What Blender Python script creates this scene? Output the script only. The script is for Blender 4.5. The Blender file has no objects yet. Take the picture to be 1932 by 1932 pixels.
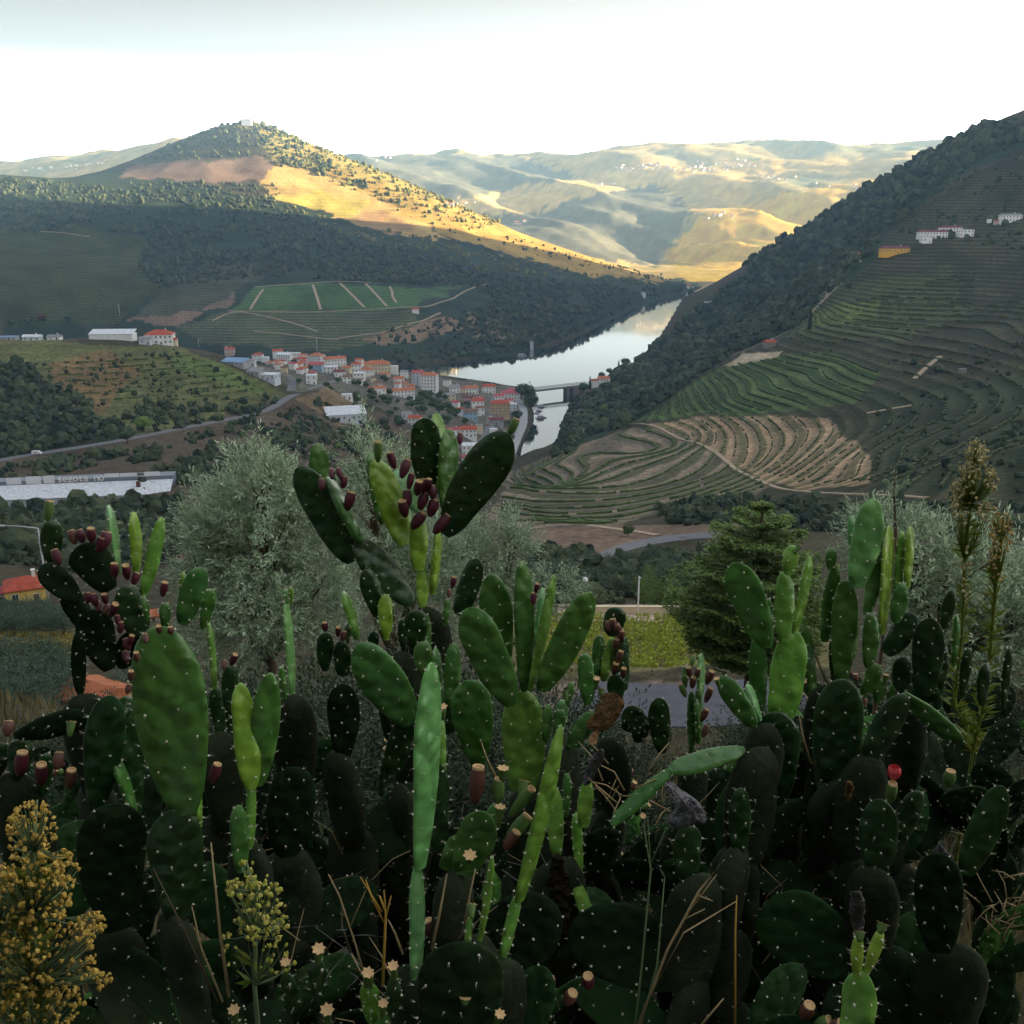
import bpy, math, random
import numpy as np
from mathutils import Vector, Matrix
random.seed(7)
RNG = np.random.default_rng(11)
S = bpy.context.scene
COL = S.collection
# ------------------------------------------------------------------ camera
HCAM = 220.0                       # eye level above the river
PITCH = math.radians(17.2)
FPX = 1896.0                       # focal length in units of a 1932 wide frame
SP, CP = math.sin(PITCH), math.cos(PITCH)
cam_d = bpy.data.cameras.new('camera')
cam = bpy.data.objects.new('camera', cam_d)
COL.objects.link(cam)
cam.location = (0, 0, HCAM)
cam.rotation_euler = (math.pi / 2 - PITCH, 0, 0)
cam_d.sensor_width = 36.0
cam_d.lens = 36.0 * FPX / 1932.0
cam_d.clip_start = 0.05
cam_d.clip_end = 60000
S.camera = cam
# ------------------------------------------------------------------ light
SUN_EL, SUN_AZ = math.radians(10.5), math.radians(82)      # azimuth from +Y (ahead) towards +X (right)
SUN_STRENGTH = 5.0
SKY_STRENGTH = 0.05
HAZE_DENSITY = 0.000085
S.view_settings.view_transform = 'Standard'
S.view_settings.look = 'None'
S.view_settings.gamma = 1.0
S.view_settings.use_curve_mapping = False
S.view_settings.exposure = 2.9
S.render.engine = 'CYCLES'
S.cycles.use_denoising = True
S.cycles.max_bounces = 6
S.cycles.diffuse_bounces = 2
S.cycles.glossy_bounces = 2
S.cycles.transmission_bounces = 2
S.cycles.transparent_max_bounces = 4
S.cycles.volume_bounces = 1
S.cycles.caustics_reflective = False
S.cycles.caustics_refractive = False
sun_d = bpy.data.lights.new('sun', 'SUN')
sun_d.energy = SUN_STRENGTH
sun_d.angle = math.radians(0.5)
sun_d.color = (1.0, 0.80, 0.50)
sun = bpy.data.objects.new('sun', sun_d)
COL.objects.link(sun)
sv = Vector((math.sin(SUN_AZ) * math.cos(SUN_EL), math.cos(SUN_AZ) * math.cos(SUN_EL), math.sin(SUN_EL)))
sun.rotation_euler = sv.to_track_quat('Z', 'Y').to_euler()
sun.location = sv * 3000
W = bpy.data.worlds.new('World')
S.world = W
W.use_nodes = True
def nn(nt, typ, **kw):
    n = nt.nodes.new(typ)
    for k, v in kw.items():
        setattr(n, k, v)
    return n
def lk(nt, a, b): nt.links.new(a, b)
def mth(nt, op, a, b=None, c=None, clamp=False):
    n = nn(nt, 'ShaderNodeMath', operation=op, use_clamp=clamp)
    for i, v in enumerate((a, b, c)):
        if v is None: continue
        if isinstance(v, (int, float)): n.inputs[i].default_value = v
        else: lk(nt, v, n.inputs[i])
    return n.outputs[0]
def mixc(nt, fac, a, b, mode='MIX'):
    n = nn(nt, 'ShaderNodeMix', data_type='RGBA', blend_type=mode)
    for i, v in ((0, fac), (6, a), (7, b)):
        if isinstance(v, (int, float)): n.inputs[i].default_value = v
        elif isinstance(v, tuple): n.inputs[i].default_value = (*v[:3], 1)
        else: lk(nt, v, n.inputs[i])
    return n.outputs[2]
def ramp(nt, fac, stops, interp='LINEAR'):
    n = nn(nt, 'ShaderNodeValToRGB')
    n.color_ramp.interpolation = interp
    e = n.color_ramp.elements
    while len(e) < len(stops): e.new(0.5)
    for el, (p, c) in zip(e, stops):
        el.position = p
        el.color = (*c, 1) if isinstance(c, tuple) else (c, c, c, 1)
    lk(nt, fac, n.inputs[0])
    return n.outputs[0]
wt = W.node_tree
wt.nodes.clear()
sky = nn(wt, 'ShaderNodeTexSky', sky_type='NISHITA', sun_disc=False)
sky.sun_elevation = SUN_EL
sky.sun_rotation = SUN_AZ
sky.air_density, sky.dust_density, sky.ozone_density = 1.0, 1.5, 2.0
tc = nn(wt, 'ShaderNodeTexCoord')
sx = nn(wt, 'ShaderNodeSeparateXYZ'); lk(wt, tc.outputs['Generated'], sx.inputs[0])
el = sx.outputs[2]
# thin high veil of cloud: brightest low down, greyer higher up
veil = ramp(wt, mth(wt, 'MULTIPLY', el, 1.0, clamp=True),
            [(0.0, (30.0, 30.0, 30.0)), (0.06, (26.0, 26.0, 26.0)), (0.09, (6.0, 5.96, 5.92)), (0.125, (1.95, 1.82, 1.72)), (0.175, (1.18, 1.02, 0.90)), (0.32, (1.16, 1.08, 1.05)), (1.0, (1.4, 1.52, 1.8))])
# ragged low cloud bank along the horizon
mp = nn(wt, 'ShaderNodeMapping'); mp.inputs['Scale'].default_value = (1, 1, 3.0)
lk(wt, tc.outputs['Generated'], mp.inputs[0])
nz = nn(wt, 'ShaderNodeTexNoise'); nz.inputs['Scale'].default_value = 7; nz.inputs['Detail'].default_value = 6; nz.inputs['Roughness'].default_value = 0.62
lk(wt, mp.outputs[0], nz.inputs[0])
band = ramp(wt, el, [(0.0, 1.0), (0.045, 1.0), (0.078, 0.0)])
cl = mth(wt, 'MULTIPLY', ramp(wt, nz.outputs[0], [(0.50, 0.0), (0.66, 1.0)]), band)
veil = mixc(wt, mth(wt, 'MULTIPLY', cl, 0.9), veil, (1.75, 2.05, 2.35))
# the veil glows round the sun and fades smoothly away from it
dt = nn(wt, 'ShaderNodeVectorMath', operation='DOT_PRODUCT'); lk(wt, tc.outputs['Generated'], dt.inputs[0]); dt.inputs[1].default_value = sv
gl = mth(wt, 'POWER', mth(wt, 'MULTIPLY_ADD', dt.outputs['Value'], 0.5, 0.5, clamp=True), 3.0)
veil = mixc(wt, 1.0, veil, mixc(wt, gl, (0.75, 0.74, 0.73), (4.3, 4.0, 3.6)), 'MULTIPLY')
mix = mixc(wt, 0.98, sky.outputs[0], veil)
low = mth(wt, 'LESS_THAN', el, -0.03)
mix = mixc(wt, low, mix, (1.0, 1.1, 1.2))
bg = nn(wt, 'ShaderNodeBackground'); bg.inputs[1].default_value = SKY_STRENGTH
lk(wt, mix, bg.inputs[0])
wo = nn(wt, 'ShaderNodeOutputWorld'); lk(wt, bg.outputs[0], wo.inputs[0])

# ------------------------------------------------------------------ picture <-> world helpers
def tanf(px, py):
    """direction with unit Y: (X/Y, drop/Y)"""
    x = (np.asarray(px, float) - 966) / FPX
    u = (966 - np.asarray(py, float)) / FPX
    dy = CP + SP * u
    return x / dy, (SP - CP * u) / dy
def at(px, py, Y):
    a, t = tanf(px, py)
    return Vector((float(a * Y), float(Y), float(HCAM - t * Y)))
def on_z(px, py, z):
    a, t = tanf(px, py)
    return at(px, py, float((HCAM - z) / t))
def proj(P):
    P = np.asarray(P, float)
    X, Y, Z = P[..., 0], P[..., 1], P[..., 2] - HCAM
    f = Y * CP - Z * SP
    u = Y * SP + Z * CP
    return 966 + FPX * X / f, 966 - FPX * u / f
def in_poly(px, py, poly):
    n = len(poly); ins = np.zeros(px.shape, bool); j = n - 1
    for i in range(n):
        xi, yi = poly[i]; xj, yj = poly[j]
        c = ((yi > py) != (yj > py)) & (px < (xj - xi) * (py - yi) / ((yj - yi) or 1e-9) + xi)
        ins ^= c; j = i
    return ins
def poly_dist(X, Y, pts, closed=False):
    """distance to a polyline and arc position"""
    best = np.full(X.shape, 1e12); idx = np.zeros(X.shape)
    P = list(pts) + ([pts[0]] if closed else [])
    for i in range(len(P) - 1):
        ax, ay = P[i][:2]; bx, by = P[i + 1][:2]
        dx, dy = bx - ax, by - ay
        t = np.clip(((X - ax) * dx + (Y - ay) * dy) / (dx * dx + dy * dy + 1e-9), 0, 1)
        d = (X - ax - t * dx) ** 2 + (Y - ay - t * dy) ** 2
        m = d < best
        best = np.where(m, d, best); idx = np.where(m, i + t, idx)
    return np.sqrt(best), idx
_lat = RNG.random((256, 256))
def vnoise(x, y):
    xi = np.floor(x).astype(int); yi = np.floor(y).astype(int)
    fx = x - xi; fy = y - yi
    fx = fx * fx * (3 - 2 * fx); fy = fy * fy * (3 - 2 * fy)
    g = lambda i, j: _lat[i & 255, j & 255]
    return (g(xi, yi) * (1 - fx) + g(xi + 1, yi) * fx) * (1 - fy) + (g(xi, yi + 1) * (1 - fx) + g(xi + 1, yi + 1) * fx) * fy
def fbm(x, y, o=4):
    s = 0; a = 0.5
    for k in range(o):
        s = s + a * (vnoise(x + 17.3 * k, y + 9.1 * k) - 0.5); a *= 0.5; x = x * 2.03; y = y * 2.03
    return s * 2
def ridged(x, y, o=4):
    s = 0; a = 0.5
    for k in range(o):
        s = s + a * (1 - np.abs(2 * vnoise(x + 31.7 * k, y + 5.3 * k) - 1)); a *= 0.5; x = x * 2.1; y = y * 2.1
    return s
# ------------------------------------------------------------------ object helpers
def obj(name, mesh, mats=None, parent=None, loc=None):
    o = bpy.data.objects.new(name, mesh)
    COL.objects.link(o)
    if mats is not None:
        for m in (mats if isinstance(mats, (list, tuple)) else [mats]):
            if mesh is not None and len(mesh.materials) < len(mats if isinstance(mats, (list, tuple)) else [mats]): mesh.materials.append(m)
    if parent is not None: o.parent = parent
    if loc is not None: o.location = loc
    return o
def tag(o, label=None, cat=None, group=None, kind=None):
    if label: o['label'] = label
    if cat: o['category'] = cat
    if group: o['group'] = group
    if kind: o['kind'] = kind
    return o
def thing(name, label, cat, loc=(0, 0, 0), rz=0.0, group=None):
    o = bpy.data.objects.new(name, None)
    COL.objects.link(o)
    o.empty_display_size = 0.1
    o.location = loc; o.rotation_euler = (0, 0, rz)
    return tag(o, label, cat, group)
def copy_tree(o, parent=None):
    c = o.copy(); COL.objects.link(c); c.parent = parent
    for ch in o.children: copy_tree(ch, c)
    return c
def mesh_np(name, V, F, smooth=False, mi=None):
    """V (n,3) array, F (m,3) or (m,4) array"""
    V = np.asarray(V, np.float32); F = np.asarray(F, np.int32)
    me = bpy.data.meshes.new(name)
    k = F.shape[1]
    me.vertices.add(len(V)); me.vertices.foreach_set('co', V.ravel())
    me.loops.add(F.size); me.loops.foreach_set('vertex_index', F.ravel())
    me.polygons.add(len(F)); me.polygons.foreach_set('loop_start', np.arange(0, F.size, k, dtype=np.int32))
    if mi is not None: me.polygons.foreach_set('material_index', np.asarray(mi, np.int32))
    me.polygons.foreach_set('use_smooth', np.full(len(F), smooth))
    me.update(calc_edges=True)
    return me
class MB:
    """collects polygons with a material slot each"""
    def __init__(self): self.v = []; self.f = []; self.m = []; self.s = []
    def add(self, vs, fs, m=0, smooth=False):
        b = len(self.v)
        self.v += [tuple(v) for v in vs]
        for f in fs:
            self.f.append([b + i for i in f]); self.m.append(m); self.s.append(smooth)
    def box(self, c, s, m=0, rz=0.0):
        cx, cy, cz = c; hx, hy, hz = s[0] / 2, s[1] / 2, s[2] / 2
        ca, sa = math.cos(rz), math.sin(rz)
        vs = []
        for z in (-hz, hz):
            for x, y in ((-hx, -hy), (hx, -hy), (hx, hy), (-hx, hy)):
                vs.append((cx + x * ca - y * sa, cy + x * sa + y * ca, cz + z))
        self.add(vs, [(0, 3, 2, 1), (4, 5, 6, 7), (0, 1, 5, 4), (1, 2, 6, 5), (2, 3, 7, 6), (3, 0, 4, 7)], m)
    def tube(self, pts, rads, n=6, m=0, smooth=True, cap=True):
        pts = [Vector(p) for p in pts]
        if not isinstance(rads, (list, tuple)): rads = [rads] * len(pts)
        rings = []; vs = []
        for i, p in enumerate(pts):
            d = (pts[min(i + 1, len(pts) - 1)] - pts[max(i - 1, 0)])
            d = d.normalized() if d.length > 1e-9 else Vector((0, 0, 1))
            u = d.cross(Vector((0, 0, 1)) if abs(d.z) < 0.9 else Vector((1, 0, 0))).normalized(); w = d.cross(u)
            for k in range(n):
                a = 2 * math.pi * k / n
                vs.append(p + (u * math.cos(a) + w * math.sin(a)) * rads[i])
        fs = []
        for i in range(len(pts) - 1):
            for k in range(n):
                fs.append((i * n + k, i * n + (k + 1) % n, (i + 1) * n + (k + 1) % n, (i + 1) * n + k))
        if cap:
            fs.append(tuple(range(n))[::-1]); fs.append(tuple((len(pts) - 1) * n + k for k in range(n)))
        self.add(vs, fs, m, smooth)
    def mesh(self, name):
        me = bpy.data.meshes.new(name)
        me.from_pydata(self.v, [], self.f)
        me.polygons.foreach_set('material_index', self.m)
        me.polygons.foreach_set('use_smooth', self.s)
        me.update()
        return me
    def build(self, name, mats, parent=None, loc=None):
        return obj(name, self.mesh(name), mats, parent, loc)
# ------------------------------------------------------------------ terrain: one sheet from the cactus bank to the far hills
# control points: (picture x, picture y, distance) on visible slopes; 'z' rows: (picture x, 'z', distance, height)
CT = [
 # near bank, small vineyard and the road below it
 (966,'z',0.8,217.6),(200,'z',0.8,217.6),(1700,'z',0.8,217.7),(966,'z',2.5,216.6),(100,'z',2.5,216.7),(1850,'z',2.5,217.0),
 (966,'z',6,214.6),(0,'z',6,214.9),(1932,'z',6,215.4),(966,'z',14,210),(0,'z',14,211),(1932,'z',14,212),(966,'z',30,200),(0,'z',30,204),(1932,'z',30,205),
 (1290,1330,70),(1290,1290,78),(1400,1330,72),(1200,1330,72),(1290,1285,84),(1290,1172,122),(1100,1165,124),(1500,1180,118),(1800,1200,95),
 (600,1200,110),(300,1300,88),(60,1240,105),(60,1200,122),(60,1130,188),(200,1100,210),(500,1050,260),
 (1000,1140,150),(1250,1100,185),(1000,1045,270),(1120,1056,290),(1370,1015,325),(1250,1010,345),(1600,1030,240),(1850,1050,200),(1100,1100,190),
 # right hand terraces
 (1000,985,400),(950,1000,400),(1180,985,420),(1000,930,520),(1000,892,655),(1055,852,705),(1120,822,745),(1200,790,800),(1100,900,600),(1200,850,690),(1200,920,540),
 (1400,940,420),(1400,880,560),(1300,820,700),(1400,750,720),(1500,850,560),(1620,900,440),(1700,850,470),(1900,850,400),(1900,950,320),(1600,960,350),
 (1700,750,640),(1900,740,600),(1700,650,770),(1550,700,760),(1932,600,830),(1700,570,900),(1850,520,950),(1690,470,1020),(1780,447,1060),(1900,418,1090),(1620,488,1050),
 (1590,530,1110),(1500,620,990),(1440,650,930),(1360,680,890),(1280,735,840),
 (1345,566,1930),(1400,510,1880),(1500,440,1780),(1640,360,1640),(1750,300,1520),(1850,257,1420),(1932,235,1330),
 (1400,600,1450),(1330,650,1330),(1500,540,1420),(1600,450,1350),(1750,380,1250),(1850,330,1230),(1250,700,1180),(1200,760,1020),(1150,790,960),
 (2100,190,1250),(2400,150,1150),(2100,500,850),(2100,800,450),(2400,700,450),(2300,1000,190),(2100,1100,120),(2300,1300,50),
 (2700,300,900),(3300,200,800),(2800,700,350),(3000,1000,140),
 # behind the right hand skyline
 (1500,'z',2400,60),(1640,'z',2300,150),(1800,'z',2200,200),(1932,'z',2100,260),(2300,'z',2000,300),(1400,'z',2300,8),(2000,'z',3000,80),(1600,'z',3000,10),
 # left: valley with the warehouse, knoll with the road, town
 (160,945,415),(330,935,410),(0,950,420),(300,1000,330),(60,1020,290),(450,960,380),(640,900,480),(640,850,560),(300,880,470),(100,900,470),(800,950,430),(800,880,560),(880,900,600),
 (0,870,520),(140,845,545),(300,815,580),(430,796,615),(500,778,645),(545,745,700),(610,725,755),(0,840,545),(180,790,600),(400,770,640),
 (0,640,750),(110,640,752),(210,640,757),(300,648,752),(370,664,735),(430,692,715),(490,720,700),(530,745,695),(200,720,660),(350,730,670),(40,740,640),
 (0,'z',900,60),(200,'z',900,60),(380,'z',900,58),(200,'z',1150,20),
 (470,695,930),(540,690,1000),(600,690,1050),(600,720,900),(740,700,1120),(820,735,1060),(660,770,800),(700,780,800),(740,740,960),(640,800,690),(760,830,680),(880,790,850),(870,740,1060),(930,760,1010),(985,752,1110),(970,820,900),(900,850,790),(940,890,740),(850,860,740),
 (880,'z',500,72),(960,'z',620,28),(930,'z',680,12),
 # big hill across the river
 (600,660,1480),(300,'z',1480,8),(0,'z',1480,10),(850,655,1500),(500,630,1520),(700,600,1570),(850,610,1620),(600,550,1700),(750,540,1740),(440,590,1600),(300,550,1640),(100,580,1560),(0,550,1560),
 (950,640,1570),(950,560,1850),(1050,600,1770),(1100,560,2050),(1200,555,2250),(870,510,2060),(820,470,2200),(700,440,2260),(600,430,2260),(480,420,2200),(400,470,2000),(250,430,2100),(300,490,1880),(150,470,1880),(0,450,1860),(0,390,2050),
 (480,342,2480),(350,345,2430),(230,335,2450),(100,345,2330),(0,333,2280),(440,302,2560),(300,305,2560),(380,255,2690),(440,236,2740),(490,238,2740),(220,324,2560),(540,265,2700),(620,302,2680),
 (560,340,2520),(640,370,2520),(700,390,2500),(740,347,2660),(850,400,2600),(800,430,2420),(900,470,2400),(1000,455,2610),(1000,500,2380),(1150,500,2650),(1150,530,2420),(1250,527,2700),(1310,541,2760),
 (440,'z',3100,300),(700,'z',3200,200),(1000,'z',3200,70),(1200,'z',3200,15),(200,'z',3100,200),(0,'z',3000,180),(440,'z',3600,160),(900,'z',3700,60),(-300,'z',2500,280),(-300,'z',1500,120),(-300,600,800),(-200,'z',3300,200),
 (-300,900,400),(-300,1100,180),(-400,1300,60),(-800,700,500),(-800,500,900),(-1500,800,300),
 # far hills
 (1340,535,3150),(1380,520,3300),(1270,500,3700),(1260,470,4000),(1180,478,3700),(1050,430,4050),(880,388,4350),(760,340,4700),(650,300,5200),(620,294,5400),(760,286,5700),(900,291,5800),(980,299,5700),(1000,350,4900),(960,400,4400),
 (1100,286,5600),(1250,276,5600),(1400,279,5500),(1560,277,5500),(1700,281,5300),(1760,291,5100),(1250,300,5350),(1400,310,5200),(1180,310,5250),(1560,330,4900),(1650,345,4600),(1100,360,4600),(1200,400,4350),(1290,400,4200),(1340,410,4050),(1400,370,4400),
 (1450,440,3850),(1350,460,3750),(1320,500,3500),(1500,400,4100),(1600,370,4300),(1130,450,3900),(1400,420,4000),
 (2000,285,5200),(2400,290,5000),
 (340,262,4600),(250,276,4600),(180,297,4600),(100,315,4500),(20,325,4500),(-200,330,4500),(500,'z',4800,380),(100,'z',3900,180),(250,'z',3900,190),
 (0,'z',7500,300),(1000,'z',7500,300),(1900,'z',7500,350),(0,'z',9500,250),(966,'z',9500,250),(2000,'z',9500,250),(600,'z',7500,300),(1500,'z',7500,350),
]
def _build_tps():
    A, L, T = [], [], []
    for c in CT:
        if c[1] == 'z':
            a, _ = tanf(c[0], 380 if c[2] > 100 else 1100); Y = c[2]; t = (HCAM - c[3]) / Y
        else:
            a, t = tanf(c[0], c[1]); Y = c[2]
        A.append(float(a)); L.append(math.log(Y)); T.append(float(t))
    P = np.stack([A, L], 1); T = np.array(T); n = len(T)
    r2 = ((P[:, None, :] - P[None, :, :]) ** 2).sum(-1)
    K = 0.5 * r2 * np.log(r2 + 1e-12)
    K[np.arange(n), np.arange(n)] = 2e-4
    M = np.zeros((n + 3, n + 3)); M[:n, :n] = K
    M[:n, n] = 1; M[:n, n + 1:] = P; M[n, :n] = 1; M[n + 1:, :n] = P.T
    w = np.linalg.solve(M, np.concatenate([T, np.zeros(3)]))
    return P, w
TP, TW = _build_tps()
RIVER_PX = [(1440,519),(1400,526),(1345,537),(1310,546),(1260,560),(1200,577),(1150,603),(1100,629),(1050,648),(950,671),(850,684),(760,690),(600,692),(440,692),(200,692),(0,692),
            (0,706),(200,706),(440,706),(600,707),(760,707),(830,713),(930,723),(1000,738),(1003,770),(1006,790),(997,806),(982,842),(966,874),(953,908),
            (1010,904),(1045,880),(1051,851),(1053,833),(1058,804),(1069,779),(1082,757),(1096,745),(1110,730),(1180,697),(1255,643),(1332,580),(1400,545),(1460,530)]
RIVER = [tuple(on_z(x, y, 0.0)[:2]) for x, y in RIVER_PX]
FLATS = []      # (polyline xyz, half width): ground graded to road level
def height_raw(X, Y):
    X = np.asarray(X, float); Y = np.asarray(Y, float)
    sh = X.shape; x = (X / Y).ravel(); l = np.log(Y).ravel()
    out = np.empty(x.shape)
    n = len(TP)
    for i in range(0, len(x), 20000):
        a = x[i:i + 20000]; b = l[i:i + 20000]
        r2 = (a[:, None] - TP[None, :, 0]) ** 2 + (b[:, None] - TP[None, :, 1]) ** 2
        out[i:i + 20000] = (0.5 * r2 * np.log(r2 + 1e-12)) @ TW[:n] + TW[n] + TW[n + 1] * a + TW[n + 2] * b
    z = HCAM - out.reshape(sh) * Y
    # relief
    w1 = np.clip((Y - 60) / 300, 0, 1)
    z = z + w1 * np.where((X > 0.02 * Y) & (Y < 1500), 0.3, 2.2) * fbm(X / 60, Y / 60, 4) + 0.12 * fbm(X / 1.3, Y / 1.3, 3)
    wf = np.clip((Y - 3000) / 900, 0, 1) * np.clip((8000 - Y) / 1500, 0, 1)
    # spurs and gullies of the far slopes run down towards the river
    uu = X * 0.78 + Y * 0.62; vv = -X * 0.62 + Y * 0.78
    z = z + wf * (120 * (ridged(uu / 520 + 3.3, vv / 1700 + 1.7, 3) - 0.66) + 26 * (ridged(uu / 210 + 1.1, vv / 600 + 8.2, 2) - 0.6) + 18 * fbm(X / 160, Y / 160, 3))
    wl = np.clip((Y - 1450) / 300, 0, 1) * np.clip((3000 - Y) / 400, 0, 1) * np.clip(1 - (X - 250) / 300, 0, 1)
    z = z + wl * 14 * fbm(X / 240 + 5, Y / 300 + 2, 3)
    return z
SHADE_RIDGE = [(1750,-400,720),(1700,200,720),(1720,800,700),(1750,1400,680),(1750,1900,700),(1750,2450,820),(1720,2760,480),(1680,2950,150)]
def height(X, Y):
    X = np.asarray(X, float); Y = np.asarray(Y, float)
    z = height_raw(X, Y)
    m = (X > 500) & (Y < 3300)                # unseen mountain beyond the right hand slope, its ridge shaped to cast the shade
    if m.any():
        d, k = poly_dist(X[m], Y[m], SHADE_RIDGE)
        zr = np.interp(k, np.arange(len(SHADE_RIDGE)), [p[2] for p in SHADE_RIDGE])
        z = z.copy(); z[m] = np.maximum(z[m], zr - 0.78 * d + 14 * fbm(X[m] / 150, Y[m] / 150, 3))
    m = (Y > 500) & (Y < 4200) & (np.abs(X) < 1600); wet = None
    if m.any():
        xm, ym, zm = X[m], Y[m], z[m]
        d, _ = poly_dist(xm, ym, RIVER, True)
        ins = in_poly(xm, ym, RIVER); wet = (m, ins)
        sd = np.where(ins, -d, d)                       # positive on land
        zr = np.where(sd < 0, np.maximum(-6.0, sd * 0.5), zm)
        land = np.maximum(zm, np.minimum(1.4 + sd * 0.05, 2.5))
        land = np.where(sd < 14, np.minimum(land, 1.2 + sd * 0.9), land)
        z = z.copy(); z[m] = np.where(sd < 0, zr, land)
    for pl, hw, soft in FLATS:
        P = np.array(pl)
        m = (X > P[:, 0].min() - hw * 4) & (X < P[:, 0].max() + hw * 4) & (Y > P[:, 1].min() - hw * 4) & (Y < P[:, 1].max() + hw * 4)
        if m.any():
            d, k = poly_dist(X[m], Y[m], pl)
            zc = np.interp(k, np.arange(len(P)), P[:, 2])
            f = np.clip(1 - (d - hw) / (hw * soft), 0, 1); f = f * f * (3 - 2 * f)
            z = z.copy(); z[m] = z[m] * (1 - f) + zc * f
    if wet is not None:
        m, ins = wet; zz = z[m]; zz[ins] = np.minimum(zz[ins], -1.5); z = z.copy(); z[m] = zz
    return z
def h1(x, y): return float(height(np.array([x]), np.array([y]))[0])
def cast(px, py, y0=20.0, y1=9000.0):
    """where the line of sight through a picture point meets the ground"""
    a, t = tanf(px, py)
    Y = np.exp(np.linspace(math.log(y0), math.log(y1), 900))
    d = (HCAM - t * Y) - height(a * Y, Y)
    i = np.nonzero(d < 0)[0]
    if len(i) == 0: return None
    i = max(int(i[0]), 1)
    lo, hi = Y[i - 1], Y[i]
    Yf = np.linspace(lo, hi, 40)
    df = (HCAM - t * Yf) - height(a * Yf, Yf)
    j = np.nonzero(df < 0)[0]
    y = Yf[int(j[0])] if len(j) else hi
    return Vector((float(a) * y, float(y), h1(float(a) * y, float(y))))
def drape(pts, step):
    """a picture polyline laid on the ground, resampled"""
    W3 = [cast(x, y, lo, hi) for x, y, lo, hi in pts]
    W3 = [w for w in W3 if w is not None]
    return resample(W3, step)
def resample(W3, step):
    out = [W3[0]]
    for a, b in zip(W3[:-1], W3[1:]):
        n = max(1, int((Vector(b) - Vector(a)).length / step))
        for k in range(1, n + 1):
            out.append(Vector(a).lerp(Vector(b), k / n))
    P = np.array([tuple(p) for p in out])
    for _ in range(3):
        Q = P.copy(); Q[1:-1] = (P[:-2] + 2 * P[1:-1] + P[2:]) / 4; P = Q
    return [Vector(p) for p in P]
# ------------------------------------------------------------------ materials
def mat(name, col, rough=0.8, spec=0.3, noise=None, bump=0.0, bscale=5.0, var=0.0):
    m = bpy.data.materials.new(name); m.use_nodes = True
    nt = m.node_tree; b = nt.nodes['Principled BSDF']
    b.inputs['Roughness'].default_value = rough
    b.inputs['Specular IOR Level'].default_value = spec
    c = col
    if noise or var or bump:
        tc = nn(nt, 'ShaderNodeTexCoord')
    if noise:
        sc, amt = noise
        n1 = nn(nt, 'ShaderNodeTexNoise'); n1.inputs['Scale'].default_value = sc; n1.inputs['Detail'].default_value = 5
        lk(nt, tc.outputs['Object'], n1.inputs[0])
        f = ramp(nt, n1.outputs[0], [(0.25, 1 - amt), (0.75, 1 + amt)])
        c = mixc(nt, 1.0, c, f, 'MULTIPLY')
    if var:
        oi = nn(nt, 'ShaderNodeObjectInfo')
        f = ramp(nt, oi.outputs['Random'], [(0, 1 - var), (1, 1 + var)])
        c = mixc(nt, 1.0, c, f, 'MULTIPLY')
    if isinstance(c, tuple): b.inputs['Base Color'].default_value = (*c, 1)
    else: lk(nt, c, b.inputs['Base Color'])
    if bump:
        n2 = nn(nt, 'ShaderNodeTexNoise'); n2.inputs['Scale'].default_value = bscale; n2.inputs['Detail'].default_value = 4
        lk(nt, tc.outputs['Object'], n2.inputs[0])
        bp = nn(nt, 'ShaderNodeBump'); bp.inputs['Strength'].default_value = bump; bp.inputs['Distance'].default_value = 0.2
        lk(nt, n2.outputs[0], bp.inputs['Height']); lk(nt, bp.outputs[0], b.inputs['Normal'])
    return m
def leaf_mat(name, col, col2, transl=0.35, rough=0.5):
    """foliage: colour varies through the crown, a little light passes through the leaves"""
    m = bpy.data.materials.new(name); m.use_nodes = True
    nt = m.node_tree; b = nt.nodes['Principled BSDF']
    g = nn(nt, 'ShaderNodeNewGeometry'); oi = nn(nt, 'ShaderNodeObjectInfo')
    f = mth(nt, 'FRACT', mth(nt, 'ADD', g.outputs['Random Per Island'], mth(nt, 'MULTIPLY', oi.outputs['Random'], 0.35)))
    c = mixc(nt, f, col, col2)
    lk(nt, c, b.inputs['Base Color'])
    b.inputs['Roughness'].default_value = rough; b.inputs['Specular IOR Level'].default_value = 0.3
    if transl:
        t = nn(nt, 'ShaderNodeBsdfTranslucent'); lk(nt, c, t.inputs[0])
        ms = nn(nt, 'ShaderNodeMixShader'); ms.inputs[0].default_value = transl
        out = nt.nodes['Material Output']
        lk(nt, b.outputs[0], ms.inputs[1]); lk(nt, t.outputs[0], ms.inputs[2]); lk(nt, ms.outputs[0], out.inputs[0])
    return m
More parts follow.
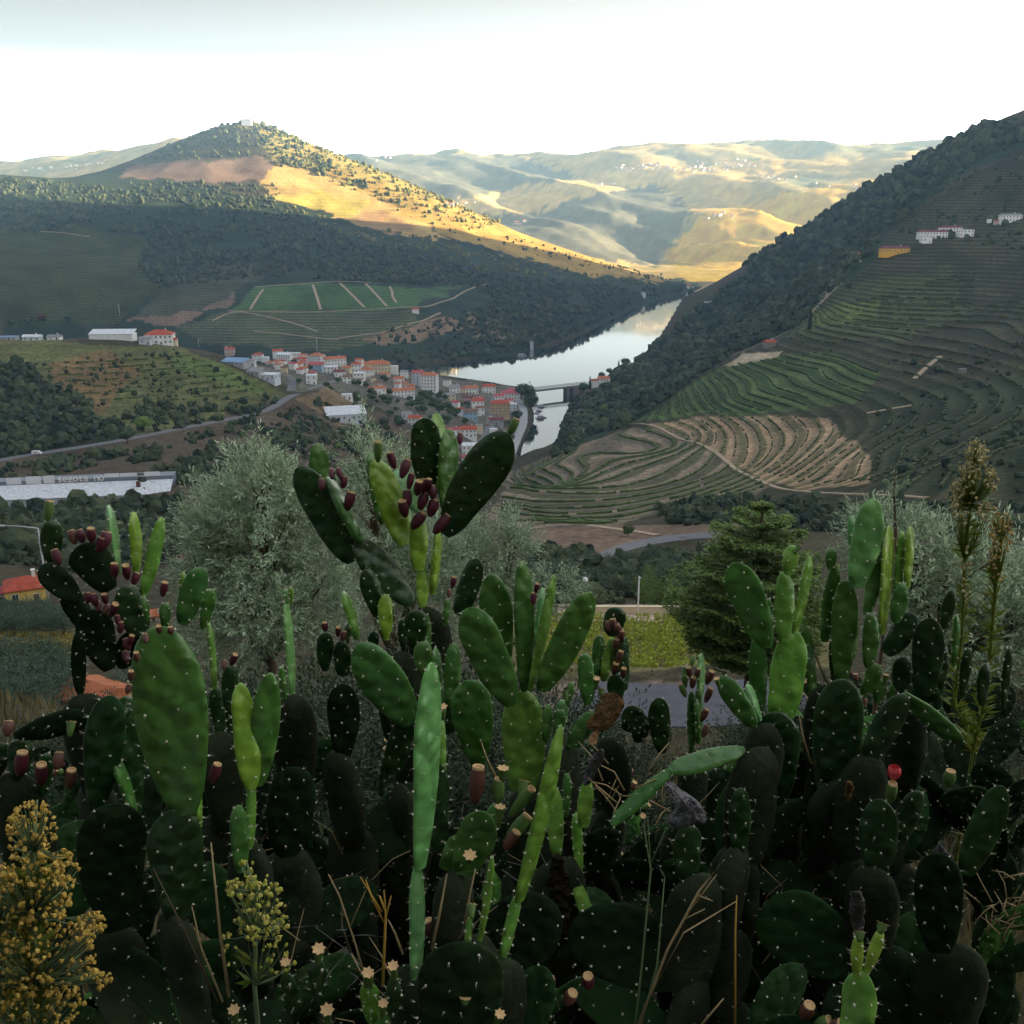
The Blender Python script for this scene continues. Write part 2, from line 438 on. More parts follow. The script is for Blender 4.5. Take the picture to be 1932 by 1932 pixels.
# ------------------------------------------------------------------ ground cover by region (outline in the picture, distance range)
BIG = 1e9
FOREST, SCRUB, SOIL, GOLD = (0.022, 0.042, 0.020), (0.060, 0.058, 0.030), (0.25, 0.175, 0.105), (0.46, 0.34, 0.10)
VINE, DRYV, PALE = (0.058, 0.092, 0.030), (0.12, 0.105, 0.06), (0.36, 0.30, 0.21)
REG = [  # polygon, ymin, ymax, colour, rows
 # right hand slope
 ([(1050,900),(1200,780),(1380,668),(1500,612),(1600,520),(1650,440),(1990,240),(2200,300),(2200,1010),(1400,960),(1150,990)], 300, 1450, (0.046,0.047,0.027), 0.9),
 ([(1105,775),(1260,636),(1345,560),(1640,352),(1850,250),(1990,215),(1990,262),(1850,310),(1750,372),(1665,450),(1640,500),(1590,535),(1500,622),(1370,672),(1200,792),(1090,850),(1040,862)], 700, 2300, FOREST, 0),
 ([(1560,540),(1800,500),(1830,600),(1700,640),(1480,640)], 700, 1300, (0.062,0.072,0.036), 1),
 ([(1500,585),(1660,570),(1650,600),(1480,625)], 700, 1300, (0.10,0.13,0.035), 0.7),
 ([(1200,792),(1380,682),(1560,660),(1660,700),(1620,760),(1400,782)], 500, 1100, (0.060,0.096,0.034), 1),
 ([(1215,800),(1420,782),(1560,788),(1640,860),(1645,912),(1520,925),(1440,905),(1370,868),(1280,822)], 300, 900, (0.235,0.175,0.115), 1),
 ([(915,995),(960,895),(1050,852),(1200,805),(1290,815),(1400,890),(1460,918),(1380,945),(1270,962),(1130,1000)], 300, 900, (0.155,0.13,0.10), 1),
 ([(1640,740),(1990,700),(1990,930),(1660,930),(1650,850)], 250, 900, (0.030,0.040,0.022), 1),
 ([(1240,960),(1330,935),(1500,945),(1490,990),(1300,995)], 250, 600, (0.030,0.038,0.022), 0),
 ([(1000,1000),(1150,990),(1400,990),(1400,1012),(1200,1026),(1110,1050),(1000,1040)], 220, 480, (0.17,0.12,0.085), 0),
 ([(1370,690),(1400,668),(1480,662),(1470,676),(1400,690)], 600, 1100, PALE, 0),
 # hill across the river
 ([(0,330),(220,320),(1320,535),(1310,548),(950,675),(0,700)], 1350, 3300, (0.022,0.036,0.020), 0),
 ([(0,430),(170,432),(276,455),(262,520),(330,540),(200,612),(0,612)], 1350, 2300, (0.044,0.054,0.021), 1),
 ([(225,338),(262,309),(500,296),(525,312),(494,345),(420,340)], 2200, 2750, (0.165,0.110,0.085), 0.3),  # shade put into the colour: the pink field is darkened
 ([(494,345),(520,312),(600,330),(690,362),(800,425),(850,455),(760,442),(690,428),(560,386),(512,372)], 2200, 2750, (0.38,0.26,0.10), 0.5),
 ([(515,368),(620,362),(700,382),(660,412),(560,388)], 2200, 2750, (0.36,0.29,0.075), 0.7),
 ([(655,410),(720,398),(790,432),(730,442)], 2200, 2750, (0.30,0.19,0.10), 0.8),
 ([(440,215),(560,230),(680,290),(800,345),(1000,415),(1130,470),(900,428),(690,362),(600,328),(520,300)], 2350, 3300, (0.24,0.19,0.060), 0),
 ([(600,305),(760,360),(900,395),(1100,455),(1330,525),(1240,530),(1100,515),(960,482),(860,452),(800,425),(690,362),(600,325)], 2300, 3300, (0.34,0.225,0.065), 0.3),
 ([(615,285),(980,295),(1120,345),(1235,345),(1310,400),(1250,470),(1240,505),(1000,470),(760,385)], 3000, 7000, (0.150,0.140,0.105), 0.7),  # shaded far slope: its cool dull tone is put into the cover colour
 ([(1250,480),(1340,398),(1480,365),(1660,335),(1640,400),(1500,475),(1400,535),(1300,538)], 2900, 6000, (0.68,0.41,0.085), 0.9),  # sunlight on the far slope put into the cover colour as gold
 ([(840,385),(1000,350),(1240,310),(1300,335),(1100,372),(1000,400),(880,410)], 3500, 7000, (0.60,0.42,0.17), 0.5),  # paler gold, again sunlight put into the cover colour
 ([(432,588),(480,542),(600,534),(720,538),(870,545),(780,577),(600,588)], 1400, 1900, (0.055,0.105,0.040), 0.5),
 ([(228,602),(300,584),(385,588),(340,612)], 1300, 1800, (0.19,0.13,0.095), 0.3),
 ([(380,560),(440,540),(430,580),(390,585)], 1300, 1900, (0.17,0.12,0.09), 0.2),
 ([(330,615),(440,590),(780,580),(800,640),(600,660),(380,650)], 1350, 1800, (0.075,0.085,0.050), 1),
 ([(680,640),(830,600),(900,610),(830,632),(720,655)], 1350, 1800, (0.20,0.14,0.09), 0.2),
 ([(880,590),(940,600),(985,640),(900,640)], 1350, 1900, (0.15,0.115,0.07), 0),
 ([(300,560),(380,500),(560,500),(440,545),(380,585),(250,600)], 1350, 2000, (0.060,0.064,0.042), 0.8),
 # knoll and valley on this side
 ([(-100,640),(330,650),(430,692),(540,745),(500,780),(300,816),(0,872),(-100,880)], 450, 850, (0.105,0.110,0.045), 0.25),
 ([(90,690),(200,655),(260,700),(200,780),(100,775)], 450, 850, (0.15,0.105,0.05), 0.2),
 ([(-100,690),(70,700),(80,720),(170,790),(250,830),(0,872),(-100,890)], 400, 850, (0.022,0.028,0.014), 0),
 ([(330,660),(420,690),(520,742),(480,742),(330,690)], 450, 850, (0.10,0.14,0.045), 0.3),
 ([(-100,880),(300,818),(545,748),(640,720),(900,860),(700,960),(0,1000)], 280, 820, (0.085,0.066,0.045), 0),
 ([(440,690),(700,690),(1000,735),(990,800),(960,890),(860,850),(640,730),(560,735)], 700, 1400, (0.115,0.11,0.085), 0),
 ([(550,755),(620,728),(700,760),(640,800)], 450, 900, (0.17,0.125,0.07), 0),
 # near: small vineyard and the earth round it
 ([(900,1165),(1600,1165),(1600,1290),(900,1290)], 80, 126, (0.13,0.115,0.05), 0),
 ([(900,1287),(1600,1287),(1600,1345),(900,1345)], 60, 90, (0.20,0.15,0.12), 0),
 ([(1050,1140),(1250,1140),(1250,1172),(1050,1172)], 115, 160, (0.36,0.28,0.21), 0),
 ([(-50,1192),(140,1192),(140,1245),(-50,1245)], 85, 135, (0.13,0.105,0.025), 0.3),
]
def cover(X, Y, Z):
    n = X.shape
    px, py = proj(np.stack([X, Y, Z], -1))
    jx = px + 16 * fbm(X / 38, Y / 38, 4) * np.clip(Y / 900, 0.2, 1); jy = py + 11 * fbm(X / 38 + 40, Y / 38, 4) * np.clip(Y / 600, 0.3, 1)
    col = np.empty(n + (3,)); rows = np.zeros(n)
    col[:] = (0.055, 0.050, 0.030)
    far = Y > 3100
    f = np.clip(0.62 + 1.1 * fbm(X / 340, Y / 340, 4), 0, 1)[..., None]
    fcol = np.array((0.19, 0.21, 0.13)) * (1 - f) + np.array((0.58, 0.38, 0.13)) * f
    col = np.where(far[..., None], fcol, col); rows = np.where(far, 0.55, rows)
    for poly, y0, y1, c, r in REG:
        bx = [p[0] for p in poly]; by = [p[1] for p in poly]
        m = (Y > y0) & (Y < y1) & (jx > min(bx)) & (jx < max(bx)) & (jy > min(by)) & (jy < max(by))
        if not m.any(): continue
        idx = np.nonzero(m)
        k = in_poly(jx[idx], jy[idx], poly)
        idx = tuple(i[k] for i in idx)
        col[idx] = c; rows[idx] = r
    # patches of dry grass and scrub
    v = 1 + 0.55 * fbm(X / 30 + 7, Y / 30, 3) * np.clip(Y / 200, 0, 1)
    col = col * v[..., None]
    return np.clip(col, 0.005, 0.7), rows
def ground_material():
    m = bpy.data.materials.new('hillside_ground'); m.use_nodes = True
    nt = m.node_tree; b = nt.nodes['Principled BSDF']
    b.inputs['Roughness'].default_value = 0.95; b.inputs['Specular IOR Level'].default_value = 0.1
    at_ = nn(nt, 'ShaderNodeAttribute', attribute_name='cover')
    ar = nn(nt, 'ShaderNodeAttribute', attribute_name='rows')
    g = nn(nt, 'ShaderNodeNewGeometry')
    sx = nn(nt, 'ShaderNodeSeparateXYZ'); lk(nt, g.outputs['Position'], sx.inputs[0])
    def noise(sc, det=4, rough=0.55):
        n = nn(nt, 'ShaderNodeTexNoise'); n.inputs['Scale'].default_value = sc; n.inputs['Detail'].default_value = det; n.inputs['Roughness'].default_value = rough
        lk(nt, g.outputs['Position'], n.inputs[0]); return n.outputs[0]
    n1, n2, n3 = noise(0.035), noise(0.28, 5, 0.65), noise(2.2)
    # terrace steps: bank, path and vine strip repeat with height
    zz = mth(nt, 'ADD', mth(nt, 'DIVIDE', sx.outputs[2], 3.2), mth(nt, 'MULTIPLY', n1, 0.5))
    fr = mth(nt, 'FRACT', zz)
    strip = ramp(nt, fr, [(0.0, (0.50, 0.60, 0.42)), (0.30, (0.55, 0.66, 0.45)), (0.40, (1.45, 1.35, 1.25)), (0.62, (1.35, 1.25, 1.15)), (0.75, (0.9, 0.9, 0.85)), (0.97, (0.8, 0.8, 0.75)), (1.0, (0.50, 0.60, 0.42))])
    c = mixc(nt, ar.outputs['Fac'], at_.outputs['Color'], mixc(nt, 1.0, at_.outputs['Color'], strip, 'MULTIPLY'))
    c = mixc(nt, 1.0, c, ramp(nt, n2, [(0.30, 0.50), (0.70, 1.5)]), 'MULTIPLY')
    c = mixc(nt, 1.0, c, ramp(nt, n3, [(0.25, 0.75), (0.75, 1.25)]), 'MULTIPLY')
    lk(nt, c, b.inputs['Base Color'])
    bp = nn(nt, 'ShaderNodeBump'); bp.inputs['Strength'].default_value = 0.8; bp.inputs['Distance'].default_value = 1.2
    lk(nt, n2, bp.inputs['Height'])
    bp2 = nn(nt, 'ShaderNodeBump'); bp2.inputs['Strength'].default_value = 0.5; bp2.inputs['Distance'].default_value = 0.12
    lk(nt, n3, bp2.inputs['Height']); lk(nt, bp.outputs[0], bp2.inputs['Normal'])
    lk(nt, bp2.outputs[0], b.inputs['Normal'])
    return m
M_ROAD = mat('asphalt_road', (0.13, 0.135, 0.15), 0.75, 0.3, (0.6, 0.15))
M_ROAD2 = mat('new_asphalt', (0.075, 0.08, 0.10), 0.7, 0.3, (0.8, 0.2))
M_DIRT = mat('dirt_track', (0.34, 0.27, 0.19), 0.95, 0.1, (0.3, 0.25))
M_QUAY = mat('quay_paving', (0.33, 0.34, 0.36), 0.8, 0.2, (0.4, 0.15))
ROADS = [ # name, material, half width, points (x, y, near, far), grade ground
 ('road', M_ROAD, 3.2, [(-60,884,400,800),(0,870,400,800),(60,858,400,800),(140,846,400,800),(220,832,400,800),(300,816,400,800),(380,801,450,850),(440,790,450,850),(500,778,450,850),(528,762,500,850),(545,746,500,900),(570,737,500,950),(612,725,500,1000),(650,713,600,1100)], 1),
 ('road', M_ROAD, 3.0, [(1110,1059,150,450),(1160,1044,150,450),(1210,1031,150,450),(1260,1021,200,450),(1310,1016,200,450),(1370,1012,200,450),(1460,1008,200,450)], 1),
 ('road', M_ROAD2, 3.6, [(1080,1321,60,90),(1180,1323,60,90),(1290,1325,60,90),(1400,1323,60,90),(1520,1319,60,90)], 1),
 ('street', M_ROAD, 3.6, [(890,880,600,1000),(910,838,600,1000),(924,805,650,1100),(929,775,700,1200),(934,748,800,1300)], 1),
 ('quay', M_QUAY, 4.0, [(946,893,600,1000),(960,862,650,1000),(976,826,700,1100),(988,798,750,1200),(988,770,800,1250),(975,752,900,1300)], 1),
 ('road', M_ROAD, 3.0, [(1070,838,600,1100),(1086,805,650,1200),(1098,775,700,1300),(1106,748,700,1400)], 1),
 ('street', M_ROAD, 3.0, [(548,738,500,900),(556,722,600,1000),(545,708,700,1100),(515,700,700,1100)], 1),
]
PATHS = [
 (1.8, [(1372,674,500,1100),(1440,647,600,1200),(1490,626,600,1300),(1530,592,700,1300),(1560,560,700,1300),(1588,533,800,1400)]),
 (1.6, [(1190,800,500,1000),(1250,808,500,1000),(1310,832,400,1000),(1370,868,400,900),(1430,905,300,800),(1480,925,300,700),(1560,932,250,600),(1640,934,250,600),(1750,940,200,500)]),
 (1.5, [(1110,992,300,600),(1160,996,300,600),(1220,1005,250,600),(1290,1014,250,500)]),
 (1.5, [(1635,780,300,900),(1680,772,300,900),(1720,765,300,900)]),
 (1.6, [(1725,715,400,900),(1750,690,400,900),(1775,672,400,900)]),
 (1.6, [(1560,560,700,1400),(1600,500,800,1400),(1625,495,800,1400)]),
 (2.2, [(590,537,1350,1900),(605,584,1350,1900)]), (2.2, [(641,534,1350,1900),(688,580,1350,1900)]), (2.2, [(690,535,1350,1900),(730,578,1350,1900)]),
 (2.0, [(735,541,1350,1900),(742,552,1350,1900),(738,560,1350,1900),(748,571,1350,1900)]), (2.0, [(497,546,1350,1900),(472,584,1350,1900)]),
 (2.2, [(430,586,1350,1900),(520,588,1350,1900),(620,587,1350,1900),(720,584,1350,1900),(800,580,1350,1900),(850,565,1350,2000),(925,535,1400,2200)]),
 (2.2, [(480,541,1350,1900),(590,533,1350,1900),(700,533,1350,1900)]),
 (2.2, [(400,605,1350,1800),(440,585,1350,1800),(470,590,1300,1800),(540,605,1300,1800),(600,625,1300,1800)]),
 (2.4, [(620,640,1300,1800),(720,630,1300,1800),(800,605,1300,1800),(830,590,1300,1800)]),
 (2.0, [(480,625,1300,1800),(560,632,1300,1800),(640,640,1300,1800)]),
 (2.4, [(70,436,1400,2300),(130,440,1400,2300),(170,446,1400,2300)]),
 (2.2, [(60,775,400,800),(120,782,400,800)]),
]
road_geo = []
for nme, m_, hw, pts, gr in ROADS:
    P = drape(pts, 8.0 if pts[0][2] > 100 else 2.0)
    for _ in range(6):
        z = [p.z for p in P]
        for i in range(1, len(P) - 1): P[i].z = (z[i - 1] + z[i] + z[i + 1]) / 3
    road_geo.append((nme, m_, hw, P))
    FLATS.append(([tuple(p) for p in P], hw + 1.2, 2.2))
def ribbon(name, P, hw, m_, lift, thick=0.25):
    mb = MB(); vs = []; fs = []
    for i, p in enumerate(P):
        d = (P[min(i + 1, len(P) - 1)] - P[max(i - 1, 0)]); s = Vector((-d.y, d.x, 0)).normalized() * hw
        for q, dz in ((p - s * 1.06, lift - thick - 1), (p - s, lift), (p + s, lift), (p + s * 1.06, lift - thick - 1)):
            vs.append((q.x, q.y, p.z + dz))
    for i in range(len(P) - 1):
        for k in range(3): fs.append((i * 4 + k, i * 4 + k + 1, i * 4 + k + 5, i * 4 + k + 4))
    mb.add(vs, fs)
    o = mb.build(name, [m_]); o['kind'] = 'structure'
    return o
for nme, m_, hw, P in road_geo: ribbon(nme, P, hw, m_, 0.12)
# the ground sheet
def ground_mesh():
    dense = np.linspace(-0.68, 0.68, 541)
    side = 0.70 + np.cumsum(np.linspace(0.01, 0.55, 28))
    a = np.concatenate([-side[::-1], dense, side])
    l = np.concatenate([np.linspace(math.log(0.8), math.log(60), 80)[:-1], np.linspace(math.log(60), math.log(300), 150)[:-1],
                        np.linspace(math.log(300), math.log(3000), 600)[:-1], np.linspace(math.log(3000), math.log(9500), 150)])
    A, Lg = np.meshgrid(a, l)
    Y = np.exp(Lg); X = A * Y
    Z = height(X, Y)
    col, rows = cover(X, Y, Z)
    r, c = A.shape
    i = (np.arange(r - 1)[:, None] * c + np.arange(c - 1)[None, :]).ravel()
    F = np.stack([i, i + 1, i + 1 + c, i + c], 1)
    me = mesh_np('ground', np.stack([X, Y, Z], -1).reshape(-1, 3), F, True)
    ca = me.color_attributes.new('cover', 'FLOAT_COLOR', 'POINT')
    rgba = np.ones((r * c, 4), np.float32); rgba[:, :3] = col.reshape(-1, 3)
    ca.data.foreach_set('color', rgba.ravel())
    ra = me.attributes.new('rows', 'FLOAT', 'POINT'); ra.data.foreach_set('value', rows.ravel().astype(np.float32))
    return me
M_GROUND = ground_material()
ground = obj('ground', ground_mesh(), [M_GROUND]); ground['kind'] = 'structure'
for hw, pts in PATHS:
    P = drape(pts, 12.0)
    for p in P: p.z = h1(p.x, p.y)
    ribbon('path', P, hw, M_DIRT, 0.35)
# unseen bank behind the viewer, made steep to keep sky light off the cacti
def shade_bank():
    x = np.linspace(-260, 260, 60); y = np.concatenate([[0.9], -np.geomspace(0.5, 260, 30)])
    X, Y = np.meshgrid(x, y)
    Z = 218.05 + np.clip(-Y - .6, 0, None) * 1.15 * np.clip(1.2 - (-Y) / 260, .2, 1) + 0.5 * fbm(X / 4, Y / 4, 3) * np.clip(-Y / 3, 0, 1) - 0.12
    c = len(x); i = (np.arange(len(y) - 1)[:, None] * c + np.arange(c - 1)[None, :]).ravel()
    F = np.stack([i, i + c, i + c + 1, i + 1], 1)
    me = mesh_np('hillside', np.stack([X, Y, Z], -1).reshape(-1, 3), F, True)
    ca = me.color_attributes.new('cover', 'FLOAT_COLOR', 'POINT')
    ca.data.foreach_set('color', np.tile(np.array([0.06, 0.055, 0.03, 1], np.float32), X.size))
    return me
bank = obj('hillside', shade_bank(), [M_GROUND]); bank['kind'] = 'structure'  # unseen slope added to shade the cacti
# river
def water_mat():
    m = bpy.data.materials.new('river_water'); m.use_nodes = True
    nt = m.node_tree; b = nt.nodes['Principled BSDF']
    b.inputs['Base Color'].default_value = (0.012, 0.022, 0.025, 1)
    b.inputs['Roughness'].default_value = 0.05; b.inputs['IOR'].default_value = 1.9
    b.inputs['Specular IOR Level'].default_value = 1.0
    b.inputs['Coat Weight'].default_value = 1.0; b.inputs['Coat Roughness'].default_value = 0.04
    g = nn(nt, 'ShaderNodeNewGeometry')
    mp = nn(nt, 'ShaderNodeMapping'); mp.inputs['Rotation'].default_value = (0, 0, 0.6); mp.inputs['Scale'].default_value = (0.05, 0.16, 1)
    lk(nt, g.outputs['Position'], mp.inputs[0])
    n = nn(nt, 'ShaderNodeTexNoise'); n.inputs['Scale'].default_value = 1.0; n.inputs['Detail'].default_value = 4
    lk(nt, mp.outputs[0], n.inputs[0])
    bp = nn(nt, 'ShaderNodeBump'); bp.inputs['Strength'].default_value = 0.06; bp.inputs['Distance'].default_value = 1.0
    lk(nt, n.outputs[0], bp.inputs['Height']); lk(nt, bp.outputs[0], b.inputs['Normal'])
    return m
wb = MB()
wb.add([(-1500, 600, 0), (1400, 600, 0), (1400, 4200, 0), (-1500, 4200, 0)], [(0, 1, 2, 3)])
river = wb.build('river', [water_mat()]); river['kind'] = 'structure'
# ------------------------------------------------------------------ woods and vines
def ico(sub=0):
    t = (1 + 5 ** 0.5) / 2
    V = [(-1,t,0),(1,t,0),(-1,-t,0),(1,-t,0),(0,-1,t),(0,1,t),(0,-1,-t),(0,1,-t),(t,0,-1),(t,0,1),(-t,0,-1),(-t,0,1)]
    V = [np.array(v) / np.linalg.norm(v) for v in V]
    F = [(0,11,5),(0,5,1),(0,1,7),(0,7,10),(0,10,11),(1,5,9),(5,11,4),(11,10,2),(10,7,6),(7,1,8),(3,9,4),(3,4,2),(3,2,6),(3,6,8),(3,8,9),(4,9,5),(2,4,11),(6,2,10),(8,6,7),(9,8,1)]
    for _ in range(sub):
        c = {}; G = []
        def mid(a, b):
            k = (min(a, b), max(a, b))
            if k not in c:
                m = V[a] + V[b]; V.append(m / np.linalg.norm(m)); c[k] = len(V) - 1
            return c[k]
        for a, b, d in F:
            x, y, z = mid(a, b), mid(b, d), mid(d, a)
            G += [(a, x, z), (b, y, x), (d, z, y), (x, y, z)]
        F = G
    return np.array(V), np.array(F)
ICO0, ICO1, ICO2 = ico(0), ico(1), ico(2)
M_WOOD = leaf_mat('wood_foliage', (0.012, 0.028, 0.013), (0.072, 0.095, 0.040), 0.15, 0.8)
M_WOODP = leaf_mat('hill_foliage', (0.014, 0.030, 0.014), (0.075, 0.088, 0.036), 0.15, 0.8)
M_WOODS = leaf_mat('sunlit_hill_foliage', (0.10, 0.115, 0.035), (0.20, 0.185, 0.055), 0.2, 0.8)  # hill foliage with the sunlight put into its colour
M_VINE = leaf_mat('vine_leaves', (0.050, 0.095, 0.020), (0.105, 0.150, 0.032), 0.25, 0.7)
M_VINED = leaf_mat('dull_vine_leaves', (0.042, 0.060, 0.022), (0.075, 0.095, 0.030), 0.2, 0.8)
def scatter(poly, y0, y1, n):
    """random points on the ground inside a picture outline, even in the view"""
    a0 = min(float(tanf(p[0], p[1])[0]) for p in poly) - 0.02; a1 = max(float(tanf(p[0], p[1])[0]) for p in poly) + 0.02
    A = RNG.uniform(a0, a1, n); Y = np.exp(RNG.uniform(math.log(y0), math.log(y1), n)); X = A * Y
    Z = height(X, Y)
    px, py = proj(np.stack([X, Y, Z], -1))
    k = in_poly(px, py, poly)
    d, _ = poly_dist(X[k], Y[k], RIVER, True)
    k2 = (Z[k] > 0.6) & (d > 2)
    return np.stack([X[k], Y[k], Z[k]], -1)[k2]
def mass(name, P, r0, r1, base, m_, squash=1.1):
    """many crowns too small to pick apart: one mesh"""
    BV, BF = base; nb = len(BV); n = len(P)
    if n == 0: return
    r = RNG.uniform(r0, r1, n) * (0.55 + 1.1 * RNG.random(n) ** 2.2)
    jit = 1 + 0.38 * (RNG.random((n, nb)) - 0.5) * 2
    V = BV[None] * jit[..., None] * r[:, None, None]
    V[..., 2] *= squash
    V += P[:, None, :]; V[..., 2] += (r * 0.55)[:, None]
    F = (BF[None] + (np.arange(n) * nb)[:, None, None]).reshape(-1, 3)
    o = obj(name, mesh_np(name, V.reshape(-1, 3), F, False), [m_]); o['kind'] = 'stuff'
    return o
# the wooded flank above the river, right
WOOD_R = [(1100,780),(1260,640),(1345,562),(1640,355),(1850,252),(1980,220),(1980,250),(1850,300),(1750,368),(1660,455),(1595,535),(1500,620),(1378,672),(1210,785),(1120,835),(1060,850)]
P = scatter(WOOD_R, 760, 2100, 16000)
P = P[fbm(P[:, 0] / 60, P[:, 1] / 60, 3) > -0.42]
nearm = P[:, 1] < 1350
mass('wood', P[nearm][:2600], 2.2, 4.6, ICO1, M_WOOD)
mass('wood', P[~nearm][:4200], 3.0, 6.0, ICO0, M_WOOD)
# skyline fringe of the right hand hill
P = scatter([(1400,500),(1640,345),(1850,240),(1990,215),(1990,262),(1850,275),(1650,372),(1420,520)], 1200, 2000, 2500)
mass('wood', P[:700], 3.0, 6.5, ICO0, M_WOOD)
# woods on the hill across the river
WOOD_L = [(110,345),(480,345),(520,380),(600,422),(690,462),(780,478),(850,496),(900,514),(1000,526),(1150,541),(1308,545),(1200,572),(1100,622),(960,660),(870,640),(930,560),(880,535),(840,540),(720,532),(600,528),(500,520),(300,545),(262,500),(275,455),(180,430),(100,400)]
P = scatter(WOOD_L, 1400, 2900, 22000)
P = P[fbm(P[:, 0] / 90, P[:, 1] / 90, 3) > -0.30]
mass('wood', P[:8500], 2.2, 4.2, ICO0, M_WOODP)
P = scatter([(-10,336),(120,345),(140,430),(60,440),(-10,432)], 1700, 2700, 2600)
mass('undergrowth', P[:700], 2.0, 4.6, ICO0, M_WOODP)
# tree dotted summit, the crest of the spur and its sunny edge
P = scatter([(262,305),(440,226),(520,238),(640,318),(760,385),(700,362),(600,330),(520,312),(500,296)], 2200, 3200, 3800)
mass('wood', P[:1500], 2.8, 5.5, ICO0, M_WOODP)
P = scatter([(480,345),(515,350),(560,390),(680,432),(760,440),(860,452),(960,485),(1100,515),(1300,540),(1240,545),(1050,522),(900,512),(820,480),(700,462),(600,424),(500,372)], 2100, 3000, 5200)
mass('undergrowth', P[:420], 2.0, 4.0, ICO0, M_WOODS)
P = scatter([(690,360),(900,425),(1100,486),(1320,536),(1280,536),(1100,505),(900,455),(760,405)], 2300, 3250, 1300)
mass('undergrowth', P[:330], 1.8, 3.2, ICO0, M_WOODP)
P = scatter([(870,590),(960,560),(1010,620),(960,655),(860,640),(700,655),(690,630)], 1400, 1900, 1600)
mass('undergrowth', P[:420], 1.6, 3.4, ICO0, M_WOODP)
P = scatter([(450,215),(560,240),(680,295),(800,350),(960,415),(900,434),(700,372),(600,335),(520,305)], 2350, 3250, 3600)
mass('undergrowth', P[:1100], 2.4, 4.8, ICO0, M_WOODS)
P = scatter([(1100,770),(1180,690),(1255,635),(1330,575),(1368,535),(1380,540),(1345,590),(1270,665),(1190,740)], 900, 2200, 2600)
mass('wood', P[:700], 2.6, 5.0, ICO0, M_WOOD)
# bushes along both river banks and down the near slopes
P = scatter([(740,655),(950,640),(1100,605),(1310,536),(1312,552),(1100,632),(950,676),(740,694)], 1350, 2800, 3000)
mass('undergrowth', P[:800], 2.0, 4.2, ICO0, M_WOOD)
P = scatter([(1060,855),(1105,760),(1180,700),(1255,645),(1262,665),(1200,760),(1120,800),(1075,850)], 720, 1700, 2500)
mass('undergrowth', P[:420], 2.0, 4.2, ICO1, M_WOOD)
P = scatter([(1040,868),(1056,800),(1085,752),(1112,748),(1105,790),(1085,850)], 680, 1500, 2500)
mass('undergrowth', P[:260], 1.4, 3.0, ICO1, M_WOOD)
P = scatter([(-30,690),(60,690),(90,720),(150,745),(175,790),(240,815),(0,868),(-30,870)], 450, 800, 2600)
mass('undergrowth', P[:900], 1.2, 3.0, ICO1, M_WOOD)
P = scatter([(200,790),(300,760),(420,765),(500,745),(540,742),(500,778),(300,815),(200,830)], 450, 760, 1500)
mass('undergrowth', P[:380], 1.0, 2.2, ICO1, M_WOOD)
P = scatter([(-30,890),(300,830),(540,770),(640,740),(780,840),(900,880),(880,960),(700,930),(400,930),(0,940)], 330, 850, 5200)
P = P[fbm(P[:, 0] / 25, P[:, 1] / 25, 3) > -0.12]
mass('undergrowth', P[:1300], 0.9, 2.4, ICO1, M_WOOD)
P = scatter([(-30,950),(340,940),(340,1060),(120,1080),(-30,1060)], 200, 420, 2600)
mass('undergrowth', P[:700], 1.0, 2.6, ICO1, M_WOOD)
P = scatter([(1240,960),(1330,938),(1480,945),(1640,950),(1932,960),(1932,1020),(1500,1000),(1270,990)], 200, 560, 2400)
mass('undergrowth', P[:520], 0.9, 2.4, ICO1, M_WOOD)
P = scatter([(1000,1020),(1110,1030),(1140,1060),(1400,1030),(1420,1110),(1260,1140),(1040,1140),(990,1080)], 130, 330, 2600)
d_, _ = poly_dist(P[:, 0], P[:, 1], [tuple(p) for p in road_geo[1][3]])
P = P[d_ > 6.5]
mass('undergrowth', P[:520], 0.7, 1.7, ICO1, M_WOOD)
P = scatter([(40,690),(330,660),(520,740),(430,765),(180,770)], 480, 760, 1600)
mass('undergrowth', P[:260], 0.6, 1.5, ICO0, M_WOOD)
P = scatter([(1600,300),(1932,250),(1932,480),(1700,440)], 700, 1400, 1200)
mass('undergrowth', P[:300], 1.2, 3.0, ICO0, M_WOOD)
P = scatter([(1650,690),(1932,640),(1932,930),(1660,900)], 300, 850, 900)
mass('undergrowth', P[:160], 0.8, 2.0, ICO0, M_WOOD)
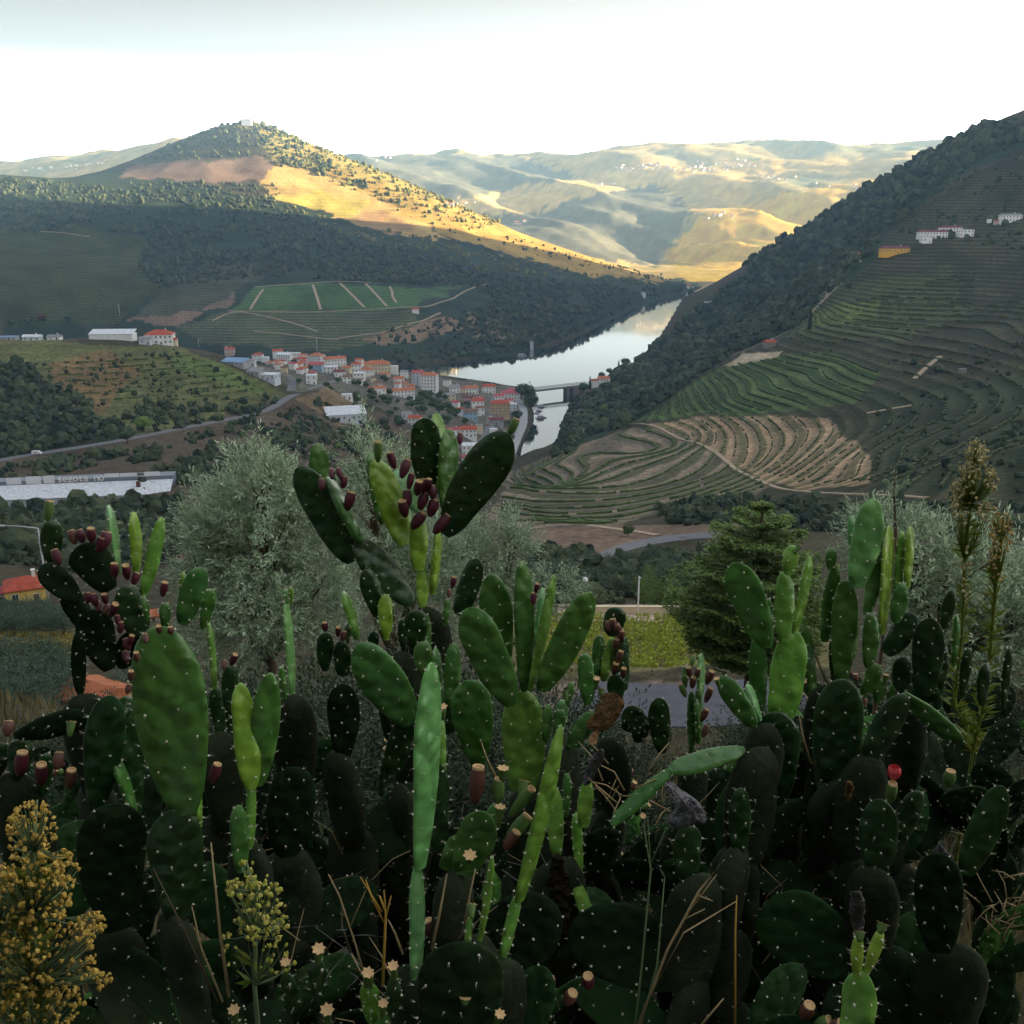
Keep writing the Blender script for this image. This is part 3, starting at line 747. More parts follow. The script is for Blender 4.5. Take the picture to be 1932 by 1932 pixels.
# vines along the terraces: hedges that follow the contours
def contour_rows(name, poly, y0, y1, dz, hgt, wid, m_, cell=4.0, gap=0.12, off=0.0):
    xs = [float(tanf(x, y)[0]) for x, y in poly]
    X = np.arange(min(xs) * y0 if min(xs) > 0 else min(xs) * y1, max(xs) * y1 + cell, cell); Y = np.arange(y0, y1, cell)
    gx, gy = np.meshgrid(X, Y)
    gz = height(gx, gy)
    px, py = proj(np.stack([gx, gy, gz], -1)); ok = in_poly(px, py, poly)
    zz = gz / dz + off
    segs = []
    z00, z10, z01, z11 = zz[:-1, :-1], zz[:-1, 1:], zz[1:, :-1], zz[1:, 1:]
    okc = ok[:-1, :-1]
    lo = np.minimum(np.minimum(z00, z10), np.minimum(z01, z11)); hi = np.maximum(np.maximum(z00, z10), np.maximum(z01, z11))
    for L in range(int(math.floor(zz[ok].min())), int(math.ceil(zz[ok].max())) + 1):
        I, J = np.nonzero(okc & (lo < L) & (hi >= L))
        for i, j in zip(I, J):
            p = []
            for (a, b, pa, pb) in ((z00[i, j], z10[i, j], (X[j], Y[i]), (X[j + 1], Y[i])), (z10[i, j], z11[i, j], (X[j + 1], Y[i]), (X[j + 1], Y[i + 1])),
                                   (z01[i, j], z11[i, j], (X[j], Y[i + 1]), (X[j + 1], Y[i + 1])), (z00[i, j], z01[i, j], (X[j], Y[i]), (X[j], Y[i + 1]))):
                if (a < L) != (b < L):
                    t = (L - a) / (b - a); p.append((pa[0] + (pb[0] - pa[0]) * t, pa[1] + (pb[1] - pa[1]) * t))
            if len(p) >= 2: segs.append((*p[0], *p[1]))
    sg = np.array(segs)
    if len(sg) == 0: return
    keep = (RNG.random(len(sg)) > gap) & (fbm(sg[:, 0] / 40, sg[:, 1] / 40, 2) > -0.45)
    sg = sg[keep]
    A = sg[:, :2]; B = sg[:, 2:]
    d = B - A; ln = np.linalg.norm(d, axis=1, keepdims=True) + 1e-6; nrm = np.stack([-d[:, 1], d[:, 0]], 1) / ln
    za = height(A[:, 0], A[:, 1]); zb = height(B[:, 0], B[:, 1])
    n = len(sg); hh = hgt * RNG.uniform(0.65, 1.25, n); ww = wid * RNG.uniform(0.7, 1.2, n) / 2
    def pt(Q, z, s, h): return np.stack([Q[:, 0] + nrm[:, 0] * s, Q[:, 1] + nrm[:, 1] * s, z + h], 1)
    V = np.stack([pt(A, za, -ww, -0.3), pt(A, za, -ww * .8, hh), pt(A, za, ww * .8, hh * RNG.uniform(.7, 1.1, n)), pt(A, za, ww, -0.3),
                  pt(B, zb, -ww, -0.3), pt(B, zb, -ww * .8, hh * RNG.uniform(.7, 1.1, n)), pt(B, zb, ww * .8, hh), pt(B, zb, ww, -0.3)], 1)
    q = np.array([(0, 1, 5, 4), (1, 2, 6, 5), (2, 3, 7, 6), (0, 3, 2, 1), (4, 5, 6, 7)])
    F = (q[None] + (np.arange(n) * 8)[:, None, None]).reshape(-1, 4)
    o = obj(name, mesh_np(name, V.reshape(-1, 3), F), [m_]); o['kind'] = 'stuff'
contour_rows('vine_rows', [(925,990),(960,902),(1050,858),(1200,812),(1290,825),(1400,895),(1440,918),(1380,940),(1270,955),(1130,992)], 370, 760, 3.0, 1.2, 1.5, M_VINE, 4.0, 0.08)
contour_rows('vine_rows', [(1225,806),(1420,790),(1560,795),(1635,862),(1640,908),(1520,918),(1440,898),(1370,860),(1285,815)], 390, 760, 2.0, 0.8, 0.9, M_VINED, 4.0, 0.40)
contour_rows('vine_rows', [(1215,785),(1385,690),(1560,665),(1660,705),(1620,760),(1400,780)], 560, 960, 2.2, 1.1, 1.2, M_VINED, 5.0, 0.10)
contour_rows('vine_rows', [(1490,590),(1640,565),(1830,510),(1830,600),(1700,650),(1480,650)], 700, 1250, 2.6, 1.2, 1.3, M_VINED, 6.0, 0.2)
contour_rows('vine_rows', [(1640,760),(1760,740),(1932,700),(1932,930),(1660,925),(1650,850)], 330, 720, 3.2, 1.2, 1.4, M_VINED, 4.0, 0.2)
contour_rows('vine_rows', [(1660,640),(1932,560),(1932,690),(1700,720)], 560, 1000, 3.2, 1.2, 1.4, M_VINED, 5.0, 0.3)
contour_rows('vine_rows', [(60,690),(330,665),(430,700),(510,742),(420,760),(180,765)], 520, 740, 2.6, 0.9, 1.0, M_VINE, 4.0, 0.45)
# ------------------------------------------------------------------ single trees in the middle distance
M_BARK = mat('bark', (0.10, 0.075, 0.05), 0.9, 0.1, (3.0, 0.3))
M_TREE = leaf_mat('tree_leaves', (0.020, 0.050, 0.018), (0.060, 0.105, 0.030), 0.2, 0.7)
M_TREEL = leaf_mat('light_tree_leaves', (0.10, 0.20, 0.035), (0.18, 0.28, 0.06), 0.3, 0.7)
M_CYP = leaf_mat('cypress_leaves', (0.010, 0.026, 0.012), (0.028, 0.050, 0.020), 0.1, 0.8)
M_AUT = leaf_mat('reddish_leaves', (0.10, 0.035, 0.022), (0.16, 0.06, 0.03), 0.2, 0.7)
def quads(C, D, N, L, Wd):
    """leaf blades: centre, long direction, normal-ish, length, width -> V,F"""
    D = D / (np.linalg.norm(D, axis=1, keepdims=True) + 1e-9)
    Sd = np.cross(D, N); Sd /= (np.linalg.norm(Sd, axis=1, keepdims=True) + 1e-9)
    a = C - D * L[:, None] / 2; b = C + D * L[:, None] / 2
    V = np.stack([a, C + Sd * Wd[:, None] / 2, b, C - Sd * Wd[:, None] / 2], 1)
    F = np.arange(len(C) * 4).reshape(-1, 4)
    return V.reshape(-1, 3), F
def rnd_unit(n):
    v = RNG.normal(size=(n, 3)); return v / np.linalg.norm(v, axis=1, keepdims=True)
def crown_mesh(name, lobes, nleaf, leaf, jag=0.3, core=0.8):
    """clumps of leaf sized faces around several lobes; lobes: (x, y, z, r, rz)"""
    Vs, Fs, b = [], [], 0
    lob = np.array(lobes, float)
    w = lob[:, 3] ** 2; w /= w.sum()
    k = RNG.choice(len(lob), nleaf, p=w)
    u = rnd_unit(nleaf)
    rad = lob[k, 3] * (0.70 + 0.42 * RNG.random(nleaf)) * (1 + jag * (vnoise(u[:, 0] * 3 + k * 7, u[:, 1] * 3 + u[:, 2] * 3 + 50) - .5))
    C = lob[k, :3] + u * rad[:, None] * np.stack([np.ones(nleaf), np.ones(nleaf), lob[k, 4]], 1)
    V, F = quads(C, rnd_unit(nleaf) + u * 0.6, rnd_unit(nleaf), leaf * RNG.uniform(.7, 1.4, nleaf), leaf * RNG.uniform(.5, .9, nleaf))
    BV, BF = ICO1
    cv, cf = [], []
    for i, (x, y, z, r, rz) in enumerate(lobes):
        v = BV * (1 + 0.3 * (RNG.random((len(BV), 1)) - .5)) * r * core
        v[:, 2] *= rz; cv.append(v + (x, y, z)); cf.append(np.concatenate([BF, BF[:, 2:]], 1) + len(BV) * i)
    cv = np.concatenate(cv); cf = np.concatenate(cf)
    V2 = np.concatenate([V, cv]); tri = cf[:, :3] + len(V)
    me = bpy.data.meshes.new(name)
    me.from_pydata(V2.tolist(), [], F.tolist() + tri.tolist()); me.update()
    return me
def trunk_mesh(name, h, r, limbs=3):
    mb = MB(); mb.tube([(0, 0, -0.6), (0.05 * h, 0, h * 0.5), (0, 0.04 * h, h)], [r * 1.2, r, r * 0.6], 7)
    for i in range(limbs):
        a = i * 2.1 + 0.4
        mb.tube([(0.03 * h, 0, h * 0.7), (math.cos(a) * h * .45, math.sin(a) * h * .45, h * 1.25)], [r * .55, r * .2], 5)
    return mb.mesh(name)
TREES = {}
for k in range(4):
    lo = [(0, 0, 3.6, 2.0, 0.9)] + [(math.cos(a) * 1.5, math.sin(a) * 1.5, 2.9 + RNG.uniform(-.5, .9), RNG.uniform(1.1, 1.6), 0.85) for a in np.arange(5) * 1.26 + k]
    TREES['round', k] = (crown_mesh('crown', lo, 520, 0.55), trunk_mesh('trunk', 2.2, 0.22), M_TREE)
    TREES['light', k] = (TREES['round', k][0].copy(), TREES['round', k][1], M_TREEL)
    TREES['red', k] = (TREES['round', k][0].copy(), TREES['round', k][1], M_AUT)
    lo = [(0.1 * math.cos(i * 2 + k), 0.1 * math.sin(i * 2), 0.9 + i * 0.85, 0.75 * (1 - (i / 9.0) ** 2) + 0.12, 1.0) for i in range(9)]
    TREES['cypress', k] = (crown_mesh('crown', lo, 420, 0.4, 0.2, 0.85), trunk_mesh('trunk', 0.9, 0.15, 0), M_CYP)
def tree(kind, P, s, label, group=None, name=None, sz=None):
    k = random.randrange(4); cm, tm, m_ = TREES[kind, k]
    t = thing(name or {'round': 'tree', 'light': 'tree', 'red': 'tree', 'cypress': 'cypress_tree'}[kind], label, {'cypress': 'cypress'}.get(kind, 'tree'), P, random.uniform(0, 6.28), group)
    t.scale = (s, s, sz or s)
    obj('trunk', tm, [M_BARK], t); obj('crown', cm, [m_], t)
    return t
# ------------------------------------------------------------------ buildings
def wallm(n, c): return mat(n, c, 0.85, 0.2, (0.35, 0.10), 0.0)
WM = {'white': wallm('white_render', (0.83, 0.83, 0.82)), 'cream': wallm('cream_render', (0.66, 0.57, 0.40)), 'yellow': wallm('yellow_render', (0.72, 0.52, 0.14)),
      'tan': wallm('tan_render', (0.50, 0.37, 0.22)), 'blue': wallm('blue_render', (0.32, 0.47, 0.60)), 'pink': wallm('pink_render', (0.60, 0.42, 0.37)),
      'grey': wallm('grey_render', (0.36, 0.37, 0.39)), 'stone': wallm('stone_wall', (0.26, 0.24, 0.21)), 'ochre': wallm('ochre_render', (0.74, 0.42, 0.06)), 'pale': wallm('pale_blue_render', (0.58, 0.63, 0.69))}
def roofm(n, c):
    m = mat(n, c, 0.8, 0.2, (0.8, 0.28))
    nt = m.node_tree; b = nt.nodes['Principled BSDF']
    t = nn(nt, 'ShaderNodeTexCoord'); w = nn(nt, 'ShaderNodeTexWave'); w.bands_direction = 'X'; w.inputs['Scale'].default_value = 1.6
    lk(nt, t.outputs['Object'], w.inputs[0])
    bp = nn(nt, 'ShaderNodeBump'); bp.inputs['Strength'].default_value = 0.7; bp.inputs['Distance'].default_value = 0.12
    lk(nt, w.outputs[1], bp.inputs['Height']); lk(nt, bp.outputs[0], b.inputs['Normal'])
    return m
RM = {'orange': roofm('orange_tiles', (0.46, 0.16, 0.075)), 'red': roofm('red_tiles', (0.42, 0.085, 0.05)), 'maroon': roofm('dark_red_tiles', (0.17, 0.06, 0.06)),
      'rose': roofm('rose_red_tiles', (0.46, 0.10, 0.12)), 'bluem': roofm('blue_metal_roof', (0.22, 0.36, 0.56)), 'greym': roofm('grey_metal_roof', (0.26, 0.27, 0.28)),
      'whitem': roofm('white_metal_roof', (0.66, 0.70, 0.75)), 'brown': roofm('brown_tiles', (0.20, 0.12, 0.09))}
M_GLASS = mat('window_glass', (0.03, 0.035, 0.045), 0.15, 0.6)
M_FRAME = mat('window_frame', (0.62, 0.61, 0.58), 0.6, 0.3)
M_DOOR = mat('door_paint', (0.12, 0.07, 0.045), 0.6, 0.3)
M_STEEL = mat('galvanised_steel', (0.42, 0.44, 0.46), 0.5, 0.5)
M_WHITEP = mat('white_paint', (0.74, 0.75, 0.77), 0.5, 0.4)
M_DARKM = mat('dark_metal', (0.03, 0.03, 0.035), 0.5, 0.4)
M_STONE = mat('granite', (0.20, 0.175, 0.165), 0.9, 0.2, (0.5, 0.3), 0.4, 1.5)
def win_mesh():
    mb = MB()
    for c, s in (((0, 0, .62), (1.0, .10, .10)), ((0, 0, -.62), (1.1, .16, .10)), ((-.46, 0, 0), (.09, .10, 1.15)), ((.46, 0, 0), (.09, .10, 1.15)), ((0, 0, 0), (.06, .08, 1.15))): mb.box(c, s, 0)
    mb.box((0, .03, 0), (.86, .05, 1.14), 1)
    return mb.mesh('window')
def door_mesh():
    mb = MB()
    mb.box((0, 0, 1.05), (1.0, .08, 2.1), 0); mb.box((0, -.01, 2.15), (1.2, .14, .12), 1); mb.box((-.56, -.01, 1.05), (.1, .14, 2.1), 1); mb.box((.56, -.01, 1.05), (.1, .14, 2.1), 1)
    return mb.mesh('door')
WIN, DOOR = win_mesh(), door_mesh()
def roof_mesh(w, d, h, kind, pitch=0.42, over=0.35):
    mb = MB(); W2, D2 = w / 2 + over, d / 2 + over; t = 0.16
    if kind == 'flat':
        mb.box((0, 0, h + .12), (w + .3, d + .3, .22)); return mb.mesh('roof')
    if kind == 'shed':
        r = d * 0.22
        mb.add([(-W2, -D2, h), (W2, -D2, h), (W2, D2, h + r), (-W2, D2, h + r), (-W2, -D2, h + t), (W2, -D2, h + t), (W2, D2, h + r + t), (-W2, D2, h + r + t)],
               [(0, 3, 2, 1), (4, 5, 6, 7), (0, 1, 5, 4), (1, 2, 6, 5), (2, 3, 7, 6), (3, 0, 4, 7)]); return mb.mesh('roof')
    if w >= d: r = D2 * pitch; e = [(-W2, 0), (W2, 0)]
    else: r = W2 * pitch; e = [(0, -D2), (0, D2)]
    if kind == 'hip':
        q = (min(W2, D2)) * 0.95
        e = [(-W2 + q, 0), (W2 - q, 0)] if w >= d else [(0, -D2 + q), (0, D2 - q)]
    (x0, y0), (x1, y1) = e
    V = [(-W2, -D2, h), (W2, -D2, h), (W2, D2, h), (-W2, D2, h), (-W2, -D2, h + t), (W2, -D2, h + t), (W2, D2, h + t), (-W2, D2, h + t), (x0, y0, h + r + t), (x1, y1, h + r + t)]
    F = [(0, 3, 2, 1), (0, 1, 5, 4), (1, 2, 6, 5), (2, 3, 7, 6), (3, 0, 4, 7)]
    F += [(4, 5, 9, 8), (6, 7, 8, 9), (5, 6, 9), (7, 4, 8)] if w >= d else [(5, 6, 9, 8), (7, 4, 8, 9), (4, 5, 8), (6, 7, 9)]
    mb.add(V, F)
    return mb.mesh('roof')
def house(label, px, py, wpx, hpx, dr=0.8, rz=None, roof='gable', wall='white', rc='orange', y0=300, y1=1500, group='houses of the riverside town', cat='house', name='house', wins=None, P=None, chim=True):
    if P is None:
        for k in range(8):
            P = cast(px, py + k * 2, y0, y1)
            if P is not None: break
    if P is None: return None
    dist = P.y * CP - (P.z - HCAM) * SP
    mpp = dist / FPX
    if group == 'houses of the riverside town': wpx, hpx = wpx * .88, hpx * .92
    w, h = wpx * mpp, hpx * mpp
    d = w * dr
    if rz is None: rz = random.uniform(-0.35, 0.35)
    t = thing(name, label, cat, P, rz, group)
    mb = MB(); mb.box((0, 0, h / 2 - 2), (w, d, h + 4))
    if roof == 'gable':
        r = min(w, d) / 2 * 0.42
        if w >= d: mb.add([(s * w / 2, y, h) for s in (-1, 1) for y in (-d / 2, d / 2)] + [(-w / 2, 0, h + r), (w / 2, 0, h + r)], [(0, 4, 1), (2, 3, 5)])
        else: mb.add([(x, s * d / 2, h) for s in (-1, 1) for x in (-w / 2, w / 2)] + [(0, -d / 2, h + r), (0, d / 2, h + r)], [(0, 1, 4), (2, 5, 3)])
    mb.build('wall', [WM[wall]], t)
    rf = obj('roof', roof_mesh(w, d, h, roof), [RM[rc]], t)
    if chim and roof in ('gable', 'hip') and wpx >= 16:
        mb = MB(); mb.box((w * .22, d * .08, h + min(w, d) * .2 + .5), (.6, .6, 1.4)); mb.box((w * .22, d * .08, h + min(w, d) * .2 + 1.26), (.8, .8, .14))
        mb.build('chimney', [WM['white']], rf)
    if wins is None: wins = wpx >= 15
    if wins:
        nf = max(1, int(h / 2.9)); nc = max(2, int(w / 3.2)); ns = max(1, int(d / 3.6))
        fh = h / nf; s = min(1.25, fh / 2.3)
        for f in range(nf):
            z = f * fh + fh * .56
            for c in range(nc):
                x = -w / 2 + (c + .5) * w / nc
                if f == 0 and c == nc // 2:
                    o = obj('door', DOOR, [M_DOOR, M_FRAME], t, (x, -d / 2 - .02, 0)); continue
                o = obj('window', WIN, [M_FRAME, M_GLASS], t, (x, -d / 2 - .02, z)); o.scale = (s, 1, s)
            for c in range(ns):
                y = -d / 2 + (c + .5) * d / ns
                for sx_ in ((-1,) if P.x > 0 else (1,)):
                    o = obj('window', WIN, [M_FRAME, M_GLASS], t, (sx_ * (w / 2 + .02), y, z)); o.scale = (s, 1, s); o.rotation_euler = (0, 0, sx_ * math.pi / 2)
    return t
T = 'town houses'
HOUSES = [
 ('pinkish white house with red roof at the upper end of the town', 434,669,20,12,.8,.1,'gable','pink','red'),
 ('long low shed with a blue metal roof below the grassy knoll', 444,688,52,7,.5,-.25,'shed','grey','bluem'),
 ('small pale grey flat roofed house beside the blue roofed shed', 472,690,24,12,.8,.1,'flat','pale','greym'),
 ('white house with dark red roof behind the pale flat roofed house', 487,679,22,11,.8,0,'hip','white','red'),
 ('little white flat topped annex right of the dark red roof', 501,683,15,10,.8,0,'flat','white','whitem'),
 ('white house with red gable at the back edge of the town', 525,674,22,13,.8,.2,'gable','white','red'),
 ('tall white house with a bare white side above the road bend', 538,685,30,18,.7,-.15,'gable','white','whitem'),
 ('white flat roofed house right of the tall white house', 558,677,20,12,.8,0,'flat','white','whitem'),
 ('small orange roofed house half hidden by dark trees', 573,679,17,10,.8,.2,'gable','white','orange'),
 ('white house with pale orange roof left of the long orange roof', 598,683,30,14,.8,-.3,'hip','white','orange'),
 ('long white house with a bright orange roof on the town skyline', 632,690,46,15,.45,.35,'gable','white','orange'),
 ('pale blue walled house with rose red roof', 597,700,30,14,.7,-.1,'gable','blue','rose'),
 ('white house in front of the long orange roofed house', 624,704,30,14,.7,.1,'flat','white','whitem'),
 ('white cottage with dark red roof under the long orange roof', 641,711,24,11,.8,.3,'gable','white','maroon'),
 ('pale house with orange roof among gardens', 655,703,18,11,.8,-.2,'gable','cream','orange'),
 ('square white house with red pyramid roof', 673,700,22,15,.9,.1,'hip','white','red'),
 ('white house with plain front below the square pyramid roofed house', 678,716,24,14,.8,0,'flat','white','whitem'),
 ('white house with orange hip roof left of the cream school', 694,712,26,17,.8,.2,'hip','white','orange'),
 ('large cream school building with broad orange roof', 712,704,54,20,.6,.22,'hip','cream','orange'),
 ('white tower like house at the right end of the cream school', 744,706,16,17,.8,0,'flat','white','whitem'),
 ('small white house with grey roof above the river', 763,712,16,12,.8,0,'gable','white','greym'),
 ('white flat roofed hall beside the curving road', 506,716,44,12,.7,-.2,'flat','pale','whitem'),
 ('grey roofed shed left of the white hall', 482,707,30,8,.8,-.3,'shed','grey','greym'),
 ('white cube of a building at the end of the road bend', 588,724,22,18,.8,.15,'flat','white','whitem'),
 ('short white row house with orange roof, upper of two rows', 711,742,36,11,.45,.38,'gable','white','orange'),
 ('long white row house with orange roof, lower of two rows', 754,748,62,13,.3,.38,'gable','white','orange'),
 ('white four storey apartment block with orange hip roof', 811,738,34,34,.7,-.15,'hip','white','orange'),
 ('bluish grey apartment house attached left of the white apartment block', 790,728,24,28,.8,-.15,'gable','pale','rose'),
 ('low orange roofed house left of the apartment blocks', 752,722,22,9,.8,.3,'gable','white','orange'),
 ('low white factory hall with ribbed pale roof in the scrub', 652,792,84,15,.55,.28,'shed','pale','whitem'),
 ('small white shed above the low factory hall', 655,753,22,10,.7,.1,'flat','white','whitem'),
 ('white house with grey roof first in the river row', 858,741,22,13,.8,.1,'gable','white','greym'),
 ('narrow house with rose roof in the river row', 872,741,15,10,.8,-.1,'gable','cream','rose'),
 ('white house with orange roof in the middle of the river row', 890,742,27,12,.7,.1,'gable','white','orange'),
 ('white house with red roof last in the river row', 922,741,29,14,.7,.05,'hip','white','red'),
 ('cream house with pale roof below the river row', 850,755,20,12,.8,.2,'gable','cream','greym'),
 ('brown roofed house behind the dark garden trees', 882,760,22,11,.8,-.2,'gable','pink','maroon'),
 ('white house with bright red roof left of the main street', 901,771,26,17,.8,.15,'gable','white','red'),
 ('light blue house with brown roof beside the main street', 888,792,28,18,.8,.1,'gable','blue','brown'),
 ('white house wedged behind the light blue house', 906,784,18,17,.8,.1,'gable','white','brown'),
 ('large tan station building with red roof and arched dormers', 943,783,40,26,.7,.12,'hip','tan','red'),
 ('big house with rose red roof at the bridge end of town', 963,752,38,13,.7,.1,'hip','white','rose'),
 ('red roofed house left of the big rose roof', 942,757,20,12,.8,.1,'gable','white','rose'),
 ('white house between the station and the quay', 966,778,20,18,.8,.1,'flat','pale','whitem'),
 ('white house with wide red roof lower down the main street', 884,822,34,15,.8,.1,'gable','white','red'),
 ('pale narrow house touching the wide red roof', 904,818,16,18,.8,.1,'flat','cream','greym'),
 ('low house with long red roof behind the cactus pads', 856,818,26,9,.7,.1,'gable','white','rose'),
 ('white house with red roof at the foot of the garden slope', 783,801,26,15,.8,-.2,'gable','white','red'),
 ('white stone villa left of the red roofed garden house', 768,790,22,13,.8,.1,'flat','pale','greym'),
 ('white house beside the cactus tip near the quay', 888,856,38,20,.8,.1,'flat','white','whitem'),
 ('red roofed house seen just over the cactus pad', 880,872,20,12,.8,.2,'gable','white','red'),
 ('dark roofed building in the yard below the station', 936,799,30,9,.7,.1,'gable','grey','maroon'),
 ('small pale kiosk house in the street yard', 931,818,16,10,.8,.1,'flat','white','whitem'),
 ('white house with red gable on the far bridge head', 1121,731,15,15,.8,.3,'gable','white','red'),
 ('white villa with orange roof right of the bridge', 1139,725,24,13,.8,-.3,'gable','white','orange'),
 ('small orange roofed cottage by the bridge road', 1120,751,12,8,.8,.5,'gable','white','orange'),
 ('orange roofed cottage among trees on the right bank road', 1109,797,20,9,.8,.2,'hip','cream','orange'),
 ('red roofed house high among trees above the right bank', 1181,699,14,8,.8,.2,'gable','white','red'),
 ('white sheds by the water at the narrow river bend', 1337,576,16,7,.6,.2,'flat','white','whitem'),
 ('white farmhouse with red roof under the green terraces across the river', 784,590,15,7,.8,.1,'gable','white','red'),
 ('tall pale pump house on the far river bank', 1003,657,7,14,.9,.1,'flat','pale','greym'),
 ('white boathouse at the lit end of the far bank', 1212,559,12,7,.8,.1,'gable','white','greym'),
]
for r in HOUSES:
    lab, px, py, w, h, dr, rz, rk, wc, rc = r
    house(lab, px, py, w, h, dr, rz, rk, wc, rc, y0=500, y1=2950)
# the small houses packed between them
tp = scatter([(470,682),(600,676),(760,704),(830,728),(980,740),(985,770),(955,830),(880,860),(855,800),(860,745),(700,735),(560,712)], 700, 1450, 1500)
n_ = 0; put = []
for p in tp:
    px, py = proj(p)
    if n_ >= 44: break
    if any(abs(px - h[1]) < (h[3] + 15) * .5 and abs(py - h[2]) < 8 for h in HOUSES) or any(math.hypot(p[0] - q[0], p[1] - q[1]) < 13 for q in put): continue
    if min(float(poly_dist(np.array([p[0]]), np.array([p[1]]), [tuple(q) for q in g[3]])[0][0]) for g in road_geo) < 10: continue
    put.append(p); n_ += 1
    house('small tile roofed house packed among the roofs of the riverside town', px, py, random.uniform(11, 16), random.uniform(8, 13), .8, random.uniform(-.5, .5), random.choice(('gable', 'gable', 'hip')), random.choice(('white', 'white', 'white', 'cream', 'pink', 'pale')), random.choice(('orange', 'orange', 'red', 'rose', 'brown')), group='small houses of the town', P=Vector(p))
K = 'farm buildings on the knoll'
house('long low white farm warehouse on top of the knoll', 214,640,80,11,.35,.06,'shed','white','whitem', 450,800, K, 'warehouse', 'warehouse', wins=False)
house('white house with red hip roof and bluish shed on the knoll', 303,648,50,18,.7,.15,'hip','white','red', 450,800, K)
house('small pale shed with grey roof beside the knoll house', 276,649,22,10,.8,.1,'gable','pale','greym', 450,800, K, 'shed', 'shed')
house('tiny red roofed annex at the end of the knoll house', 328,648,14,12,.8,.1,'gable','cream','red', 450,800, K, 'shed', 'shed')
house('green roofed low shed at the left edge of the knoll', 16,637,34,6,.5,.05,'flat','grey','bluem', 450,800, K, 'shed', 'shed')
house('pale blue shed second from the left edge of the knoll', 62,636,32,7,.5,.05,'gable','pale','whitem', 450,800, K, 'shed', 'shed')
house('small white shed third from the left edge of the knoll', 104,635,24,6,.6,.05,'gable','white','greym', 450,800, K, 'shed', 'shed')
Q = 'estate buildings on the terraces'
house('long white estate house with red roof, low left wing', 1758,449,54,11,.3,.06,'gable','white','maroon', 500,1400, Q)
house('white estate chapel block in front of the long wing', 1746,458,18,10,.8,.1,'flat','white','whitem', 500,1400, Q)
house('white upper estate house with dark red roof', 1792,441,40,11,.4,.06,'gable','white','maroon', 500,1400, Q)
house('white right hand estate wing', 1820,446,28,12,.5,.1,'flat','white','whitem', 500,1400, Q)
house('long yellow wine store with brown red roof', 1687,478,52,9,.35,.05,'gable','ochre','maroon', 500,1400, Q, 'wine store', 'wine_store')
house('small bright yellow gabled shed on the terraces', 1615,493,15,14,.8,.1,'gable','ochre','orange', 500,1400, Q, 'shed', 'shed')
house('white farmhouse high at the right edge', 1905,418,38,11,.4,.05,'gable','white','greym', 500,1400, Q)
house('little white hut left of the high farmhouse', 1866,420,7,6,.8,0,'flat','white','whitem', 500,1400, Q, 'hut', 'hut', wins=False)
house('little pinkish hut beside the white hut on the upper terraces', 1879,423,8,6,.8,0,'gable','pink','red', 500,1400, Q, 'hut', 'hut', wins=False)
house('stone hut with red roof on the pale terrace edge', 1451,655,20,10,.8,.2,'gable','stone','red', 500,1200, Q, 'hut', 'hut', wins=True)
house('grey stone hut on the dark terraces', 1815,704,12,8,.8,.2,'flat','stone','greym', 400,1000, Q, 'hut', 'hut', wins=False)
house('white hilltop chapel among summit trees', 466,236,18,9,.5,0,'gable','white','greym', 1500,3000, 'summit chapel', 'chapel', 'chapel', wins=False)
# houses close by on the left
N_ = 'houses on the near slope'
hy = house('yellow house with bright red tiled roof beside the olive grove', 52,1130,70,30,.95,.42,'hip','yellow','red', 120,260, N_)
house('dim red roofed house behind the yellow house', 14,1126,40,12,.8,.2,'gable','white','rose', 120,300, N_, chim=False)
house('orange roof showing behind the fruiting cactus', 300,1170,34,14,.8,.3,'gable','cream','orange', 100,300, N_, chim=False)
house('small red roof deep between olive and cactus', 334,1060,18,8,.8,.3,'gable','white','rose', 150,400, N_, chim=False)
house('orange tiled roof close below the dark left cactus', 186,1345,96,40,.9,-.5,'gable','cream','orange', 30,120, N_, chim=False)
# white villages far away
M_FARW = mat('far_white_render', (0.80, 0.77, 0.72), 0.9, 0.1); 
def far_house_mesh():
    mb = MB(); mb.box((0, 0, 2), (11, 8, 8), 0)
    mb.add([(-6, -4.6, 6), (6, -4.6, 6), (6, 4.6, 6), (-6, 4.6, 6), (-6, 0, 8.4), (6, 0, 8.4)], [(0, 1, 5, 4), (2, 3, 4, 5), (1, 2, 5), (3, 0, 4), (0, 3, 2, 1)], 1)
    return mb.mesh('village_house')
FH = far_house_mesh()
VILL = [((1160,322),(1245,310),26,6),((1245,318),(1340,322),34,6),((1310,312),(1440,312),42,8),((1430,330),(1500,345),10,5),((840,388),(900,382),6,3),((950,425),(990,420),8,3),((700,302),(740,296),6,3),((1330,410),(1400,405),10,4),((1340,545),(1290,541),10,4),((1500,340),(1620,352),8,5),((40,322),(200,308),14,4),((1180,345),(1120,350),6,3)]
for (x0, y0_), (x1, y1_), n, j in VILL:
    for i in range(n):
        u = random.random()
        p = cast(x0 + (x1 - x0) * u + random.gauss(0, 3), y0_ + (y1_ - y0_) * u + random.gauss(0, j * .6), 2400, 7000)
        if p is None or p.z < 2: continue
        o = obj('village_house', FH, [M_FARW, RM['orange']], None, p); o.rotation_euler = (0, 0, random.uniform(-.8, .8))
        s = random.uniform(.6, 1.25); o.scale = (s * random.uniform(.8, 1.4), s, s)
        tag(o, 'tiny white house in a hillside village on the far sunlit slopes', 'house', 'far hillside village houses')
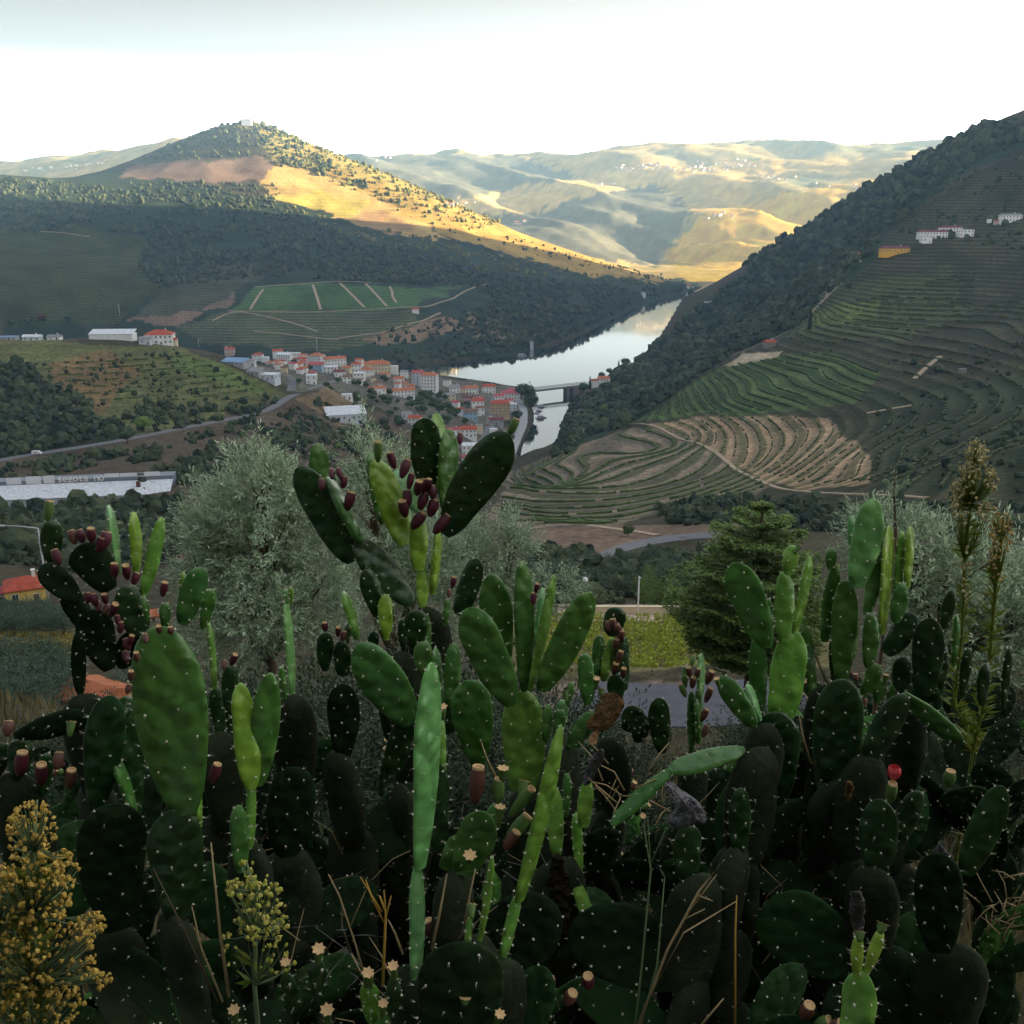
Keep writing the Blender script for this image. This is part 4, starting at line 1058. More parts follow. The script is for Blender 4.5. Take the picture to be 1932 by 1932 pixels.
# ------------------------------------------------------------------ warehouse with the roof sign
def warehouse():
    A = on_z(322, 943, 97.0); B = on_z(-30, 958, 97.0)
    L = (A - B).length; ang = math.atan2(A.y - B.y, A.x - B.x)
    t = thing('warehouse', 'long white warehouse with lettered roof sign behind the left cactus', 'warehouse', B, ang, 'wine warehouses')
    mb = MB(); mb.box((L / 2, 6, 0.2), (L, 12, 5.6)); mb.build('wall', [WM['pale']], t)
    mb = MB()
    for i in range(9):
        x0 = L * i / 9; x1 = L * (i + 1) / 9 - 0.06; dz = random.uniform(-.03, .03)
        mb.add([(x0, -.5, 3.1 + dz), (x1, -.5, 3.1 + dz), (x1, 11, 6.4 + dz), (x0, 11, 6.4 + dz), (x0, -.5, 2.9 + dz), (x1, -.5, 2.9 + dz), (x1, 11, 6.2 + dz), (x0, 11, 6.2 + dz)],
               [(0, 1, 2, 3), (4, 7, 6, 5), (0, 4, 5, 1), (1, 5, 6, 2), (2, 6, 7, 3), (3, 7, 4, 0)])
    rf = mb.build('roof', [RM['whitem']], t)
    mb = MB(); mb.box((L * .816, 6, 6.0), (1.6, 1.4, 2.4)); mb.build('vent_box', [mat('rusty_metal', (0.14, 0.05, 0.04), 0.8, 0.2)], rf)
    for i in range(8):
        o = MB(); o.box((L * (.06 + .115 * i), -.03, 1.2), (2.2, .1, 1.1)); o.build('window', [M_GLASS], t)
    # upper storey set back: white panels
    fb = MB(); fb.box((L * .5, 15, 3.6), (L, 7, 8.6)); fb.build('rear_hall', [mat('grey_cladding', (0.20, 0.22, 0.26), 0.7, 0.3)], t)
    for a, b, z0, z1 in ((.085, .165, 6.6, 9.3), (.19, .272, 6.4, 9.8), (.285, .345, 6.5, 9.9), (.62, .70, 8.2, 9.8), (.705, .80, 8.3, 9.7), (.84, .925, 8.0, 9.9)):
        p = MB(); p.box((L * (a + b) / 2, 11.44, (z0 + z1) / 2), (L * (b - a), .1, z1 - z0)); p.build('panel', [M_WHITEP], t)
    sg = thing('roof_sign', 'row of white letters standing on the warehouse roof edge', 'sign', B, ang)
    bm_ = MB(); bm_.box((L * .485, 11.2, 6.75), (L * .24, .1, .12)); bm_.box((L * .485, 11.2, 7.9), (L * .24, .1, .1)); bm_.build('rail', [M_STEEL], sg)
    txt = 'segota no'; m_ = mat('sign_white', (0.80, 0.79, 0.74), 0.5, 0.3)
    for i, ch in enumerate(txt):
        if ch == ' ': continue
        c = bpy.data.curves.new('letter', 'FONT'); c.body = ch; c.size = 4.6; c.extrude = 0.12; c.align_x = 'CENTER'
        tmp = bpy.data.objects.new('letter', c); me = bpy.data.meshes.new_from_object(tmp); bpy.data.objects.remove(tmp)
        o = obj('letter', me, [m_], sg, (L * (.375 + i * .0285), 11.0, 6.9)); o.rotation_euler = (math.pi / 2, 0, 0)
warehouse()
# ------------------------------------------------------------------ bridge
M_IRON = mat('dark_iron', (0.07, 0.075, 0.085), 0.6, 0.4)
def bridge():
    A = on_z(996, 739, 9.0); B = on_z(1070, 731, 9.0); C = on_z(1108, 726, 9.0)
    L = (C - A).length; ang = math.atan2(C.y - A.y, C.x - A.x); Lp = (B - A).length
    t = thing('bridge', 'iron truss bridge on a stone pier over the river mouth', 'bridge', (A.x, A.y, 0), ang)
    mb = MB(); mb.box((L / 2, 0, 8.6), (L + 6, 6.4, .5)); mb.build('deck', [M_IRON], t)
    for s in (-1, 1):
        mb = MB(); mb.box((L / 2, s * 3.1, 9.0), (L, .35, .5)); mb.box((L / 2, s * 3.1, 12.4), (L, .35, .45)); mb.build('chord', [M_IRON], t)
        mb = MB(); n = 14
        for i in range(n):
            x0, x1 = L * i / n, L * (i + 1) / n
            mb.tube([(x0, s * 3.1, 9), (x0, s * 3.1, 12.4)], .16, 4); mb.tube([(x0, s * 3.1, 9), (x1, s * 3.1, 12.4)], .11, 4); mb.tube([(x0, s * 3.1, 12.4), (x1, s * 3.1, 9)], .11, 4)
        mb.build('bracing', [M_IRON], t)
    mb = MB(); mb.box((Lp, 0, 3.2), (3.4, 7.5, 10.3)); mb.box((Lp, 0, 8.1), (4.2, 8.2, .5)); mb.build('pier', [M_STONE], t)
    mb = MB(); mb.box((Lp + (L - Lp) * .62, 0, 3.2), ((L - Lp) * .76, 8.5, 10.4)); mb.build('abutment', [M_STONE], t)
    mb = MB(); mb.box((-6, 0, 3.4), (12, 8, 10)); mb.build('abutment', [M_STONE], t)
bridge()
# ------------------------------------------------------------------ boats
M_HULL = mat('boat_hull', (0.62, 0.63, 0.68), 0.4, 0.4); M_CANOPY = mat('boat_canopy', (0.50, 0.50, 0.60), 0.7, 0.2); M_HULLB = mat('dark_boat_stripe', (0.06, 0.07, 0.16), 0.4, 0.4)
def boat(label, P, L, rz, canopy=True):
    t = thing('boat', label, 'boat', P, rz, 'moored river boats'); w = L * .3
    mb = MB(); xs = [-.5, -.45, -.1, .25, .42, .5]; hw = [.40, .46, .5, .42, .2, .02]
    vs = []; fs = []
    for x, h in zip(xs, hw):
        for y, z in ((-h * .6, -.25), (-h, .75), (h, .75), (h * .6, -.25)): vs.append((x * L, y * w, z * (1 + .35 * max(0, x)) * L / 9))
    for i in range(5):
        for k in range(3): fs.append((i * 4 + k, i * 4 + 4 + k, i * 4 + 5 + k, i * 4 + 1 + k))
    fs += [(0, 1, 2, 3), (20, 23, 22, 21)]
    mb.add(vs, fs); mb.build('hull', [M_HULL], t)
    mb = MB(); mb.box((-.02 * L, 0, .62 * L / 9), (.9 * L, w * 1.03, .14 * L / 9)); mb.build('rubbing_strake', [M_HULLB], t)
    mb = MB(); mb.box((-.05 * L, 0, 1.25 * L / 9), (L * .5, w * .72, 1.1 * L / 9)); c = mb.build('cabin', [M_WHITEP], t)
    mb = MB(); mb.box((-.05 * L, 0, 1.4 * L / 9), (L * .46, w * .74, .45 * L / 9)); mb.build('cabin_window', [M_GLASS], c)
    if canopy:
        mb = MB(); mb.box((-.08 * L, 0, 2.35 * L / 9), (L * .66, w * .85, .1)); mb.build('canopy', [M_CANOPY], t)
        mb = MB()
        for x in (-.4, .22):
            for y in (-.38, .38): mb.tube([(x * L, y * w, .7 * L / 9), (x * L, y * w, 2.32 * L / 9)], .05, 5)
        mb.build('canopy_post', [M_STEEL], t)
boat('larger canopied boat moored at the quay below the bridge', on_z(1021, 789, 0), 12, .35)
boat('small boat moored between the quay and the bridge', on_z(1017, 776, 0), 8, .2)
boat('boat tied up nearest the bridge', on_z(1022, 768, 0), 9, .1)
boat('boat alongside the quay steps', on_z(1004, 785, 0), 8, 1.2, False)
boat('white cruise boat by the far wooded bank', on_z(985, 672, 0), 14, .15)
jt = MB(); a_ = on_z(1000, 778, 0); b_ = on_z(1016, 781, 0)
jt.box(((a_.x + b_.x) / 2, (a_.y + b_.y) / 2, .5), ((b_ - a_).length + 2, 2.4, .5), 0, math.atan2(b_.y - a_.y, b_.x - a_.x))
for q in (0.1, .5, .9):
    p = a_.lerp(b_, q); jt.tube([(p.x, p.y + 1.4, -3), (p.x, p.y + 1.4, 2.0)], .18, 6)
tag(jt.build('jetty', [M_CANOPY]), 'floating grey jetty between the quay and the moored boats', 'jetty')
# ------------------------------------------------------------------ cars
M_TYRE = mat('tyre', (0.02, 0.02, 0.02), 0.9, 0.2)
def car(label, P, rz, m_, van=False):
    t = thing('car' if not van else 'van', label, 'van' if van else 'car', P, rz, 'vehicles on the valley roads')
    prof = [(-2.1, .35), (-2.1, .85), (-1.75, .95), (-1.2, 1.42), (.35, 1.45), (1.0, .98), (1.95, .85), (2.1, .6), (2.1, .35)] if not van else [(-2.5, .35), (-2.5, 2.0), (-2.3, 2.1), (1.3, 2.1), (1.9, 1.25), (2.5, 1.05), (2.55, .35)]
    n = len(prof); mb = MB()
    mb.add([(x, -.85, z) for x, z in prof] + [(x, .85, z) for x, z in prof], [tuple(range(n))[::-1], tuple(range(n, 2 * n))] + [(i, (i + 1) % n, n + (i + 1) % n, n + i) for i in range(n)])
    b = mb.build('body', [m_], t)
    mb = MB()
    for s in (-1, 1): mb.add([(-1.5, s * .86, 1.0), (.75, s * .86, 1.0), (.25, s * .86, 1.36), (-1.15, s * .86, 1.36)], [(0, 1, 2, 3) if s < 0 else (3, 2, 1, 0)])
    mb.build('side_window', [M_GLASS], b)
    for x in (-1.35, 1.35):
        for s in (-1, 1):
            mb = MB(); mb.tube([(x, s * .72, .33), (x, s * .9, .33)], .33, 10); mb.build('wheel', [M_TYRE], t)
M_CARW = mat('white_car_paint', (0.78, 0.79, 0.8), 0.25, 0.5); M_CARB = mat('dark_car_paint', (0.05, 0.06, 0.09), 0.25, 0.5); M_CARR = mat('red_car_paint', (0.35, 0.04, 0.04), 0.25, 0.5)
def on_road(px, py, lo, hi): p = cast(px, py, lo, hi); return Vector((p.x, p.y, p.z + .14))
car('white van driving on the road under the dark knoll slope', on_road(70, 858, 400, 700), .12, M_CARW, True)
car('dark car on the main town street near the top', on_road(931, 762, 700, 1300), 1.4, M_CARB)
car('red car parked half way down the main street', on_road(921, 803, 700, 1200), 1.3, M_CARR)
car('white car parked on the main street beside the tan station', on_road(926, 788, 700, 1200), 1.4, M_CARW)
car('white van on the right bank road above the vineyard edge', on_road(1092, 803, 600, 1200), 1.2, M_CARW, True)
# ------------------------------------------------------------------ poles
def pole(label, P, h, r, arms=(), name='utility_pole', cat='pole', m_=None, group='poles'):
    t = thing(name, label, cat, P, 0, group)
    mb = MB(); mb.tube([(0, 0, -1), (0, 0, h)], [r, r * .7], 8); mb.build('post', [m_ or M_STEEL], t)
    for z, w in arms:
        mb = MB(); mb.box((0, 0, z), (w, .14, .14)); c = mb.build('crossarm', [m_ or M_STEEL], t)
        for s in (-1, 1):
            mb = MB(); mb.tube([(s * w * .46, 0, z + .05), (s * w * .46, 0, z + .4)], .07, 6); mb.build('insulator', [M_WHITEP], c)
    return t
Pm = cast(193, 612, 500, 900)
if Pm is not None:
    mt = thing('radio_mast', 'tall mast with white aerials behind the white farm warehouse', 'mast', Pm, 0)
    hm = 82 * Pm.y / FPX
    mb = MB(); mb.tube([(0, 0, -1), (0, 0, hm * .6)], .55, 8); mb.build('lower_pole', [M_DARKM], mt)
    mb = MB(); mb.tube([(0, 0, hm * .6), (0, 0, hm)], .4, 8); mb.build('upper_pole', [M_WHITEP], mt)
    for z, w in ((.68, .9), (.76, .8), (.95, 1.0)):
        for k in range(3):
            a = k * 2.1; mb = MB(); mb.box((math.cos(a) * w, math.sin(a) * w, hm * z), (.5, .3, 2.4), 0, a); mb.tube([(0, 0, hm * z), (math.cos(a) * w, math.sin(a) * w, hm * z)], .08, 5); mb.build('aerial', [M_WHITEP], mt)
for lab, px, py, hh in (('thin pole on the ridge above the town shed', 428, 676, 24), ('lattice power pylon behind the upper town', 599, 672, 34), ('pole on the knoll path beside the red roofed house', 375, 655, 16), ('thin pole left of the knoll mast', 226, 596, 22), ('white pole at the edge of the right bank vineyard', 1101, 826, 18)):
    p = cast(px, py, 500, 1700)
    if p is not None: pole(lab, p, hh * p.y / FPX, .22 * p.y / 900 + .06, ((hh * p.y / FPX * .92, 2.4),))
def lamp(label, P, h, rz, tall=True):
    t = thing('street_lamp', label, 'street lamp', P, rz, 'lamps by the small vineyard')
    mb = MB(); mb.tube([(0, 0, -1), (0, 0, h * .5), (0, 0, h)], [.13, .11, .08], 8); mb.build('post', [M_WHITEP if tall else M_DARKM], t)
    if not tall:
        mb = MB(); mb.tube([(0, 0, h), (.1, 0, h + .25), (.3, 0, h + .4)], .07, 6); mb.build('bracket', [M_DARKM], t)
        mb = MB(); mb.tube([(0, 0, h * .97), (0, 0, h * 1.0), (0, 0, h * 1.10), (0, 0, h * 1.14)], [.15, .42, .36, .05], 10); mb.build('lantern', [M_WHITEP], t)
        mb = MB(); mb.tube([(0, 0, h * .93), (0, 0, h * .97)], [.2, .5], 10); mb.build('lamp_hood', [M_DARKM], t)
    else:
        mb = MB(); mb.tube([(0, 0, h), (0, -.3, h + .12)], .05, 6); mb.box((0, -.5, h + .12), (.22, .6, .12)); mb.build('lamp_head', [M_STEEL], t)
pv = cast(1203, 1162, 90, 170); lamp('white concrete lamp post at the corner of the small vineyard', pv, 82 * pv.y / FPX * 1.03, 0)
pv = cast(1103, 1150, 90, 190); lamp('dark lamp with white lantern left of the tall white post', pv, 62 * pv.y / FPX, 0, False)
p0 = at(83, 1075, 150); g0 = h1(p0.x, p0.y); t = thing('street_lamp', 'steel lamp post with long arm reaching left behind the dark cactus', 'street lamp', (p0.x, p0.y, g0), 0, 'lamp on the left')
hz_ = at(80, 997, 150).z - g0
mb = MB(); mb.tube([(0, 0, -1), (0, 0, hz_)], [.22, .14], 8); mb.build('post', [M_STEEL], t)
e = at(2, 988, 150); mb = MB(); mb.tube([(0, 0, hz_), ((e.x - p0.x) * .5, 0, hz_ + .35), (e.x - p0.x, 0, hz_ + .45)], [.12, .10, .09], 6); mb.box((e.x - p0.x - .3, 0, hz_ + .43), (1.6, .4, .25)); mb.build('lamp_arm', [M_STEEL], t)
# low wall, bench and roof beside the vineyard
pw = cast(1180, 1160, 110, 170)
mb = MB(); mb.box((pw.x + 1, pw.y + 1, pw.z + .3), (14, .4, 1.0)); mb.box((pw.x + 1, pw.y + 1, pw.z + .84), (14.2, .55, .1)); tag(mb.build('low_wall', [WM['cream']]), 'low pale terrace wall behind the small vineyard', 'wall')
# ------------------------------------------------------------------ trees that can be told apart
TL = [
 ('round', 128,606,13,'dark round tree left of the reddish tree on the knoll'), ('red', 80,608,16,'reddish brown tree on the knoll skyline'), ('round', 52,612,13,'dark tree at the left end of the knoll top'), ('round', 265,648,9,'small dark tree in front of the white farm warehouse'),
 ('round', 20,614,12,'dark tree beside the green roofed shed'), ('light', 272,815,34,'fresh light green tree beside the valley road'), ('round', 215,815,30,'dark green bushy tree left of the light green tree'), ('round', 240,838,30,'broad dark tree just under the valley road'),
 ('round', 440,812,22,'round bush tree above the olive on the scrub slope'), ('light', 640,848,14,'light green shrub in front of the low factory hall'), ('round', 700,745,15,'dark tree at the corner of the row houses'), ('round', 564,724,12,'round tree on the inside of the road bend'),
 ('round', 992,762,40,'tall dark tree at the left end of the bridge'), ('round', 1003,772,30,'dark riverside tree below the bridge end'), ('round', 984,752,26,'dark green tree behind the rose red roof'),
 ('cypress', 1113,735,26,'dark cypress beside the white house at the bridge head'), ('cypress', 1167,694,22,'thin cypress on the wooded right bank skyline'), ('round', 1180,690,18,'round dark tree next to the right bank skyline cypress'), ('round', 1100,735,20,'bushy tree at the right end of the bridge'),
 ('round', 1150,705,14,'dark tree behind the right bank villa'), ('round', 1135,706,14,'bushy dark tree above the villa roof'), ('light', 1140,780,18,'yellow green tree above the right bank road'), ('round', 1125,800,20,'dark tree beside the orange cottage on the right bank'),
 ('cypress', 1527,622,44,'single tall dark cypress on the right hand terraces'), ('cypress', 1895,400,26,'cypress behind the high farmhouse at the right edge'), ('round', 1700,470,10,'dark tree left of the long estate house'), ('round', 1600,545,12,'dark tree at the upper end of the spur path'),
 ('round', 1185,1012,24,'single dark bush tree on the bare slope above the road'), ('round', 585,700,12,'dark tree left of the blue walled house'), ('round', 555,690,14,'dark tree in front of the tall white house'), ('round', 570,695,13,'second dark tree before the tall white house'),
 ('round', 735,745,13,'tree between the two row houses'), ('round', 724,720,14,'dark tree beside the cream school'), ('round', 690,732,13,'tree on the bank above the upper row house'), ('round', 668,728,12,'tree above the small white shed'),
 ('round', 845,775,18,'dark garden tree under the apartment block'), ('round', 827,770,18,'spreading garden tree left of centre in the gardens'), ('round', 862,785,17,'dark tree beside the light blue house'), ('round', 800,780,16,'tree above the red roofed garden house'), ('round', 815,795,16,'low dark tree in the town gardens'),
 ('round', 795,750,14,'tree at the foot of the blue grey apartment house'), ('round', 840,755,12,'small tree beside the cream house in the gardens'), ('round', 835,795,15,'tree at the bottom of the town gardens'), ('round', 870,768,12,'tree behind the brown roofed house'),
 ('round', 975,795,22,'dark tree between the tan station and the quay'), ('round', 968,812,22,'dark tree lower along the quay'), ('round', 962,835,20,'dark tree at the cactus tip by the quay'), ('round', 955,790,16,'tree behind the tan station'),
]
for kind, px, py, hp, lab in TL:
    for k in range(14):
        P = cast(px, py + 3 * k, 60, 1800)
        if P is not None and P.z > 1.0: break
    if P is None or P.z < 1.0: continue
    s = hp * P.y / FPX / (5.6 if kind != 'cypress' else 8.4)
    tree(kind, P - Vector((0, 0, .2)), s, lab, 'single trees in the valley', sz=s * 1.05)
# town gardens: more trees of the same kind
gp = scatter([(560,700),(760,722),(960,745),(960,800),(900,850),(780,820),(700,780),(620,740)], 700, 1350, 800)
n_ = 0
for p in gp:
    px, py = proj(p)
    if n_ >= 70: break
    if any(abs(px - h[1]) < h[3] * .6 + 3 and -h[4] * 1.3 < py - h[2] < 7 for h in HOUSES): continue
    d_ = min(float(poly_dist(np.array([p[0]]), np.array([p[1]]), [tuple(q) for q in g[3]])[0][0]) for g in road_geo)
    if d_ < 7: continue
    tree('round', Vector(p), random.uniform(.8, 1.5), 'dark green garden tree among the town houses', 'garden trees of the town'); n_ += 1
# ------------------------------------------------------------------ olives, cedar, vineyard close by
M_OLIVE = leaf_mat('olive_leaves', (0.15, 0.235, 0.13), (0.45, 0.55, 0.38), 0.3, 0.45)
M_OLIVED = leaf_mat('olive_grove_leaves', (0.045, 0.085, 0.055), (0.10, 0.15, 0.10), 0.2, 0.6)
def sprigs(name, lobes, n, nl, leaf, wid, core=None, up=0.5):
    """leafy shoots: each a short run of narrow blades along a twig pointing out of the crown"""
    lob = np.array(lobes, float)                   # x y z rx ry rz
    w = lob[:, 3] * lob[:, 5]; w /= w.sum()
    k = RNG.choice(len(lob), n, p=w)
    u = rnd_unit(n)
    rr = (0.45 + 0.60 * RNG.random(n) ** 0.55)
    gap = vnoise(u[:, 0] * 3.3 + k * 3.7 + 20, u[:, 2] * 3.3 + u[:, 1] * 2.1 + 31) > .36
    k, u, rr = k[gap], u[gap], rr[gap]; n = len(k)
    rr *= 1 + 0.55 * (vnoise(u[:, 0] * 2.6 + k * 5.1 + 9, u[:, 2] * 2.6 + u[:, 1] * 1.7 + 60) - .5) * 2
    C = lob[k, :3] + u * lob[k, 3:6] * rr[:, None]
    D = u + np.array([0, 0, up]) + 0.5 * rnd_unit(n); D /= np.linalg.norm(D, axis=1, keepdims=True)
    Ls = leaf * nl * 0.36
    t = np.tile(np.linspace(0, 1, nl), n); i = np.repeat(np.arange(n), nl)
    C2 = C[i] + D[i] * (t * Ls)[:, None]
    out = rnd_unit(n * nl); out -= (out * D[i]).sum(1, keepdims=True) * D[i]; out /= np.linalg.norm(out, axis=1, keepdims=True) + 1e-9
    d2 = D[i] * 0.75 + out * 0.75
    L2 = leaf * RNG.uniform(.7, 1.25, n * nl)
    V, F = quads(C2 + d2 * (L2 / 2)[:, None], d2, out + 0.3 * rnd_unit(n * nl), L2, wid * RNG.uniform(.8, 1.2, n * nl))
    return mesh_np(name, V, F)
def olive(label, Y, lobes_px, n, leaf, wid, group='olive trees', m_=M_OLIVE, nl=8, gz=None):
    """lobes in picture units: (px, py, rx, ry, depth offset)"""
    c0 = at(lobes_px[0][0], lobes_px[0][1], Y)
    g = h1(c0.x, c0.y)
    base = Vector((c0.x, c0.y, g))
    t = thing('olive_tree', label, 'olive tree', base, 0, group)
    lb = []
    for px, py, rx, ry, dy in lobes_px:
        p = at(px, py, Y + dy) - base; mpp = (Y + dy) * 1.02 / FPX
        lb.append((p.x, p.y, p.z, rx * mpp, rx * mpp * .8, ry * mpp))
    mb = MB(); top = Vector(lb[0][:3])
    mb.tube([(0, 0, -.5), (.1, 0, top.z * .4), (top.x * .6, top.y * .6, top.z * .8)], [.2, .13, .07], 8); mb.build('trunk', [M_BARK], t)
    mb = MB()
    for x, y, z, rx, ry, rz in lb:
        for k in range(5):
            e = Vector((x, y, z)) + Vector((random.uniform(-.7, .7) * rx, random.uniform(-.7, .7) * ry, random.uniform(0, .8) * rz))
            mb.tube([(top.x * .4, top.y * .4, top.z * .55), tuple(Vector((x, y, z - rz * .4)).lerp(e, .3)), tuple(e)], [.05, .03, .008], 5, 0, True, False)
    mb.build('limbs', [M_BARK], t)
    obj('crown', sprigs('crown', lb, n, nl, leaf, wid), [m_], t)
    return t
olive('large silvery olive tree behind the left cacti', 20, [(490,1040,115,135,0),(490,925,70,66,0),(420,985,60,72,.5),(550,985,62,74,.6),(385,1080,50,80,0),(590,1100,70,90,.5),(480,1160,140,80,-.3)], 6400, .15, .032)
olive('silvery olive with a spiky top behind the tall central cactus', 25, [(730,1000,95,110,0),(693,880,38,70,0),(735,905,45,60,.4),(800,1060,80,90,0),(700,1100,90,80,0)], 3200, .16, .034)
olive('pale olive right of the tall central cactus', 27, [(920,1060,85,75,0),(965,1030,38,38,0),(870,1020,55,50,.4),(1040,1110,55,42,.5),(890,1130,100,60,0)], 2800, .16, .034)
olive('blue green olive bush behind the right hand cacti', 12, [(1790,1080,110,95,0),(1870,1120,90,90,.4),(1720,1040,70,60,0),(1640,1010,45,60,.4),(1800,1190,140,90,0),(1915,1180,60,90,0)], 4600, .10, .022)
# a bare upright sprig above the right hand cactus
def sprig_thing():
    b = at(1690, 1010, 6.0)
    g = h1(b.x, b.y); base = Vector((b.x, b.y, g))
    t = thing('dry_sprig', 'pale twiggy sprig rising above the right hand cactus', 'twig', base)
    P = [at(1690, 1010, 6), at(1688, 960, 6), at(1687, 925, 6), at(1690, 880, 6)]
    mb = MB(); mb.tube([(0, 0, 0)] + [p - base for p in P], [.02, .012, .008, .006, .003], 6); mb.build('stem', [M_BARK], t)
    V, F = [], []
    Cs, Ds = [], []
    for k in range(300):
        u = random.random(); s = random.choice([-1, 1])
        x, y = random.choice([(1688 + random.gauss(0, 4), 880 + 120 * u), (1688 + s * 50 * u + random.gauss(0, 3), 965 - 12 * u + random.gauss(0, 5)), (1690 + s * 25 * u, 925 - 20 * u + random.gauss(0, 4))])
        Cs.append(tuple(at(x, y, 6 + random.uniform(-.05, .05)) - base)); Ds.append((s * .7, random.uniform(-.3, .3), .8))
    V, F = quads(np.array(Cs), np.array(Ds), rnd_unit(300), np.full(300, .03), np.full(300, .009))
    obj('leaves', mesh_np('leaves', V, F), [M_OLIVE], t)
sprig_thing()
# olive groves further down
og = sprigs('crown', [(0, 0, 2.2, 1.7, 1.7, 1.3), (.9, .2, 1.9, 1.2, 1.2, 1.0), (-.8, -.3, 2.0, 1.2, 1.2, 1.0), (0, .2, 3.0, 1.0, 1.0, .8)], 900, 5, .24, .07)
ot = trunk_mesh('trunk', 1.6, .18)
def grove(spots, label, group, m_=M_OLIVED, s0=1.0, lo=60, hi=330):
    for px, py in spots:
        P = cast(px, py, lo, hi)
        if P is None: continue
        t = thing('olive_tree', label, 'olive tree', P, random.uniform(0, 6), group); s = s0 * random.uniform(.8, 1.25); t.scale = (s, s, s * .9)
        obj('trunk', ot, [M_BARK], t); obj('crown', og, [m_], t)
grove([(x + random.uniform(-6, 6), y + random.uniform(-4, 4)) for y, xs in ((1168, (6, 34, 64, 96, 124)), (1182, (18, 48, 78, 110, 140)), (1198, (4, 30, 60, 92, 122))) for x in xs], 'dark round olive in the grove below the yellow house', 'olives below the yellow house', M_OLIVED, .85)
grove([(x + random.uniform(-8, 8), y + random.uniform(-5, 5)) for y, xs in ((1268, (0, 30, 66, 100, 135)), (1300, (14, 50, 88, 122)), (1345, (0, 40, 80, 120, 250))) for x in xs], 'blue green olive in the lower left grove', 'olives under the yellow strip', M_OLIVED, .95)
grove([(1000 + 38 * i + random.uniform(-10, 10), y + random.uniform(-6, 6)) for y in (1072, 1098, 1125) for i in range(8)], 'small olive on the slope between lamp posts and road', 'olives beyond the lamp posts', M_OLIVED, 1.1, 90, 330)
# round green tree by the lamp post
P = cast(1243, 1150, 100, 190); mpp = P.y / FPX
gt = thing('willow_tree', 'rounded fresh green tree right of the white lamp post', 'tree', P)
obj('trunk', trunk_mesh('trunk', 1.8, .2), [M_BARK], gt)
obj('crown', sprigs('crown', [(0, 0, 55 * mpp, 44 * mpp, 40 * mpp, 36 * mpp), (-22 * mpp, 0, 45 * mpp, 26 * mpp, 26 * mpp, 30 * mpp), (24 * mpp, 0, 42 * mpp, 26 * mpp, 26 * mpp, 28 * mpp), (0, 0, 22 * mpp, 40 * mpp, 36 * mpp, 22 * mpp)], 2600, 5, .22, .07, up=-.2), [leaf_mat('willow_leaves', (0.075, 0.15, 0.022), (0.15, 0.235, 0.04), 0.3)], gt)
# cedar with tiers of drooping boughs
def cedar():
    Y = 42.0; mpp = Y * 1.0 / FPX
    top = at(1440, 948, Y); g = h1(top.x, top.y); base = Vector((top.x, top.y, g)); H = top.z - g
    t = thing('cedar_tree', 'dark tiered conifer behind the right hand cacti', 'conifer', base)
    mb = MB(); mb.tube([(0, 0, -.5), (0, 0, H * .6), (0, 0, H)], [.30, .2, .03], 8); mb.build('trunk', [M_BARK], t)
    lm = leaf_mat('cedar_needles', (0.055, 0.11, 0.028), (0.20, 0.30, 0.060), 0.2, 0.6)
    Cs, Ds, Ls = [], [], []; bb = MB()
    tiers = [(955, 24), (985, 66), (1012, 104), (1050, 84), (1076, 140), (1112, 138), (1140, 175), (1172, 168), (1206, 150), (1236, 120)]
    for j, (py, r) in enumerate(tiers):
        z = at(1440, py, Y).z - g; R = r * mpp
        nb = 5 + j
        for k in range(nb):
            a = k * 6.283 / nb + j * 1.3 + random.uniform(-.2, .2); q = R * random.uniform(.75, 1.12)
            e = Vector((math.cos(a) * q, math.sin(a) * q, z + random.uniform(-.15, .25) + .14 * q))
            m_ = Vector((math.cos(a) * q * .5, math.sin(a) * q * .5, z + .02))
            bb.tube([(0, 0, z - .2), tuple(m_), tuple(e)], [.05, .035, .01], 5, 0, True, False)
            n = int(100 + 210 * q)
            for _ in range(n):
                s = random.random() ** .7
                p = Vector((0, 0, z - .2)).lerp(m_, min(1, s * 2)) if s < .5 else m_.lerp(e, s * 2 - 1)
                side = random.gauss(0, .26 * q * (1.05 - abs(s - .45)))
                p = p + Vector((-math.sin(a) * side, math.cos(a) * side, random.uniform(-.10, .10) - .12 * abs(side)))
                Cs.append(tuple(p)); Ds.append((math.cos(a) + random.gauss(0, .5), math.sin(a) + random.gauss(0, .5), .25 + random.gauss(0, .3)))
    n = len(Cs)
    V, F = quads(np.array(Cs), np.array(Ds), rnd_unit(n) * .6 + np.array([0, 0, 1.0]), RNG.uniform(.16, .36, n), RNG.uniform(.06, .12, n))
    bb.build('boughs', [M_BARK], t); obj('crown', mesh_np('crown', V, F), [lm], t)
cedar()
